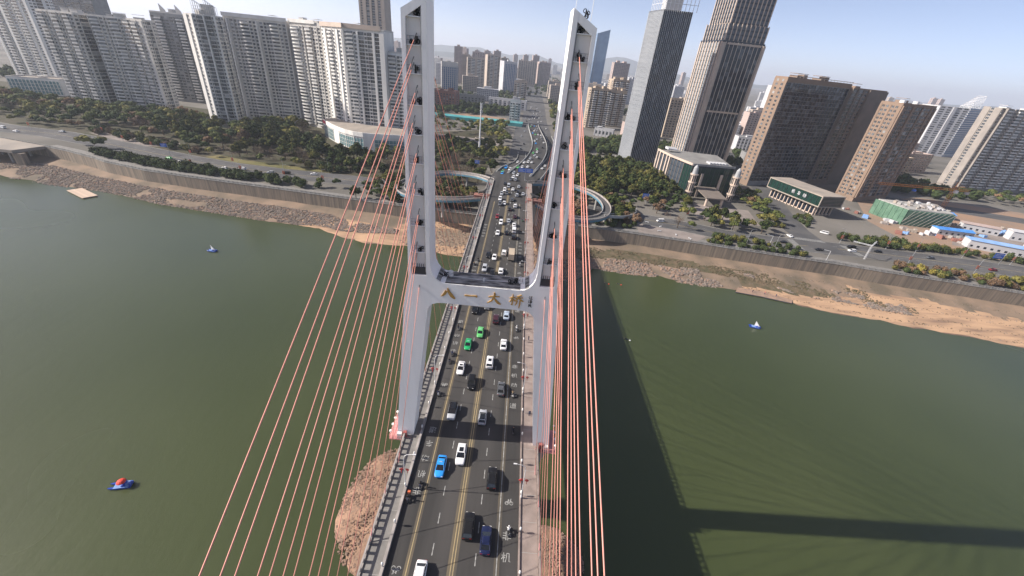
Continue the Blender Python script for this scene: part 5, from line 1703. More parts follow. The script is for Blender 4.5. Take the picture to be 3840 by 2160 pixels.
def far_block(x, y, kind, rz):
    a_ = x / y
    zone = 'behind the left apartment row' if a_ < -0.16 else 'seen between the pylon legs' if a_ < 0.075 else 'between the pylon and the glass tower' if a_ < 0.27 else 'behind the glass and brown towers' if a_ < 0.75 else 'beyond the right picture edge towers'
    far_ = 'hazy' if y < 1600 else 'very faint'
    t = thing('distant_building', '%s %s block %s' % (far_, FARWORD[kind], zone), 'building', (x, y, GZ), rz, '%s %s blocks %s' % (far_, FARWORD[kind], zone))
    ob('wall', protos[kind][0], t)
    ob('windows', protos[kind][1], t, kind='stuff')
while cnt < 255 and tries < 9000:
    tries += 1
    y = 760 + 2800 * g.random() ** 1.6
    x = g.uniform(-0.55, 1.05) * y * 0.9
    if -20 < x - 20 < 40 and y < 1500:
        continue
    if y < 1100 and (x < -170 or x > 230):
        pass
    r = 34
    if y < 900 and (x > 60 and x < 240) or (y < 720 and -150 < x < 60):
        continue
    if any((x - a) ** 2 + (y - c) ** 2 < (r + q) ** 2 * 0.45 for a, c, q in placed):
        continue
    placed.append((x, y, r))
    kind = g.choice((0, 1, 2, 2, 3, 4, 4, 5, 5, 6)) if y > 1300 else g.choice((0, 2, 4, 5, 5, 2, 4))
    far_block(x, y, kind, g.uniform(-0.3, 0.3))
    cnt += 1
for k in range(34):
    y = 1350 + 40 * k
    x = y * (-0.15 + 0.19 * ((k * 37) % 34) / 34)
    if any((x - a) ** 2 + (y - c) ** 2 < (34 + q) ** 2 * 0.3 for a, c, q in placed[:15]):
        continue
    far_block(x, y, (3, 1, 6, 0, 4)[k % 5], 0.15)
for x, y in ((236, 1200), (262, 1240), (290, 1215), (318, 1260), (275, 1320)):
    far_block(x, y, 3 if x != 290 else 6, 0.1)

# ================================================================ trees and shrubs
def leafmat(name, c, rand=0.25, var=0.35):
    return mat(name, c, 0.9, spec=0.15, var=var, scale=0.35, rand=rand, detail=2)
leafmat('leaf_dark', (0.036, 0.052, 0.018))
leafmat('leaf_mid', (0.070, 0.082, 0.024))
leafmat('leaf_olive', (0.125, 0.115, 0.034))
leafmat('leaf_yellow', (0.235, 0.195, 0.045))
leafmat('leaf_shrub', (0.055, 0.075, 0.030))
leafmat('leaf_rust', (0.135, 0.085, 0.050))
leafmat('twig', (0.145, 0.110, 0.085), 0.2, 0.2)
mat('bark', (0.10, 0.075, 0.055), 0.95, var=0.3, scale=1.0)

def leaf_cloud(m, c, r, n, g, size, mis, flat=0.8, out=0.6):
    for _ in range(n):
        d = Vector((g.gauss(0, 1), g.gauss(0, 1), g.gauss(0, 1))).normalized()
        if d.z < -0.5:
            d.z *= -0.6
        p = Vector(c) + Vector((d.x, d.y, d.z * flat)) * r * g.uniform(0.72, 1.08)
        nrm = (d * out + Vector((g.gauss(0, 1), g.gauss(0, 1), g.gauss(0, 1))).normalized() * (1 - out)).normalized()
        a = nrm.cross(Vector((g.gauss(0, 1), g.gauss(0, 1), g.gauss(0, 1)))).normalized()
        b = nrm.cross(a)
        s = size * g.uniform(0.6, 1.25)
        a, b = a * s, b * s * g.uniform(0.5, 0.9)
        m.add([p - a * .5 - b * .2, p - b * .6, p + a * .5 - b * .1, p + b * .6], [(0, 1, 2, 3)], g.choice(mis))

def core(m, c, r, g, mi, flat=0.8):
    n = 8
    rings = []
    for i in range(1, 5):
        th = PI * i / 5
        rings.append([(c[0] + r * math.sin(th) * math.cos(2 * PI * k / n) * g.uniform(.85, 1.1), c[1] + r * math.sin(th) * math.sin(2 * PI * k / n) * g.uniform(.85, 1.1), c[2] - r * flat * math.cos(th)) for k in range(n)])
    m.loft(rings, mi)

def tree_meshes(seed, kind):
    g = random.Random(seed)
    cr = MB()
    tr = MB()
    H = 9.0
    tr.tube([(0, 0, -0.3), (0.05, 0, 2.2), (0.15, 0.1, 4.5)], [0.34, 0.26, 0.18], 7)
    if kind == 'bare':
        for k in range(9):
            a = g.uniform(0, 6.28)
            z0 = g.uniform(2.2, 5.0)
            e = Vector((math.cos(a) * g.uniform(1.5, 3.2), math.sin(a) * g.uniform(1.5, 3.2), z0 + g.uniform(2, 4.4)))
            tr.tube([(0.1, 0, z0), (e * 0.5) + Vector((0, 0, z0 * .45)), e], [0.13, 0.08, 0.03], 4)
        for k in range(420):
            a = g.uniform(0, 6.28)
            q = g.random() ** 0.5
            p = Vector((math.cos(a) * 3.3 * q, math.sin(a) * 3.3 * q, 3.4 + 5.2 * g.random() * (1.1 - 0.5 * q)))
            d = (p - Vector((0, 0, 2.0))).normalized() + Vector((g.uniform(-.5, .5), g.uniform(-.5, .5), g.uniform(-.2, .5)))
            e = p + d * g.uniform(0.6, 1.3)
            w_ = Vector((-d.y, d.x, 0)).normalized() * 0.045
            cr.add([p - w_, p + w_, e], [(0, 1, 2)], 0)
        return tr.mesh('trunk', 'bark'), cr.mesh('crown', ['twig'])
    mats = {'dark': ['leaf_dark', 'leaf_mid', 'leaf_dark'], 'mid': ['leaf_mid', 'leaf_dark', 'leaf_olive'], 'olive': ['leaf_olive', 'leaf_mid', 'leaf_olive'], 'yellow': ['leaf_yellow', 'leaf_olive', 'leaf_yellow'], 'rust': ['leaf_rust', 'twig', 'leaf_rust']}[kind]
    for k in range(4):
        a = g.uniform(0, 6.28)
        tr.tube([(0.1, 0.05, 2.6 + .3 * k), (math.cos(a) * 1.6, math.sin(a) * 1.6, 4.6 + .4 * k)], [0.15, 0.06], 5)
    lobes = [((0, 0, 5.4), 2.5)]
    for k in range(8):
        a = k * 0.785 + g.uniform(-.3, .3)
        q = g.uniform(1.5, 2.5)
        lobes.append(((math.cos(a) * q, math.sin(a) * q, g.uniform(3.9, 6.0)), g.uniform(1.25, 1.95)))
    lobes.append(((g.uniform(-.6, .6), g.uniform(-.6, .6), 7.4), 1.5))
    for c, r in lobes:
        core(cr, c, r * 0.74, g, 1 if kind != 'dark' else 0)
        leaf_cloud(cr, c, r, int(46 * r * r / 2), g, 0.85, (0, 0, 1, 2))
    return tr.mesh('trunk', 'bark'), cr.mesh('crown', mats)

TREE = {}
for kd, n in (('dark', 3), ('mid', 3), ('olive', 2), ('yellow', 1), ('rust', 1), ('bare', 3)):
    TREE[kd] = [tree_meshes(40 + 7 * i + len(kd) * 31, kd) for i in range(n)]

def shrub_mesh(seed, mats):
    g = random.Random(seed)
    m = MB()
    core(m, (0, 0, 1.3), 1.25, g, 0, 0.95)
    leaf_cloud(m, (0, 0, 1.35), 1.5, 190, g, 0.5, (0, 1, 2), 0.95, 0.45)
    s = MB()
    s.tube([(0, 0, -0.2), (0, 0, 1.2)], 0.12, 5)
    return s.mesh('stem', 'bark'), m.mesh('foliage', mats)
SHRUB = {'green': [shrub_mesh(5, ['leaf_shrub', 'leaf_dark', 'leaf_mid']), shrub_mesh(6, ['leaf_shrub', 'leaf_mid', 'leaf_dark'])], 'olive': [shrub_mesh(7, ['leaf_olive', 'leaf_mid', 'leaf_olive'])], 'yellow': [shrub_mesh(8, ['leaf_yellow', 'leaf_olive', 'leaf_yellow'])], 'rust': [shrub_mesh(9, ['leaf_rust', 'twig', 'leaf_rust'])]}
KIND_WORD = {'dark': 'dark evergreen', 'mid': 'mid-green broadleaf', 'olive': 'olive-green', 'yellow': 'yellowing', 'rust': 'russet', 'bare': 'bare brown'}

def inside(x, y, P):
    c = False
    for i in range(len(P)):
        x1, y1 = P[i]
        x2, y2 = P[i - 1]
        if (y1 > y) != (y2 > y) and x < (x2 - x1) * (y - y1) / (y2 - y1) + x1:
            c = not c
    return c
def near_foot(x, y, d):
    for P in FOOT:
        cx = sum(p[0] for p in P) / len(P)
        cy = sum(p[1] for p in P) / len(P)
        if abs(x - cx) > 90 or abs(y - cy) > 90:
            continue
        if inside(x, y, P) or any(inside(x + dx, y + dy, P) for dx, dy in ((d, 0), (-d, 0), (0, d), (0, -d))):
            return True
    return False
NTREE = [0]
WISH = []
def plant_tree(x, y, kd, s, where, z=GZ, g=rnd):
    WISH.append((x, y, kd, s, where, z, g.randrange(len(TREE[kd])), g.uniform(0, 6.28), g.uniform(0.85, 1.15)))
def grow_tree(x, y, kd, s, where, z, i, rz, st):
    tm = TREE[kd][i]
    t = thing('tree' if kd != 'bare' else 'bare_tree', '%s tree %s' % (KIND_WORD[kd], where), 'tree', (x, y, z), rz, '%s trees %s' % (KIND_WORD[kd], where))
    t.scale = (s, s, s * st)
    ob('trunk', tm[0], t)
    ob('crown', tm[1], t)
def plant_shrub(x, y, kd, s, where, z=GZ, g=rnd):
    tm = g.choice(SHRUB[kd])
    t = thing('shrub', '%s %s' % ({'green': 'round green shrub', 'olive': 'olive-green bush', 'yellow': 'yellow-green bush', 'rust': 'russet bush'}[kd], where), 'shrub', (x, y, z), g.uniform(0, 6.28), '%s shrubs %s' % (kd, where))
    t.scale = (s * g.uniform(.9, 1.15), s * g.uniform(.9, 1.15), s * g.uniform(.85, 1.15))
    ob('stem', tm[0], t)
    ob('foliage', tm[1], t)
    return t
def scatter(P, spacing, seed, clear=5.0, cap=400):
    g = random.Random(seed)
    xs_ = [p[0] for p in P]
    ys_ = [p[1] for p in P]
    pts = []
    y = min(ys_)
    row = 0
    while y < max(ys_):
        x = min(xs_) + (row % 2) * spacing / 2
        while x < max(xs_):
            px, py = x + g.uniform(-.32, .32) * spacing, y + g.uniform(-.32, .32) * spacing
            if inside(px, py, P) and not near_foot(px, py, clear):
                pts.append((px, py))
            x += spacing
        y += spacing * 0.87
        row += 1
    return pts[:cap]
g = random.Random(99)
PLANTED = 1
PARK = [(-590, 452), (-585, 398), (-520, 372), (-420, 347), (-362, 346), (-318, 348), (-268, 330), (-258, 314), (-225, 302), (-195, 298), (-165, 293), (-130, 292), (-112, 296), (-116, 325), (-146, 342), (-172, 356), (-200, 392), (-215, 425), (-232, 440), (-256, 440), (-262, 402), (-300, 396), (-312, 420), (-370, 428), (-470, 426)]
for x, y in scatter(PARK, 11.2, 1):
    front = fnoise(x, y, 0.025, 2)
    edge = y < at_x([(-600, 410), (-420, 356), (-300, 348), (-225, 316), (-165, 308), (-110, 308)], x)
    kd = g.choice(('dark', 'dark', 'mid', 'mid', 'olive')) if front > -0.1 else g.choice(('dark', 'mid', 'olive', 'rust', 'bare'))
    if edge and -230 < x < -150 and g.random() < .7:
        kd = 'bare'
    plant_tree(x, y, kd, g.uniform(1.25, 1.75) if not edge else g.uniform(0.95, 1.35), 'in the park before the apartment towers', g=g)
for x, y in scatter([(-108, 290), (-30, 292), (-16, 330), (-8, 400), (-8, 440), (-120, 436), (-112, 380), (-116, 330)], 11.5, 2):
    kd = 'bare' if y < 352 and x > -100 and g.random() < .8 else g.choice(('dark', 'mid', 'mid', 'olive'))
    if kd == 'bare' and x > -30:
        kd = 'dark'
    plant_tree(x, y, kd, g.uniform(1.0, 1.5), 'in the wood left of the flyover', g=g)
for x, y in scatter([(-8, 440), (-8, 470), (-16, 560), (-16, 592), (-60, 594), (-60, 500), (-30, 470)], 12, 3):
    plant_tree(x, y, g.choice(('dark', 'mid', 'olive')), g.uniform(1.1, 1.5), 'in the wood by the boulevard', g=g)
for x, y in scatter([(-128, 500), (-60, 492), (-60, 560), (-128, 590)], 13, 33):
    plant_tree(x, y, g.choice(('dark', 'mid', 'bare')), g.uniform(.9, 1.2), 'beside the sports field', g=g)
for x, y in scatter([(46, 470), (62, 468), (64, 640), (50, 640)], 11, 4) + scatter([(50, 680), (70, 680), (80, 900), (56, 900)], 13, 5) + scatter([(-14, 860), (2, 860), (2, 1060), (-14, 1060)], 13, 6):
    plant_tree(x, y, g.choice(('dark', 'mid', 'olive')), g.uniform(1.1, 1.5), 'lining the boulevard', g=g)
for x, y in scatter([(38, 292), (62, 286), (84, 302), (112, 300), (124, 306), (128, 352), (128, 392), (112, 408), (60, 404), (46, 350)], 9.2, 7):
    plant_tree(x, y, g.choice(('mid', 'dark', 'olive', 'dark', 'mid')), g.uniform(1.15, 1.6), 'in the grove before the glass tower', g=g)
for x, y in scatter([(62, 266), (84, 262), (92, 282), (110, 290), (66, 290)], 8.5, 8):
    plant_tree(x, y, g.choice(('rust', 'bare', 'mid', 'dark')), g.uniform(.7, 1.0), 'beside the spiral footbridge', g=g)
for x, y in scatter([(60, 238), (80, 232), (86, 250), (84, 262), (64, 262)], 7.5, 41) + scatter([(96, 262), (116, 266), (112, 300), (96, 292)], 8, 42) + scatter([(60, 284), (100, 300), (96, 306), (60, 296)], 8, 43) + scatter([(180, 296), (192, 296), (200, 352), (184, 352)], 8, 44):
    plant_tree(x, y, g.choice(('mid', 'dark', 'rust', 'olive', 'bare')), g.uniform(.8, 1.1), 'around the riverside plaza and porch', g=g)
for x, y in scatter([(-70, 286), (-20, 288), (-18, 300), (-70, 300)], 8, 45) + scatter([(-72, 222), (-64, 226), (-72, 276), (-84, 270)], 7, 46):
    plant_tree(x, y, g.choice(('mid', 'dark', 'olive')), g.uniform(.9, 1.25), 'round the outside of the left loop ramp', g=g)
for x, y in scatter([(28, 224), (56, 224), (66, 236), (70, 262), (62, 276), (30, 280), (34, 288), (74, 284), (76, 240), (60, 226)], 7.5, 47):
    plant_tree(x, y, g.choice(('mid', 'dark', 'olive')), g.uniform(.95, 1.35), 'round the outside of the right loop ramp', g=g)
for x, y in ((104, 252), (110, 246), (116, 240), (108, 241)):
    plant_tree(x, y, 'bare' if x < 112 else 'mid', g.uniform(.75, .95), 'on the riverside plaza', g=g)
for x, y in scatter([(112, 262), (128, 258), (134, 300), (118, 302)], 8.5, 9) + scatter([(128, 246), (150, 244), (176, 247), (178, 256), (150, 258), (130, 258)], 7.5, 10):
    plant_tree(x, y, g.choice(('mid', 'dark', 'olive')), g.uniform(.75, 1.1), 'between the plaza and the riverside road', g=g)
for x, y in scatter([(170, 260), (184, 258), (194, 285), (206, 330), (196, 350), (176, 330), (178, 298)], 8.6, 11):
    plant_tree(x, y, g.choice(('mid', 'mid', 'olive', 'dark')), g.uniform(.85, 1.15), 'along the side road by the porch', g=g)
for x, y in scatter([(206, 262), (214, 262), (224, 296), (214, 300)], 7, 12):
    plant_shrub(x, y, g.choice(('green', 'olive')), g.uniform(.9, 1.5), 'before the low hall', g=g)
for x, y in scatter([(440, 438), (520, 446), (700, 410), (700, 380), (560, 392), (470, 410)], 11, 13):
    plant_tree(x, y, g.choice(('dark', 'mid', 'dark', 'rust')), g.uniform(.9, 1.25), 'below the balconied tower at the picture edge', g=g)
for x, y in scatter([(214, 246), (232, 243), (262, 242), (300, 240), (300, 249), (262, 254), (222, 258)], 5.0, 14):
    plant_shrub(x, y, g.choice(('green', 'green', 'olive')), g.uniform(1.1, 1.7), 'in the hedge along the building site', g=g)
for x, y in scatter([(300, 240), (360, 232), (362, 240), (302, 250)], 5.2, 15):
    plant_shrub(x, y, g.choice(('green', 'olive')), g.uniform(1.0, 1.5), 'in the hedge before the blue roofs', g=g)
for x, y in scatter([(218, 205), (244, 200.5), (286, 194), (290, 206), (262, 212), (226, 216)], 4.9, 16):
    plant_shrub(x, y, g.choice(('green', 'olive', 'rust', 'rust', 'yellow', 'olive')), g.uniform(1.0, 1.5), 'in the bed behind the flood wall', g=g)
for x, y in ((285, 197), (288, 202), (281, 200)):
    plant_tree(x, y, 'olive', 0.85, 'at the end of the bed behind the flood wall', g=g)
for x, y in scatter([(118, 220), (140, 216.5), (170, 212.5), (176, 214.5), (176, 217), (140, 222), (120, 226)], 3.6, 17):
    plant_shrub(x, y, g.choice(('green', 'olive', 'green', 'green')), g.uniform(.7, 1.2), 'on the promenade right of the plaza', g=g)
for x, y in scatter([(52, 231), (80, 227), (82, 240), (76, 246), (54, 242)], 5.5, 18):
    plant_shrub(x, y, g.choice(('green', 'green', 'rust', 'green')), g.uniform(.9, 1.4), 'below the spiral footbridge', g=g)
# the double row of round shrubs along the left promenade
for k, (p, h) in enumerate(along([(-288, 274), (-268, 268), (-234, 259), (-202, 254.5), (-167, 250.5), (-148, 248.5), (-118, 245)], 5.1)):
    for o in (0, 4.6):
        if g.random() < (0.93 if p.x < -160 else 0.66):
            plant_shrub(p.x + g.uniform(-.5, .5), p.y + o + g.uniform(-.5, .5), 'green', g.uniform(1.55, 2.15), 'in the clipped double row on the left promenade', g=g)
for x, y, s in ((-303, 287, 1.15), (-297, 291, 1.1), (-309, 291, 1.1), (-291, 283, 1.25), (-316, 293, .8)):
    plant_tree(x, y, 'olive' if x < -294 else 'dark', s, 'at the bend of the left promenade', g=g)
for x, y in ((-122, 252), (-112, 254)):
    plant_tree(x, y, 'mid' if x < -115 else 'dark', 0.85, 'at the end of the promenade shrubs', g=g)
for x, y in scatter([(126, 226), (176, 222), (176, 227), (128, 233)], 4.2, 51) + scatter([(208, 272), (226, 290), (222, 296), (206, 284)], 5, 52) + scatter([(182, 262), (188, 262), (196, 300), (190, 300)], 5, 53):
    plant_shrub(x, y, g.choice(('green', 'olive')), g.uniform(.8, 1.4), 'in the roadside islands at the right crossroads', g=g)
for x, y in scatter([(-330, 343), (-280, 328), (-268, 330), (-262, 318), (-300, 340)], 9, 54) + scatter([(-420, 338), (-365, 334), (-350, 340), (-420, 346)], 8, 55):
    plant_tree(x, y, g.choice(('mid', 'olive', 'rust', 'dark')), g.uniform(.8, 1.2), 'beside the small left plaza', g=g)
for x, y in scatter([(112, 296), (136, 292), (136, 318), (126, 340), (112, 340)], 8, 56) + scatter([(128, 258), (150, 258), (150, 264), (130, 266)], 7, 57):
    plant_tree(x, y, g.choice(('mid', 'dark', 'dark')), g.uniform(.9, 1.2), 'shading the porch forecourt', g=g)
for x, y in scatter([(-352, 331), (-310, 319), (-270, 308), (-232, 297), (-232, 304), (-262, 314), (-310, 334), (-350, 342)], 6.2, 61) + scatter([(-150, 287), (-112, 287), (-112, 296), (-150, 294)], 6.5, 62):
    plant_shrub(x, y, g.choice(('green', 'green', 'olive', 'rust')), g.uniform(1.2, 2.2), 'at the park edge by the riverside road', g=g)
for x, y in scatter([(-232, 296), (-196, 291), (-150, 288), (-150, 294), (-196, 298), (-232, 303)], 6.5, 63):
    plant_tree(x, y, g.choice(('bare', 'bare', 'olive', 'mid')), g.uniform(.7, 1.0), 'at the park edge by the riverside road', g=g)
# inside the two loop ramps
for x, y in scatter([(-60, 258), (-64, 246), (-56, 234), (-40, 228), (-24, 230), (-18, 246), (-26, 264), (-44, 272)], 6.4, 19):
    plant_tree(x, y, g.choice(('mid', 'olive', 'dark', 'rust')), g.uniform(.85, 1.25), 'inside the left loop ramp', g=g)
for x, y in scatter([(20, 262), (18, 240), (28, 230), (44, 232), (52, 246), (50, 262), (36, 268)], 6.8, 20):
    plant_tree(x, y, g.choice(('mid', 'dark', 'olive', 'rust')), g.uniform(.85, 1.25), 'inside the right loop ramp', g=g)
for x, y in scatter([(-96, 236), (-70, 234), (-70, 262), (-84, 284), (-98, 262)], 7, 22):
    plant_tree(x, y, g.choice(('rust', 'mid', 'dark')), g.uniform(.6, .95), 'between the plaza and the left loop ramp', g=g)
# the 300 trees that show largest stand singly, the rows behind them are one wood
WISH.sort(key=lambda q: math.hypot(q[0] - CAM.x, q[1] - CAM.y) / q[3])
for q in WISH[:300]:
    grow_tree(*q)
LOW = {}
for kd in TREE:
    gg = random.Random(len(kd) * 5)
    m_ = MB()
    mi_ = ['dark', 'mid', 'olive', 'yellow', 'rust', 'bare'].index(kd)
    for c, r in (((0, 0, 5.6), 2.6), ((1.9, .3, 4.9), 1.7), ((-1.7, .9, 5.2), 1.7), ((.2, -1.9, 4.7), 1.7), ((-.3, 1.9, 5.6), 1.6)):
        if kd != 'bare':
            core(m_, c, r * .75, gg, mi_)
        leaf_cloud(m_, c, r, 24, gg, 1.1 if kd != 'bare' else .5, (mi_,))
    LOW[kd] = m_
wo = MB()
for x, y, kd, s, where, z, i, rz, st in WISH[300:]:
    wo.join(LOW[kd], (x, y, z), rz, None, s)
tag(ob('woodland', wo.mesh('woodland', ['leaf_dark', 'leaf_mid', 'leaf_olive', 'leaf_yellow', 'leaf_rust', 'twig']), kind='stuff'), 'rear rows of trees merging into dark wood before the buildings', 'woods')
# woods too far to tell apart
wd = MB()
lo = MB()
core(lo, (0, 0, 4), 4.0, random.Random(1), 0, 0.85)
leaf_cloud(lo, (0, 0, 4.4), 4.2, 26, random.Random(2), 2.2, (0, 1))
for P, sp, seed in (([(-170, 640), (-20, 700), (-20, 790), (-170, 790)], 13, 1), ([(-600, 590), (-250, 560), (-110, 600), (-180, 900), (-600, 1000)], 22, 2), ([(60, 900), (240, 900), (300, 1700), (60, 1700)], 26, 3), ([(-200, 900), (-12, 900), (-12, 1150), (-200, 1150)], 18, 4), ([(60, 520), (110, 520), (120, 580), (200, 560), (230, 500), (160, 470), (60, 450)], 12, 5), ([(240, 470), (300, 440), (420, 480), (420, 560), (260, 560)], 17, 6), ([(380, 400), (480, 400), (440, 500), (400, 470)], 13, 7), ([(-900, 500), (-660, 560), (-660, 620), (-900, 620)], 16, 8), ([(-200, 1150), (600, 1150), (900, 2600), (-900, 2600)], 60, 9)):
    for x, y in scatter(P, sp, 60 + seed, clear=4, cap=900):
        wd.join(lo, (x, y, GZ - 0.5), g.uniform(0, 6), None, g.uniform(.8, 1.5))
tag(ob('distant_trees', wd.mesh('distant_trees', ['leaf_dark', 'leaf_mid']), kind='stuff'), 'dark green masses of trees between the far buildings', 'woods')

# ================================================================ approach flyover, ramps, boulevard
mat('parapet_grey', (0.42, 0.42, 0.41), 0.8, c2=(0.33, 0.33, 0.325), scale=0.2)
mat('ramp_blue', (0.09, 0.20, 0.27), 0.6, var=0.15)
def smooth(pts, n=6):
    out = []
    P = [Vector(p) for p in pts]
    for i in range(len(P) - 1):
        p0, p1, p2, p3 = P[max(i - 1, 0)], P[i], P[i + 1], P[min(i + 2, len(P) - 1)]
        for k in range(n):
            t = k / n
            out.append(0.5 * ((2 * p1) + (p2 - p0) * t + (2 * p0 - 5 * p1 + 4 * p2 - p3) * t * t + (3 * p1 - p0 - 3 * p2 + p3) * t ** 3))
    out.append(P[-1])
    return out
def elevated(name, label, pts, hw, surf='asphalt', side='parapet_grey', th=1.3, ph=0.9, piers=True, cat='flyover', n=6, blue=False, ends=None):
    P = smooth(pts, n)
    t = thing(name, label, cat)
    xy = [(p.x, p.y) for p in P]
    zs = [p.z for p in P]
    ob('slab', ribbon(xy, -hw, hw, 0, zs=[z - 0.03 for z in zs], th=th).mesh('slab', 'girder'), t)
    ob('carriageway', ribbon(xy, -hw + 0.02, hw - 0.02, 0, zs=zs).mesh('carriageway', surf), t)
    for s in (-1, 1):
        a, b = sorted((s * hw, s * (hw - 0.35)))
        ob('parapet', ribbon(xy, a, b, 0, zs=[z + ph for z in zs], th=ph).mesh('parapet', side), t)
        if blue:
            a, b = sorted((s * (hw + 0.02), s * (hw + 0.16)))
            ob('blue_fascia', ribbon(xy, a, b, 0, zs=[z + 0.1 for z in zs], th=1.1).mesh('blue_fascia', 'ramp_blue'), t)
    if piers:
        d = 0
        for i in range(1, len(P)):
            d += (P[i] - P[i - 1]).length
            if d > 24 and P[i].z > GZ + 3:
                d = 0
                q = MB()
                q.tube([(0, 0, 0), (0, 0, P[i].z - th - GZ)], min(0.9, hw * .3), 8)
                ob('pier', q.mesh('pier', 'concrete'), t, (P[i].x, P[i].y, GZ))
    return t
def zroad(y):
    return 26.0 if y < 262 else max(12.25, 26 - (y - 262) * 13.8 / 370)
MAIN = [(2.0, 257.9), (5.5, 285), (11.0, 310), (17.0, 345), (21.5, 385), (23.6, 420), (24.0, 470), (22.0, 540), (20.5, 600), (20.2, 640)]
# the fan-shaped throat where bridge and ramps part
th_ = MB()
th_.poly([(-14.1, 257.9), (14.1, 257.9), (17.5, 268), (19.5, 276), (-1.0, 280), (-11.5, 283), (-13.2, 268)], DZ - 1.2, DZ - 0.002)
tho = ob('road_junction', th_.mesh('road_junction', 'asphalt'), kind='structure')
elevated('flyover', 'curving flyover packed with cars beyond the bridge', [(x, y, zroad(y) + 0.01) for x, y in [(5.0, 278)] + MAIN[2:]], 7.6)
elevated('exit_ramp', 'left exit ramp dipping from the bridge to the boulevard', [(-7.0, 279, 25.3), (-4.5, 300, 24), (0.5, 325, 21.6), (4.5, 350, 18.5), (6.5, 385, 15), (6.6, 420, 12.3)], 4.0)
elevated('exit_ramp', 'right exit ramp peeling away below the flyover', [(16.5, 274, 25.4), (21.5, 300, 24.2), (27.5, 335, 22), (33.5, 375, 19.0), (37.5, 420, 16), (39.5, 480, 13.2), (39, 540, 12.3)], 4.0)
elevated('loop_ramp', 'blue-sided loop footway curling off the left bridge end', [(-12.5, 259, 25.4), (-24, 272, 24), (-44, 278, 22.4), (-61, 268, 21), (-68, 248, 20), (-61, 230, 20.6), (-45, 221.5, 22), (-29, 219.5, 23.4), (-15.5, 221, 25.2)], 2.6, surf='asphalt_town', side='rail_grey', blue=True, th=0.9, ph=1.0)
elevated('loop_ramp', 'blue-sided loop footway curling off the right bridge end', [(13.5, 262, 25.4), (26, 270, 24.2), (43, 274, 22.8), (57, 264, 21.4), (62, 247, 20), (58, 231, 18.6), (46, 222.5, 18.2), (32, 221, 19.5), (16, 221.5, 25.0)], 2.6, surf='asphalt_town', side='rail_grey', blue=True, th=0.9, ph=1.0)
elevated('footbridge', 'white spiral footbridge beside the riverside grove', [(58, 233, 18.5), (70, 238, 17), (80, 250, 15.6), (84, 264, 14.4), (80, 276, 13.4), (70, 282, 12.6)], 2.2, surf='paving_grey', side='parapet_grey', th=0.7, ph=1.0, cat='footbridge')
ob('boulevard', ribbon([(21, 380), (21, 640), (22, 760), (26, 1000), (30, 1500), (30, 2600)], -22, 26, GZ + 0.05).mesh('boulevard', 'asphalt_town'), kind='structure')
sheet('boulevard_junction', [(-22, 640), (62, 640), (70, 770), (-18, 770)], GZ + 0.06, 'town_ground')
sheet('boulevard_lanes', [(2, 640), (42, 640), (46, 1000), (46, 1500), (12, 1500), (8, 1000)], GZ + 0.07, 'asphalt_town')
for x, y in ((-14.9, 223), (15.2, 223)):
    pl_ = thing('statue_plinth', 'red plinth carrying the stone lion at the %s bridge end' % ('left' if x < 0 else 'right'), 'plinth', (x, y, DZ - 1.0))
    m = MB()
    m.frus((-4.2, -2.2, 4.2, 2.2), (-3.8, -1.9, 3.8, 1.9), -0.4, 1.3)
    m.box(-4.4, -2.4, 1.302, 4.4, 2.4, 1.7)
    ob('block', m.mesh('block', 'brick_red'), pl_)
    m = MB()
    m.box(-1.6, -1.6, -12.6, 1.6, 1.6, -0.402)
    ob('pier', m.mesh('pier', 'concrete'), pl_)

for x, y, rz in ((-14.9, 223, -PI / 2), (15.2, 223, PI / 2)):
    t = thing('lion_statue', 'dark stone lion standing at the %s bridge end' % ('left' if x < 0 else 'right'), 'statue', (x, y, DZ + 0.7), rz)
    ob('body', lion, t)

# ================================================================ vehicles
def paint(name, c, rough=0.28):
    mat(name, c, rough, spec=0.4, var=0.03, coat=0.25)
for nm, c in (('paint_white', (0.78, 0.78, 0.78)), ('paint_black', (0.012, 0.012, 0.013)), ('paint_silver', (0.42, 0.44, 0.47)), ('paint_grey', (0.10, 0.105, 0.115)), ('paint_green', (0.02, 0.36, 0.12)), ('paint_lime', (0.13, 0.52, 0.16)), ('paint_blue', (0.03, 0.30, 0.78)), ('paint_navy', (0.012, 0.018, 0.06)), ('paint_red', (0.22, 0.02, 0.025)), ('paint_maroon', (0.055, 0.015, 0.022)), ('paint_beige', (0.52, 0.42, 0.30)), ('paint_paleblue', (0.42, 0.50, 0.60))):
    paint(nm, c)
mat('car_glass', (0.012, 0.014, 0.017), 0.05, spec=0.8)
mat('tyre', (0.015, 0.015, 0.016), 0.85)
mat('rim', (0.40, 0.41, 0.42), 0.35, metal=0.6)
mat('tail_red', (0.35, 0.01, 0.01), 0.3)
mat('plate_blue', (0.02, 0.06, 0.35), 0.5)
mat('plate_yellow', (0.6, 0.45, 0.05), 0.5)

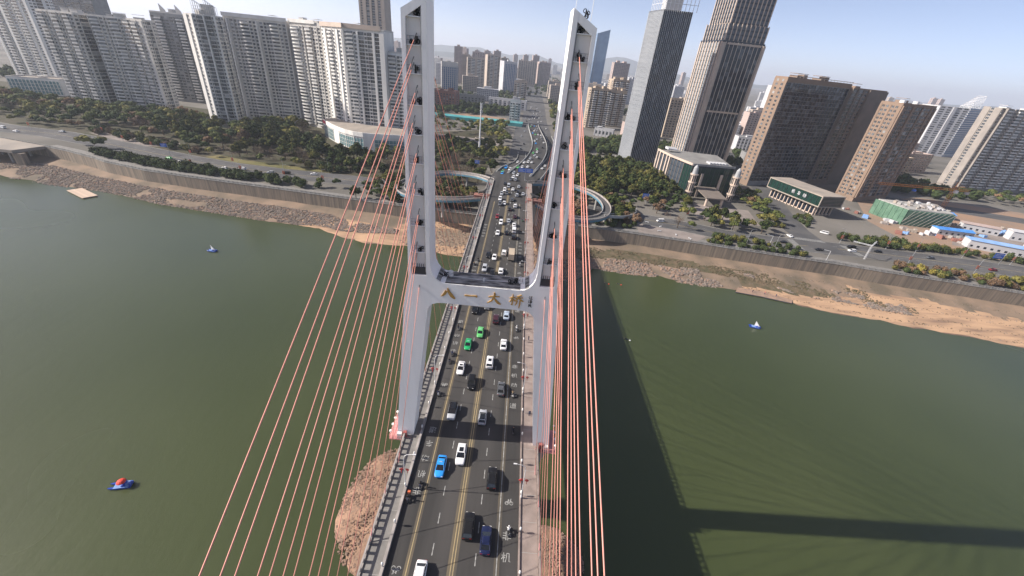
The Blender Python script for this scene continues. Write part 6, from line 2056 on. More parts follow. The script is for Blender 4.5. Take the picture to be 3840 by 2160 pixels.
def ring(w, zb, zt, y):
    return [(-w * .94, y, zb), (-w, y, zb + .18), (-w, y, lerp(zb, zt, .62)), (-w * .95, y, zt - .05), (-w * .80, y, zt), (w * .80, y, zt), (w * .95, y, zt - .05), (w, y, lerp(zb, zt, .62)), (w, y, zb + .18), (w * .94, y, zb)]
CAR = {
 'sedan': dict(st=[(-2.34, .60, .42, .78), (-2.27, .78, .30, .93), (-1.9, .88, .24, 1.00), (-1.0, .91, .22, 1.00), (0.4, .91, .22, .98), (1.15, .90, .22, .94), (1.9, .86, .24, .83), (2.22, .76, .30, .72), (2.33, .58, .38, .62)], base=(-1.85, 1.15, .80), top=(-1.12, .22, .63), zb=.98, zt=1.43, wy=(-1.42, 1.42)),
 'suv': dict(st=[(-2.32, .70, .45, .95), (-2.25, .84, .34, 1.10), (-1.8, .92, .30, 1.14), (-.9, .94, .28, 1.14), (.4, .94, .28, 1.12), (1.15, .93, .28, 1.08), (1.9, .89, .30, 1.00), (2.2, .82, .34, .90), (2.32, .66, .42, .78)], base=(-2.18, 1.10, .84), top=(-1.82, .28, .70), zb=1.11, zt=1.68, wy=(-1.42, 1.42)),
 'hatch': dict(st=[(-2.05, .66, .42, .85), (-1.98, .82, .30, 1.00), (-1.6, .88, .24, 1.04), (-.8, .90, .22, 1.04), (.4, .90, .22, 1.02), (1.0, .89, .22, .96), (1.7, .85, .24, .86), (2.0, .74, .30, .74), (2.1, .56, .38, .64)], base=(-1.95, 1.0, .80), top=(-1.55, .15, .65), zb=1.01, zt=1.50, wy=(-1.28, 1.28)),
 'van': dict(st=[(-2.5, .80, .40, 1.10), (-2.45, .90, .32, 1.20), (-1.8, .94, .28, 1.22), (0, .94, .28, 1.22), (1.5, .93, .28, 1.18), (2.1, .90, .30, 1.08), (2.42, .82, .34, .90), (2.5, .66, .42, .80)], base=(-2.42, 1.95, .88), top=(-2.30, 1.25, .78), zb=1.19, zt=1.92, wy=(-1.5, 1.6)),
}
def cabin_parts(d):
    b0, b1, bw = d['base']
    t0, t1, tw = d['top']
    zb, zt = d['zb'] - .03, d['zt']
    gl = MB()
    n = 3
    gl.loft([[(-bw, b0, zb), (-bw, b1, zb), (bw, b1, zb), (bw, b0, zb)], [(-tw, t0, zt - .04), (-tw, t1, zt - .04), (tw, t1, zt - .04), (tw, t0, zt - .04)]])
    rf = MB()
    e = .03
    rf.loft([[(-tw - e, t0 - e, zt - .045), (-tw - e, t1 + e, zt - .045), (tw + e, t1 + e, zt - .045), (tw + e, t0 - e, zt - .045)], [(-tw, t0, zt), (-tw, t1, zt), (tw, t1, zt), (tw, t0, zt)], [(-tw * .8, t0 + .15, zt + .035), (-tw * .8, t1 - .15, zt + .035), (tw * .8, t1 - .15, zt + .035), (tw * .8, t0 + .15, zt + .035)]])
    for s in (-1, 1):
        for (yb, yt) in ((b0, t0), (b1, t1), ((b0 + b1) / 2 - .1, (t0 + t1) / 2 - .05)):
            rf.tube([(s * bw * 1.0, yb, zb), (s * tw * 1.01, yt, zt - .03)], .045, 4)
        rf.tube([(s * bw * 1.005, b0, zb + .02), (s * bw * 1.005, b1, zb + .02)], .03, 4)
    return gl, rf
def wheel_shape(r=.33):
    m = MB()
    for w0, w1, rr, mi in ((-.11, .11, r, 0), (-.115, .115, r * .62, 1)):
        n = 14
        rings = [[(x, rr * math.cos(2 * PI * k / n), rr * math.sin(2 * PI * k / n)) for k in range(n)] for x in (w0, w1)]
        m.loft(rings, mi)
    return m
WH = wheel_shape().mesh('wheel', ['tyre', 'rim'])
PROTO = {}
for nm, d in CAR.items():
    t = thing('car', 'car', 'car', (0, 0, -500))
    bd = MB()
    bd.loft([ring(w_, zb, zt, y) for y, w_, zb, zt in d['st']])
    bo = ob('body', bd.mesh('body', 'paint_white', True), t)
    gl, rf = cabin_parts(d)
    ob('windows', gl.mesh('windows', 'car_glass'), t)
    ob('roof', rf.mesh('roof', 'paint_white'), t)
    for y in d['wy']:
        for s in (-1, 1):
            ob('wheel', WH, t, (s * .80, y, .33))
    y1 = d['st'][-2][0]
    y0 = d['st'][1][0]
    zf = d['st'][-2][3]
    zr_ = d['st'][1][3]
    for s in (-1, 1):
        m = MB()
        m.box(-.17, -.10, -.07, .17, .09, .06)
        ob('headlight', m.mesh('headlight', 'lamp_glass'), t, (s * .56, y1 - .02, zf - .08))
        m = MB()
        m.box(-.18, -.06, -.08, .18, .06, .07)
        ob('tail_light', m.mesh('tail_light', 'tail_red'), t, (s * .58, y0 + .01, zr_ - .12))
        m = MB()
        m.ball((0, 0, 0), .11, 6, 0, (.9, .6, .7))
        ob('mirror', m.mesh('mirror', 'paint_black'), t, (s * (d['base'][2] + .16), d['base'][1] - .45, d['zb'] + .08))
    m = MB()
    m.box(-.22, -.02, -.07, .22, .02, .07)
    ob('number_plate', m.mesh('number_plate', 'plate_blue'), t, (0, y0 - .05, zr_ - .32))
    PROTO[nm] = t
# small far car: one mesh, paint in slot 0
FAR = {}
for nm, d in CAR.items():
    m = MB()
    m.loft([ring(w_, zb, zt, y) for y, w_, zb, zt in d['st'][::2]])
    gl, rf = cabin_parts(d)
    m.join(gl, mi=1)
    m.join(rf, mi=0)
    for y in d['wy']:
        m.box(-.86, y - .3, 0.0, .86, y + .3, .5, 2)
    FAR[nm] = m
FARM = {}
def far_car(x, y, z, rz, style, c, label, group, slope=0.0):
    key = (style, c)
    if key not in FARM:
        FARM[key] = FAR[style].mesh('car', ['paint_' + c, 'car_glass', 'tyre'])
    o = ob('car', FARM[key], None, (x, y, z + .005), rz)
    o.rotation_euler = (slope, 0, rz)
    return tag(o, label, 'car', group)
used = {}
def near_car(x, y, style, c, away, label, extra=None):
    t = dup(PROTO[style], (x, y, DZ + .006), 0 if away else PI, label, paint={'body': 'paint_' + c, 'roof': 'paint_' + (extra or c)})
    t['group'] = 'cars on the bridge'
    return t
def sunroof(t, style, m='car_glass', big=False):
    d = CAR[style]
    s = MB()
    w_ = d['top'][2] * (.86 if big else .62)
    y0, y1 = (d['top'][0] + .12, d['top'][1] - .08) if big else (lerp(d['top'][0], d['top'][1], .45), d['top'][1] - .15)
    s.box(-w_, y0, 0, w_, y1, .012)
    ob('sunroof', s.mesh('sunroof', m), t, (0, 0, d['zt'] + .04))
def taxi_sign(t, style):
    s = MB()
    s.frus((-.30, -.10, .30, .10), (-.24, -.05, .24, .05), 0, .14)
    ob('taxi_sign', s.mesh('taxi_sign', 'paint_paleblue'), t, (0, -.35, CAR[style]['zt'] + .03))
near_car(-4.7, 30.0, 'sedan', 'white', False, 'white car cut by the bottom edge of the picture')
near_car(4.9, 36.2, 'sedan', 'navy', True, 'dark navy saloon beside the nearest black estate, heading for the city')
near_car(1.75, 38.2, 'suv', 'black', True, 'black estate hugging the yellow centre line, nearest the viewer')
near_car(5.0, 47.4, 'suv', 'black', True, 'black off-roader alone in the outer city-bound lane before the beam shadow')
taxi_sign(near_car(-5.05, 49.0, 'sedan', 'blue', False, 'bright blue saloon coming towards the viewer'), 'sedan')
sunroof(near_car(-1.55, 52.0, 'suv', 'white', False, 'white car with dark sunroof just before the beam shadow'), 'suv')
sunroof(near_car(-5.1, 62.8, 'suv', 'silver', False, 'silver car with a black roof just beyond the beam shadow', 'black'), 'suv', big=True)
sunroof(near_car(1.75, 62.0, 'hatch', 'silver', True, 'pale silver hatchback with a full glass roof beyond the beam shadow'), 'hatch', big=True)
near_car(-2.0, 72.4, 'suv', 'black', False, 'black off-roader coming along the centre line towards the viewer')
near_car(5.3, 71.2, 'sedan', 'grey', True, 'dark grey saloon beside the white lane characters')
sunroof(near_car(-5.3, 77.2, 'sedan', 'white', False, 'white saloon with dark windscreen in the oncoming outer lane'), 'sedan')
sunroof(near_car(1.8, 80.4, 'suv', 'white', True, 'white car with sunroof and dark rear window in the inner city-bound lane'), 'suv')
taxi_sign(near_car(-4.75, 87.0, 'sedan', 'green', False, 'deep green taxi, the nearer of the two taxis'), 'sedan')
taxi_sign(near_car(-2.0, 93.0, 'sedan', 'lime', False, 'bright light green taxi beside the deep green one'), 'sedan')
near_car(5.0, 88.4, 'sedan', 'white', True, 'white saloon level with the green taxis, heading for the city')
near_car(2.0, 100.3, 'suv', 'maroon', True, 'very dark maroon car just below the crossbeam')
near_car(5.1, 103.0, 'sedan', 'paleblue', True, 'pale blue-silver saloon just below the crossbeam')
near_car(-4.9, 104.6, 'suv', 'black', False, 'black car under the gold characters, oncoming lane')
near_car(-1.3, 107.6, 'sedan', 'grey', False, 'dark saloon half hidden by the crossbeam')
MIDC = [(-4.6, 133, 'suv', 'silver'), (-1.5, 130, 'sedan', 'black'), (1.6, 132.2, 'sedan', 'white'), (-1.7, 143.4, 'sedan', 'white'), (-4.3, 144.9, 'sedan', 'black'), (1.9, 148.4, 'suv', 'white'), (-2.1, 169, 'sedan', 'white'), (1.9, 170.3, 'sedan', 'black'), (5.2, 165.7, 'suv', 'black'), (5.2, 173.6, 'van', 'white'), (5.0, 181, 'sedan', 'white'), (-1.4, 182.2, 'suv', 'white'), (2.2, 185.8, 'sedan', 'silver'), (-3.7, 190.1, 'sedan', 'red'), (5.0, 192.6, 'sedan', 'maroon'), (2.0, 203.2, 'sedan', 'black'), (4.7, 208.9, 'suv', 'white'), (-3.6, 209.7, 'suv', 'grey'), (-1.4, 212.1, 'sedan', 'white'), (2.6, 219.7, 'sedan', 'grey'), (-4.1, 218.7, 'suv', 'white'), (5.1, 228.6, 'suv', 'silver'), (5.7, 235, 'sedan', 'black'), (8.7, 232.2, 'sedan', 'silver'), (-3.8, 229.4, 'sedan', 'silver'), (-.9, 230.8, 'sedan', 'grey'), (-2.5, 236.8, 'suv', 'white'), (2.4, 240.1, 'sedan', 'white'), (5.8, 247.1, 'sedan', 'silver'), (-.5, 245.8, 'van', 'silver'), (-2.9, 250.6, 'sedan', 'black')]
ORDN = ['first', 'second', 'third', 'fourth', 'fifth', 'sixth', 'seventh', 'eighth', 'ninth', 'tenth', 'eleventh', 'twelfth']
cntr = {}
for x, y, st, c in sorted(MIDC, key=lambda q: q[1]):
    key = (c, x > 0)
    cntr[key] = cntr.get(key, 0) + 1
    lab = '%s %s car beyond the crossbeam %s' % (ORDN[cntr[key] - 1], c, 'heading for the city' if x > 0 else 'coming towards the viewer')
    if y < 216:
        near_car(x, y, st, c, x > 0, lab)
    else:
        far_car(x, y, DZ, 0 if x > 0 else PI, st, c, lab, 'cars on the bridge')
# box truck
tk = thing('box_truck', 'beige box truck beyond the crossbeam in the outer city-bound lane', 'truck', (4.95, 145.4, DZ + .006), 0)
m = MB()
m.box(-1.15, -4.0, .9, 1.15, 2.2, 3.3)
ob('cargo_box', m.mesh('cargo_box', 'paint_beige'), tk)
m = MB()
m.frus((-1.05, 2.25, 1.05, 4.0), (-1.0, 2.25, 1.0, 3.6), .6, 2.5)
co_ = ob('cab', m.mesh('cab', 'paint_beige'), tk)
m = MB()
m.box(-.9, 3.62, 1.6, .9, 3.78, 2.3)
ob('windscreen', m.mesh('windscreen', 'car_glass'), co_)
for y in (-2.6, 2.9):
    for s in (-1, 1):
        ob('wheel', WH, tk, (s * .95, y, .46), sc_=(1.3, 1.4, 1.4))
# queue on the flyover and beyond
JAM = [(-6.2, 278.2, 25.4), (0.4, 262, 26), (3.3, 262.5, 26), (1.7, 268, 26), (4.4, 277, 25.5), (1.6, 282, 25.3), (-6.4, 284, 25.2), (-4.6, 301.2, 24.0), (-1.6, 297.3, 23.9), (4.2, 303.9, 24.4), (7.2, 306.4, 24.3), (11.5, 309.6, 24.2), (8.6, 324.6, 23.7), (11.8, 328.9, 23.5), (14.7, 328.8, 23.5), (13.7, 344.7, 22.9), (19.5, 353.4, 22.6), (21.3, 351.3, 22.7), (17.6, 361.5, 22.3), (20.2, 382.2, 21.5), (16.6, 376.2, 21.7), (3.4, 346, 19), (20.5, 398.1, 20.9), (22.6, 311, 23.7), (25.5, 325, 22.7), (26.4, 414.1, 20.3), (20.2, 437.9, 19.4), (29.0, 448.9, 19.0), (28.3, 470.5, 18.2), (22.1, 470.8, 18.2), (19.3, 454.9, 18.8), (27.8, 487.7, 17.6), (24.5, 511.8, 16.7), (27.7, 509.2, 16.8), (21.3, 512.1, 16.7), (26.6, 530.4, 16.0), (21.0, 526.3, 16.1), (18.0, 523.7, 16.2), (23.4, 550.1, 15.3), (20.2, 547.3, 15.4), (25.4, 574.3, 14.4), (22.5, 569.3, 14.5), (19.3, 558.7, 14.9), (16.6, 556.4, 15.0), (24.6, 607.1, 13.1), (21.6, 607.8, 13.1), (18.7, 597.9, 13.5), (16.0, 595.4, 13.6), (18.1, 619.0, 12.7)]
g = random.Random(5)
for x, y, z in JAM:
    i = min(range(len(MAIN) - 1), key=lambda k: abs(MAIN[k][1] - y))
    dx, dy = MAIN[min(i + 1, len(MAIN) - 1)][0] - MAIN[max(i - 1, 0)][0], MAIN[min(i + 1, len(MAIN) - 1)][1] - MAIN[max(i - 1, 0)][1]
    away = x > at_x([(m_[1], m_[0]) for m_ in MAIN], y)
    c = g.choice(('white', 'white', 'white', 'silver', 'black', 'grey', 'lime', 'silver', 'maroon', 'blue'))
    far_car(x, y, z, math.atan2(-dx, dy) + (0 if away else PI), g.choice(('sedan', 'suv', 'sedan', 'hatch')), c, '%s car queuing on the curved flyover beyond the bridge' % c, '%s cars on the flyover' % c, R(-2.1) * (1 if away else -1))
for x, y in ((15.3, 789.7), (19.2, 776.1), (21.8, 786.8), (27.5, 762.7), (23.3, 739.8), (19.9, 737), (30.5, 741.8), (23.2, 700.1), (19.6, 700.7), (14.2, 679.8), (8.8, 692.3), (30.2, 709), (25.4, 722.9), (22.1, 766.3), (16.5, 841.2), (25.8, 821.4), (30, 850), (34, 800), (18, 870), (28, 880), (36, 740), (10, 660), (33, 670), (28, 660), (5, 600), (8, 560), (4.5, 520), (8, 470), (5, 440), (38, 600)):
    c = g.choice(('white', 'white', 'silver', 'black', 'grey'))
    far_car(x, y, GZ + .08, 0 if x > 22 else PI, 'sedan', c, '%s car on the distant boulevard' % c, '%s cars on the boulevard' % c)
for x, y, rz, st, c, lab in ((-399, 317, 1.4, 'van', 'white', 'white van at the far left of the riverside road'), (-382, 311, 1.4, 'sedan', 'white', 'white car near the culvert at the far left'), (-359, 323, 1.5, 'suv', 'silver', 'silver car at the left road fork'), (-242, 281, 1.35, 'sedan', 'lime', 'green taxi on the left riverside road'), (-230, 275.5, 1.35, 'sedan', 'black', 'black car behind the green taxi on the left road'), (-196, 270.5, 1.45, 'sedan', 'white', 'white car on the left road, left of the white pair'), (-185, 272.5, 1.5, 'suv', 'white', 'white car overtaking on the left riverside road'), (-164.6, 270.5, 1.57, 'suv', 'silver', 'pale car before the black van on the left road'), (-154.6, 272.4, 1.57, 'van', 'black', 'black van on the left riverside road'), (-138, 277, 1.57, 'sedan', 'white', 'white car nearest the left loop ramp'),
                             (99.7, 250, 1.8, 'van', 'white', 'white van leaving the riverside plaza'), (182.8, 246, 0.1, 'sedan', 'white', 'white car on the side road crossing'), (152.7, 236, 1.6, 'suv', 'grey', 'grey car among the trees on the right road'), (171.6, 233, 1.6, 'sedan', 'black', 'black car left of the right crossroads'), (189.2, 226, 1.6, 'sedan', 'black', 'black car turning at the right crossroads'), (211.9, 229.5, 1.6, 'suv', 'white', 'white car by the signal gantry'), (230.8, 233, 1.6, 'sedan', 'black', 'black car beyond the signal gantry'), (215.7, 235.5, 1.6, 'van', 'black', 'black van beside the white car at the gantry'), (213.7, 258.8, 1.0, 'van', 'white', 'white coach-like van by the hedge'), (291, 221, 1.6, 'sedan', 'red', 'red car at the right picture edge'), (262, 231, 1.6, 'sedan', 'grey', 'grey car on the right road before the hedge')):
    far_car(x, y, GZ + .06, rz, st, c, lab, 'cars on the riverside road')
for k, (x, y) in enumerate([(-150 + 7 * i + (i % 3), 352 - 1.5 * i) for i in range(7)] + [(-138 + 6 * i, 366 - 2 * i) for i in range(5)]):
    c = ('white', 'silver', 'white', 'grey', 'black')[k % 5]
    far_car(x, y, GZ + .05, 0.3 + (k % 4) * .1, 'sedan', c, '%s car parked before the curved glass podium' % c, '%s cars parked by the podium' % c)
for o in list(PROTO.values()):
    for ch in list(o.children):
        bpy.data.objects.remove(ch)
    bpy.data.objects.remove(o)

# ---- scooters and riders
def scooter_parts(t, bodym, box):
    m = MB()
    m.loft([[(-.14, y, z0), (.14, y, z0), (.12, y, z1), (-.12, y, z1)] for y, z0, z1 in ((-.75, .45, .72), (-.3, .30, .78), (.0, .26, .40), (.3, .26, .40), (.5, .36, .95), (.62, .5, .98))])
    ob('body', m.mesh('body', bodym), t)
    m = MB()
    m.box(-.13, -.62, .74, .13, .02, .82)
    ob('seat', m.mesh('seat', 'tyre'), t)
    for y in (-.62, .62):
        ob('wheel', WH, t, (0, y, .26), sc_=(.5, .78, .78))
    m = MB()
    m.tube([(-.33, .46, 1.02), (0, .52, 1.0), (.33, .46, 1.02)], .025, 5)
    m.tube([(0, .52, 1.0), (0, .62, .55)], .03, 5)
    ob('handlebar', m.mesh('handlebar', 'dark_metal'), t)
    if box:
        m = MB()
        m.box(-.24, -1.05, .80, .24, -.62, 1.25)
        ob('carrier_box', m.mesh('carrier_box', box), t)
SCO = [(-8.0, 44.9, False, 'scooter_grey', None, 'cloth_black', 'with a black jacket over the painted characters'), (-9.6, 42.2, False, 'scooter_grey', 'banner_orange', 'cloth_black', 'carrying an orange box at the left kerb'), (8.6, 38.0, True, 'scooter_grey', None, 'cloth_white', 'in a white top beside the pinkish footway'), (8.7, 59.0, True, 'scooter_grey', None, 'cloth_black', 'in black at the beam shadow on the right'), (-9.2, 68.0, False, 'paint_white', None, 'cloth_navy', 'in navy just beyond the left leg'), (-8.6, 79.6, False, 'scooter_grey', None, 'cloth_black', 'nearer of two riders beside the white saloon'), (-8.4, 82.6, False, 'scooter_grey', None, 'cloth_navy', 'farther of two riders beside the white saloon'), (8.2, 69.8, True, 'paint_white', None, 'cloth_tan', 'beside the dark grey saloon on the right'), (-8.6, 94.4, False, 'scooter_grey', None, 'cloth_black', 'in black under the left end of the crossbeam'), (8.4, 96.2, True, 'paint_silver', None, 'cloth_white', 'under the right end of the crossbeam'), (-7.8, 139.6, False, 'scooter_grey', None, 'cloth_black', 'in black beyond the crossbeam on the left'), (-8.9, 136.0, False, 'scooter_grey', None, 'cloth_tan', 'at the left kerb beyond the crossbeam'), (8.6, 138.6, True, 'paint_white', None, 'cloth_white', 'in white beyond the crossbeam on the right'), (8.6, 172, True, 'scooter_grey', None, 'cloth_black', 'in the right cycle lane far beyond the crossbeam'), (8.8, 188, True, 'paint_green', None, 'cloth_navy', 'farthest along the right cycle lane')]
for x, y, away, bm, box, cl, lab in SCO:
    t = thing('scooter', 'electric scooter of the rider ' + lab, 'scooter', (x, y, DZ + .006), 0 if away else PI, 'scooters on the bridge')
    scooter_parts(t, bm, box)
    p = ob('person', rider, None, (x, y, DZ + .03), 0 if away else PI)
    p.material_slots[0].link = 'OBJECT'
    p.material_slots[0].material = MATS[cl]
    tag(p, 'scooter rider ' + lab, 'person', 'scooter riders on the bridge')
    m = MB()
    m.ball((0, .18, 1.70), .145, 8)
    ob('helmet', m.mesh('helmet', 'hair' if 'white' not in cl else 'paint_white', True), p)

# ================================================================ lamps, signs, boats and other small things
def lamp_post(x, y, z, side, label, group, h=9.6, banner=None, knot=False, arm=2.2, m='white_metal'):
    t = thing('street_lamp', label, 'street lamp', (x, y, z), 0 if side > 0 else PI, group)
    q = MB()
    q.tube([(0, 0, 0), (0, 0, 0.5)], 0.16, 8)
    q.tube([(0, 0, 0.5), (0, 0, h - 1.2), (0.15, 0, h - 0.5), (0.6, 0, h - 0.1), (arm, 0, h + 0.15)], [0.085, 0.065, 0.055, 0.05, 0.04], 7)
    ob('post', q.mesh('post', m), t)
    q = MB()
    q.box(arm - 0.1, -0.11, h + 0.07, arm + 0.5, 0.11, h + 0.18)
    ob('lamp_head', q.mesh('lamp_head', m), t)
    if knot:
        for s in (-1, 1):
            q = MB()
            for a in range(4):
                q.tube([(s * .55 + .3 * math.cos(a * PI / 2), 0, 5 + .3 * math.sin(a * PI / 2)), (s * .55 + .3 * math.cos((a + 1) * PI / 2), 0, 5 + .3 * math.sin((a + 1) * PI / 2))], .07, 5)
            q.tube([(s * .55, 0, 4.7), (s * .55, 0, 4.1)], .06, 5)
            q.tube([(s * .25, 0, 5.0), (s * .85, 0, 5.0)], .06, 5)
            q.tube([(s * .55, 0, 5.35), (0, 0, 5.4)], .03, 4)
            ob('red_knot', q.mesh('red_knot', 'knot_red'), t)
    if banner:
        for s in ((-1, 1) if banner == 2 else (1,)):
            q = MB()
            q.box(min(s * .12, s * .75), -.03, 3.2, max(s * .12, s * .75), .03, 5.4)
            ob('banner', q.mesh('banner', 'banner_orange'), t)
    return t
k = 0
for y in [17.9 + 26.4 * i for i in range(9)]:
    for s in (-1, 1):
        lamp_post(s * 10.62, y, DZ + 0.40, -s, '%s white lamp post with red knots along the %s kerb' % (ORDN[k // 2], 'left' if s < 0 else 'right'), 'lamp posts of the bridge', h=9.2, knot=True, arm=1.7)
        k += 1
bl = MB()
bl.tube([(0, 0, 0), (0, 0, .12), (0, 0, .5), (0, 0, .78), (0, 0, .9)], [.07, .16, .2, .16, .05], 8)
bm = bl.mesh('lamp_globe', 'lamp_glass', True)
bp_ = MB()
bp_.tube([(0, 0, 0), (0, 0, .3)], .06, 6)
bpm = bp_.mesh('stand', 'grey_metal')
for i in range(16):
    for s in (-1, 1):
        t = thing('bollard_lamp', 'small white oval lamp on the %s kerb wall' % ('left' if s < 0 else 'right'), 'lamp', (s * 10.58, 31.0 + 6.6 * i + (0.5 if s > 0 else 0), DZ + .62), 0, 'oval kerb lamps on the %s' % ('left' if s < 0 else 'right'))
        ob('stand', bpm, t)
        ob('lamp_globe', bm, t, (0, 0, .3))
for i, (x, y, sd_, bn) in enumerate(((-232, 289, -1, 1), (-196, 280, -1, 1), (-383, 322, -1, 1), (-333, 330, 1, 1), (-162, 282, -1, 0), (-131.6, 286, -1, 0), (-123.7, 259.5, 1, 1), (121, 262, -1, 1), (145.2, 247, -1, 0), (144.6, 225, 1, 0), (158.5, 220, 1, 0), (100, 288, 1, 0), (213.6, 243, -1, 1), (242.2, 241, -1, 1), (261.4, 241, -1, 1), (235.9, 217, 1, 1), (271.5, 213, 1, 1), (288.7, 238, -1, 1), (315.5, 234, -1, 1), (-270, 301, -1, 1), (-300, 311, -1, 1), (-215, 266, 1, 1), (-180, 263, 1, 1), (-150, 261, 1, 1))):
    lamp_post(x, y, GZ, sd_, 'street lamp %s on the %s riverside road' % (('with an orange banner' if bn else 'without banner'), 'left' if x < 0 else 'right'), '%s lamps on the %s riverside road' % ('bannered' if bn else 'plain', 'left' if x < 0 else 'right'), h=9.5, banner=2 if bn else None, m='grey_metal')
# blue direction signs
def road_sign(x, y, z, rz, w, h, H, label, boards=1):
    t = thing('road_sign', label, 'road sign', (x, y, z), rz)
    q = MB()
    q.tube([(0, 0, 0), (0, 0, H)], .14, 8)
    q.tube([(0, 0, H - h / 2), (-w / 2 * boards, 0, H - h / 2)], .08, 6)
    if boards > 1:
        q.tube([(0, 0, H - h / 2), (w / 2 * boards, 0, H - h / 2)], .08, 6)
    ob('post', q.mesh('post', 'grey_metal'), t)
    for i in range(boards):
        q = MB()
        q.box(-w / 2, -.25, -h / 2, w / 2, -.18, h / 2)
        xo_ = -w * .6 if boards == 1 else (i - .5) * w * 1.06
        bo = ob('board', q.mesh('board', 'sign_blue'), t, (xo_, 0, H - h / 2))
        ln = MB()
        for r_ in range(3):
            ln.box(-w * .38, -.262, -h * .3 + r_ * h * .26, w * (.38 - .2 * ((r_ + i) % 2)), -.251, -h * .3 + r_ * h * .26 + h * .09)
        ob('lettering', ln.mesh('lettering', 'fin_white'), bo)
road_sign(9.3, 264.5, DZ, 0, 4.6, 2.6, 8.0, 'blue overhead direction boards where the flyover divides', 2)
road_sign(-250, 292, GZ, 0.3, 3.8, 2.4, 7.5, 'blue direction sign beside the park on the left riverside road')
road_sign(100, 285, GZ, 0, 4.2, 3.6, 8, 'blue direction sign by the grove before the glass tower')
road_sign(306, 232, GZ, 0, 6.0, 3.4, 7.5, 'blue direction sign over the riverside road at the picture edge')
road_sign(-26, 318, GZ, 0, 3.6, 2.6, 12, 'blue-backed sign on an arm beside the left exit ramp')
# white signal gantry
gt = thing('signal_gantry', 'white lattice signal gantry over the right riverside road', 'gantry', (212, 219, GZ))
for p, q, w_ in (((0, 0, 0), (0, 0, 9), .6), ((0, 0, 8.6), (-9, 3, 9.2), .5), ((0, 0, 8.6), (7, 6, 9.4), .5)):
    ob('lattice_member', lattice(p, q, w_, 8, r=.07).mesh('lattice_member', 'white_metal'), gt)
# small white signs and a post by the crossing
for x, y in ((183, 210), (159, 226)):
    t = thing('signal_post', 'pale traffic signal post at the %s' % ('crossing by the flood wall' if x > 170 else 'bend before the crossing'), 'signal', (x, y, GZ))
    q = MB()
    q.tube([(0, 0, 0), (0, 0, 6.2), (-3.5, 1.2, 6.4)], .12, 6)
    ob('post', q.mesh('post', 'fin_white'), t)
    q = MB()
    q.box(-4.2, .9, 6.0, -3.4, 1.4, 6.9)
    ob('signal_head', q.mesh('signal_head', 'dark_metal'), t)
# telecom mast with a round platform
tm_ = thing('telecom_mast', 'white telecom mast with round platform rising from the wood', 'mast', (-33.4, 384, GZ))
q = MB()
q.tube([(0, 0, 0), (0, 0, 46)], [1.0, .35], 10)
ob('shaft', q.mesh('shaft', 'white_metal'), tm_)
for z in (40, 43.5, 46):
    q = MB()
    for a in range(3):
        q.box(1.2 * math.cos(a * 2.1) - .2, 1.2 * math.sin(a * 2.1) - .2, z - 1.6, 1.2 * math.cos(a * 2.1) + .2, 1.2 * math.sin(a * 2.1) + .2, z + .8)
    q.tube([(1.3 * math.cos(a * .7), 1.3 * math.sin(a * .7), z) for a in range(10)], .08, 4)
    ob('antenna', q.mesh('antenna', 'fin_white'), tm_)
q = MB()
n = 20
for r0, r1 in ((3.8, 4.2),):
    q.tube([(4.0 * math.cos(a * 2 * PI / n), 4.0 * math.sin(a * 2 * PI / n), 17) for a in range(n + 1)], .35, 6)
for a in range(4):
    q.tube([(0, 0, 17), (4 * math.cos(a * PI / 2), 4 * math.sin(a * PI / 2), 17)], .12, 5)
ob('ring_platform', q.mesh('ring_platform', 'roof_tan'), tm_)

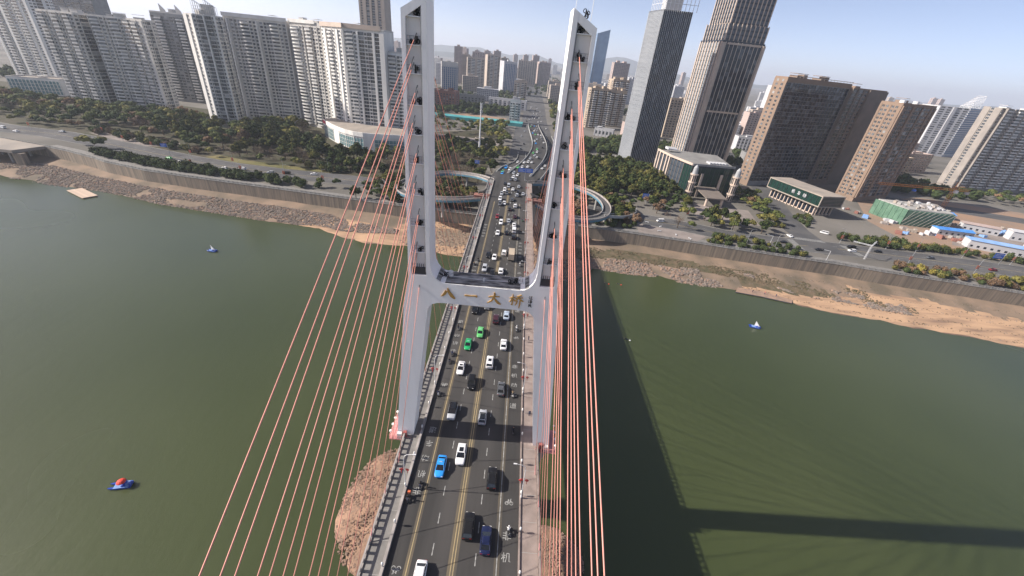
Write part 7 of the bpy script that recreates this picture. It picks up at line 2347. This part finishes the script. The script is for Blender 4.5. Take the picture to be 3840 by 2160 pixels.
# ---- pedal boats
mat('boat_blue', (0.02, 0.07, 0.42), 0.35, spec=0.5, var=0.15)
mat('boat_pale', (0.20, 0.33, 0.62), 0.4, spec=0.5)
mat('canopy_red', (0.72, 0.06, 0.04), 0.6, var=0.1)
mat('sail_white', (0.80, 0.80, 0.80), 0.7, var=0.03)
def boat(x, y, rz, label, top):
    t = thing('pedal_boat', label, 'boat', (x, y, 0), rz, 'pedal boats on the river')
    for s in (-1, 1):
        q = MB()
        q.loft([[(s * .62 - w_, yy, z1), (s * .62 + w_, yy, z1), (s * .62 + w_ * .6, yy, z0), (s * .62 - w_ * .6, yy, z0)] for yy, w_, z0, z1 in ((-2.1, .24, -.1, .40), (-1.0, .32, -.2, .42), (.8, .32, -.2, .44), (1.7, .20, -.1, .52), (2.3, .04, .25, .60))])
        ob('hull', q.mesh('hull', 'boat_blue'), t)
    q = MB()
    q.box(-.9, -1.8, .42, .9, 1.2, .52)
    ob('deck', q.mesh('deck', 'boat_pale'), t)
    for s in (-1, 1):
        q = MB()
        q.box(s * .42 - .3, -.9, .53, s * .42 + .3, -.35, .8)
        q.box(s * .42 - .3, -1.05, .53, s * .42 + .3, -.91, 1.25)
        ob('seat', q.mesh('seat', 'boat_blue'), t)
    q = MB()
    q.box(-.55, -2.3, .3, .55, -1.82, .9)
    ob('transom', q.mesh('transom', 'boat_blue'), t)
    if top == 'umbrella':
        q = MB()
        q.tube([(0, -.4, .5), (0, -.4, 1.75)], .04, 5)
        ob('pole', q.mesh('pole', 'white_metal'), t)
        q = MB()
        n = 10
        rings = [[(r_ * math.cos(2 * PI * a / n), -.4 + r_ * math.sin(2 * PI * a / n), z) for a in range(n)] for r_, z in ((.95, 1.55), (.85, 1.75), (.5, 2.0), (.08, 2.1))]
        q.loft(rings)
        ob('umbrella', q.mesh('umbrella', 'canopy_red'), t)
    else:
        q = MB()
        q.tube([(0, .2, .5), (0, .2, 3.3)], .04, 5)
        ob('mast', q.mesh('mast', 'white_metal'), t)
        q = MB()
        q.add([(-.02, .15, 3.25), (-.02, .15, .9), (-.35, -1.9, .95), (.06, .15, 3.25), (.06, .15, .9), (-.27, -1.9, .95)], [(0, 1, 2), (5, 4, 3), (0, 2, 5, 3), (1, 0, 3, 4), (2, 1, 4, 5)])
        ob('sail', q.mesh('sail', 'sail_white'), t)
boat(-82, 55, R(105), 'blue pedal boat with a red umbrella, nearest on the left water', 'umbrella')
boat(-142, 174, R(85), 'blue boat with a small white sail on the left water', 'sail')
boat(118, 152, R(75), 'blue boat with a white triangular sail on the right water', 'sail')
# raft of pale boards
rf_ = thing('raft', 'pale wooden raft moored beside the left riprap', 'raft', (-259.5, 230.3, 0), R(-27))
q = MB()
q.box(-10.5, -3.4, -.3, 10.5, 3.4, .55)
ob('float', q.mesh('float', 'rock_grey'), rf_)
mat('raft_board', (0.55, 0.42, 0.32), 0.8, var=0.15, scale=.6)
q = MB()
q.box(-.73, -3.6, 0, .73, 3.6, .12)
pieces(rf_, 'board', q, 'raft_board', [((-9.75 + 1.5 * i, 0, .56), 0) for i in range(14)], 20)
# swimmers with floats
for x, y, lab in ((56, 133, 'swimmer with a white float leaving the bridge shadow'), (55.5, 180, 'swimmer nearest the riprap right of the bridge'), (62, 180.5, 'swimmer with an arm up off the riprap')):
    p = ob('person', walker, None, (x, y, 0.02), 0, rot=(R(-80), 0, 1.2))
    tag(p, lab, 'person', 'swimmers in the river')
    f = thing('swim_float', 'tow float of the ' + lab, 'float', (x + .7, y - .5, 0))
    q = MB()
    q.tube([(-.35, 0, .15), (-.2, 0, .15), (.2, 0, .15), (.35, 0, .15)], [.1, .26, .26, .1], 8)
    ob('bladder', q.mesh('bladder', 'sail_white' if x < 56.1 and y < 150 else 'canopy_red', True), f)
    q = MB()
    q.tube([(-.35, 0, .15), (-.75, .4, .05)], .02, 4)
    ob('strap', q.mesh('strap', 'dark_metal'), f)
# slipway slab with bathers
sl = thing('slipway', 'dark-edged concrete slipway at the water below the sand', 'slipway', (0, 0, 0))
q = MB()
q.poly([(124, 184.2), (136, 181.8), (150, 177.6), (152, 180.5), (138, 186.5), (127, 188.5)], -.5, [.35, .35, .35, .8, 1.1, .9])
ob('slab', q.mesh('slab', 'rock_tan'), sl)
q = MB()
q.tube([(123.8, 184, .2), (136, 181.6, .2), (150, 177.4, .2)], .35, 5)
ob('edge_beam', q.mesh('edge_beam', 'dark_metal'), sl)
for i, (x, y, c) in enumerate(((133, 184.8, 'cloth_black'), (139, 184, 'cloth_red'), (144, 182.2, 'cloth_navy'))):
    p = ob('person', walker, None, (x, y, .75), i * 1.3)
    p.material_slots[0].link = 'OBJECT'
    p.material_slots[0].material = MATS[c]
    tag(p, 'bather in %s standing on the slipway' % c[6:], 'person', 'bathers on the slipway')
for i, (x, y, c) in enumerate(((12.2, 64, 'cloth_navy'), (12.0, 92, 'cloth_black'), (-12.2, 61.5, 'cloth_tan'), (12.3, 120, 'cloth_white'))):
    p = ob('person', walker, None, (x, y, DZ + .16), i * 2.0)
    p.material_slots[0].link = 'OBJECT'
    p.material_slots[0].material = MATS[c]
    tag(p, 'pedestrian in %s on the %s footway %s' % (c[6:], 'right' if x > 0 else 'left', ('beyond the leg' if y > 58 else '')), 'person', 'pedestrians on the bridge')
# culvert deck at the far left
cv = thing('culvert_bridge', 'concrete culvert deck on piers at the far left bank', 'bridge', (0, 0, 0))
q = MB()
q.poly([(-385, 266), (-332, 262.5), (-327, 281), (-385, 294)], 10.6, 12.5)
ob('deck', q.mesh('deck', 'roof_tan'), cv)
for x in (-380, -370, -360, -350, -340):
    for y in (267, 279):
        q = MB()
        q.tube([(x, y, -1), (x, y, 10.6)], .7, 8)
        ob('pier', q.mesh('pier', 'concrete'), cv)
q = MB()
q.box(-333, 262.6, 0, -327, 266, 10.6)
ob('abutment', q.mesh('abutment', 'wall_stain'), cv)
# chain of bollards: low posts along the plaza, and flat benches
for i, (x, y) in enumerate(((94, 232), (97, 240), (103, 228), (110, 224), (90, 246), (100, 222))):
    t = thing('bench', 'pale bench on the riverside plaza', 'bench', (x, y, GZ + .02), i * .7, 'benches on the plaza')
    q = MB()
    q.box(-1.1, -.3, .38, 1.1, .3, .5)
    ob('seat', q.mesh('seat', 'fin_white'), t)
    for s in (-1, 1):
        q = MB()
        q.box(s * .8 - .1, -.25, 0, s * .8 + .1, .25, .378)
        ob('leg', q.mesh('leg', 'fin_white'), t)
# striped coloured post at the right picture edge
t = thing('market_canopy', 'red and white canopy at the right picture edge by the wall', 'canopy', (300, 196, GZ))
for i in range(4):
    q = MB()
    q.add([(-3 + 1.5 * i, -2, 2.6), (-1.5 + 1.5 * i, -2, 2.6), (-1.5 + 1.5 * i, 0, 3.6), (-3 + 1.5 * i, 0, 3.6), (-1.5 + 1.5 * i, 2, 2.6), (-3 + 1.5 * i, 2, 2.6)], [(0, 1, 2, 3), (3, 2, 4, 5)])
    ob('cloth_strip', q.mesh('cloth_strip', 'canopy_red' if i % 2 else 'sail_white'), t)
for x in (-2.9, 2.9):
    for y in (-1.9, 1.9):
        q = MB()
        q.tube([(x, y, 0), (x, y, 2.6)], .06, 5)
        ob('pole', q.mesh('pole', 'white_metal'), t)

# stacks of material on the building site
STK = []
for k in range(5):
    gg = random.Random(200 + k)
    q = MB()
    for j in range(7):
        z = 0.02 + (j // 3) * 0.62
        x0 = -1.9 + (j % 3) * 1.3 + gg.uniform(-.1, .1)
        q.box(x0, -1.2 + gg.uniform(-.2, .2), z, x0 + 1.15, 1.2, z + 0.6)
    q.tube([(-2.2, -1.5, .1), (2.4, -1.6, .1)], .1, 5)
    STK.append(q)
g = random.Random(77)
for k in range(46):
    x, y = g.choice(((g.uniform(300, 345), g.uniform(266, 282)), (g.uniform(338, 400), g.uniform(280, 320)), (g.uniform(275, 300), g.uniform(272, 330)), (g.uniform(345, 420), g.uniform(240, 256))))
    if near_foot(x, y, 2):
        continue
    c = g.choice(('far_white', 'concrete', 'roof_tan', 'brick_red', 'rail_grey', 'blue_roof_pale'))
    w_ = {'far_white': 'white', 'concrete': 'grey', 'roof_tan': 'tan', 'brick_red': 'red', 'rail_grey': 'brown-grey', 'blue_roof_pale': 'pale blue'}[c]
    t = thing('material_stack', '%s stack of building material on the site yard' % w_, 'material stack', (x, y, GZ + .03), g.uniform(0, 3.1), '%s material stacks on the site' % w_)
    t.scale = (g.uniform(.7, 1.5),) * 3
    ob('pallet_load', STK[k % 5].mesh('pallet_load', c), t)

# ================================================================ haze
hm = bpy.data.materials.new('haze')
hm.use_nodes = True
hn = hm.node_tree
hn.nodes.clear()
ho = hn.nodes.new('ShaderNodeOutputMaterial')
pv = hn.nodes.new('ShaderNodeVolumePrincipled')
pv.inputs['Color'].default_value = (0.80, 0.87, 0.99, 1)
pv.inputs['Density'].default_value = 0.00011
pv.inputs['Anisotropy'].default_value = 0.2
hn.links.new(pv.outputs[0], ho.inputs['Volume'])
hz = MB()
hz.box(-17000, -1800, -6, 17000, 21000, 480)
MATS['haze'] = hm
ob('haze', hz.mesh('haze', 'haze'), kind='stuff')
sc.cycles.volume_step_rate = 4
sc.cycles.volume_max_steps = 64
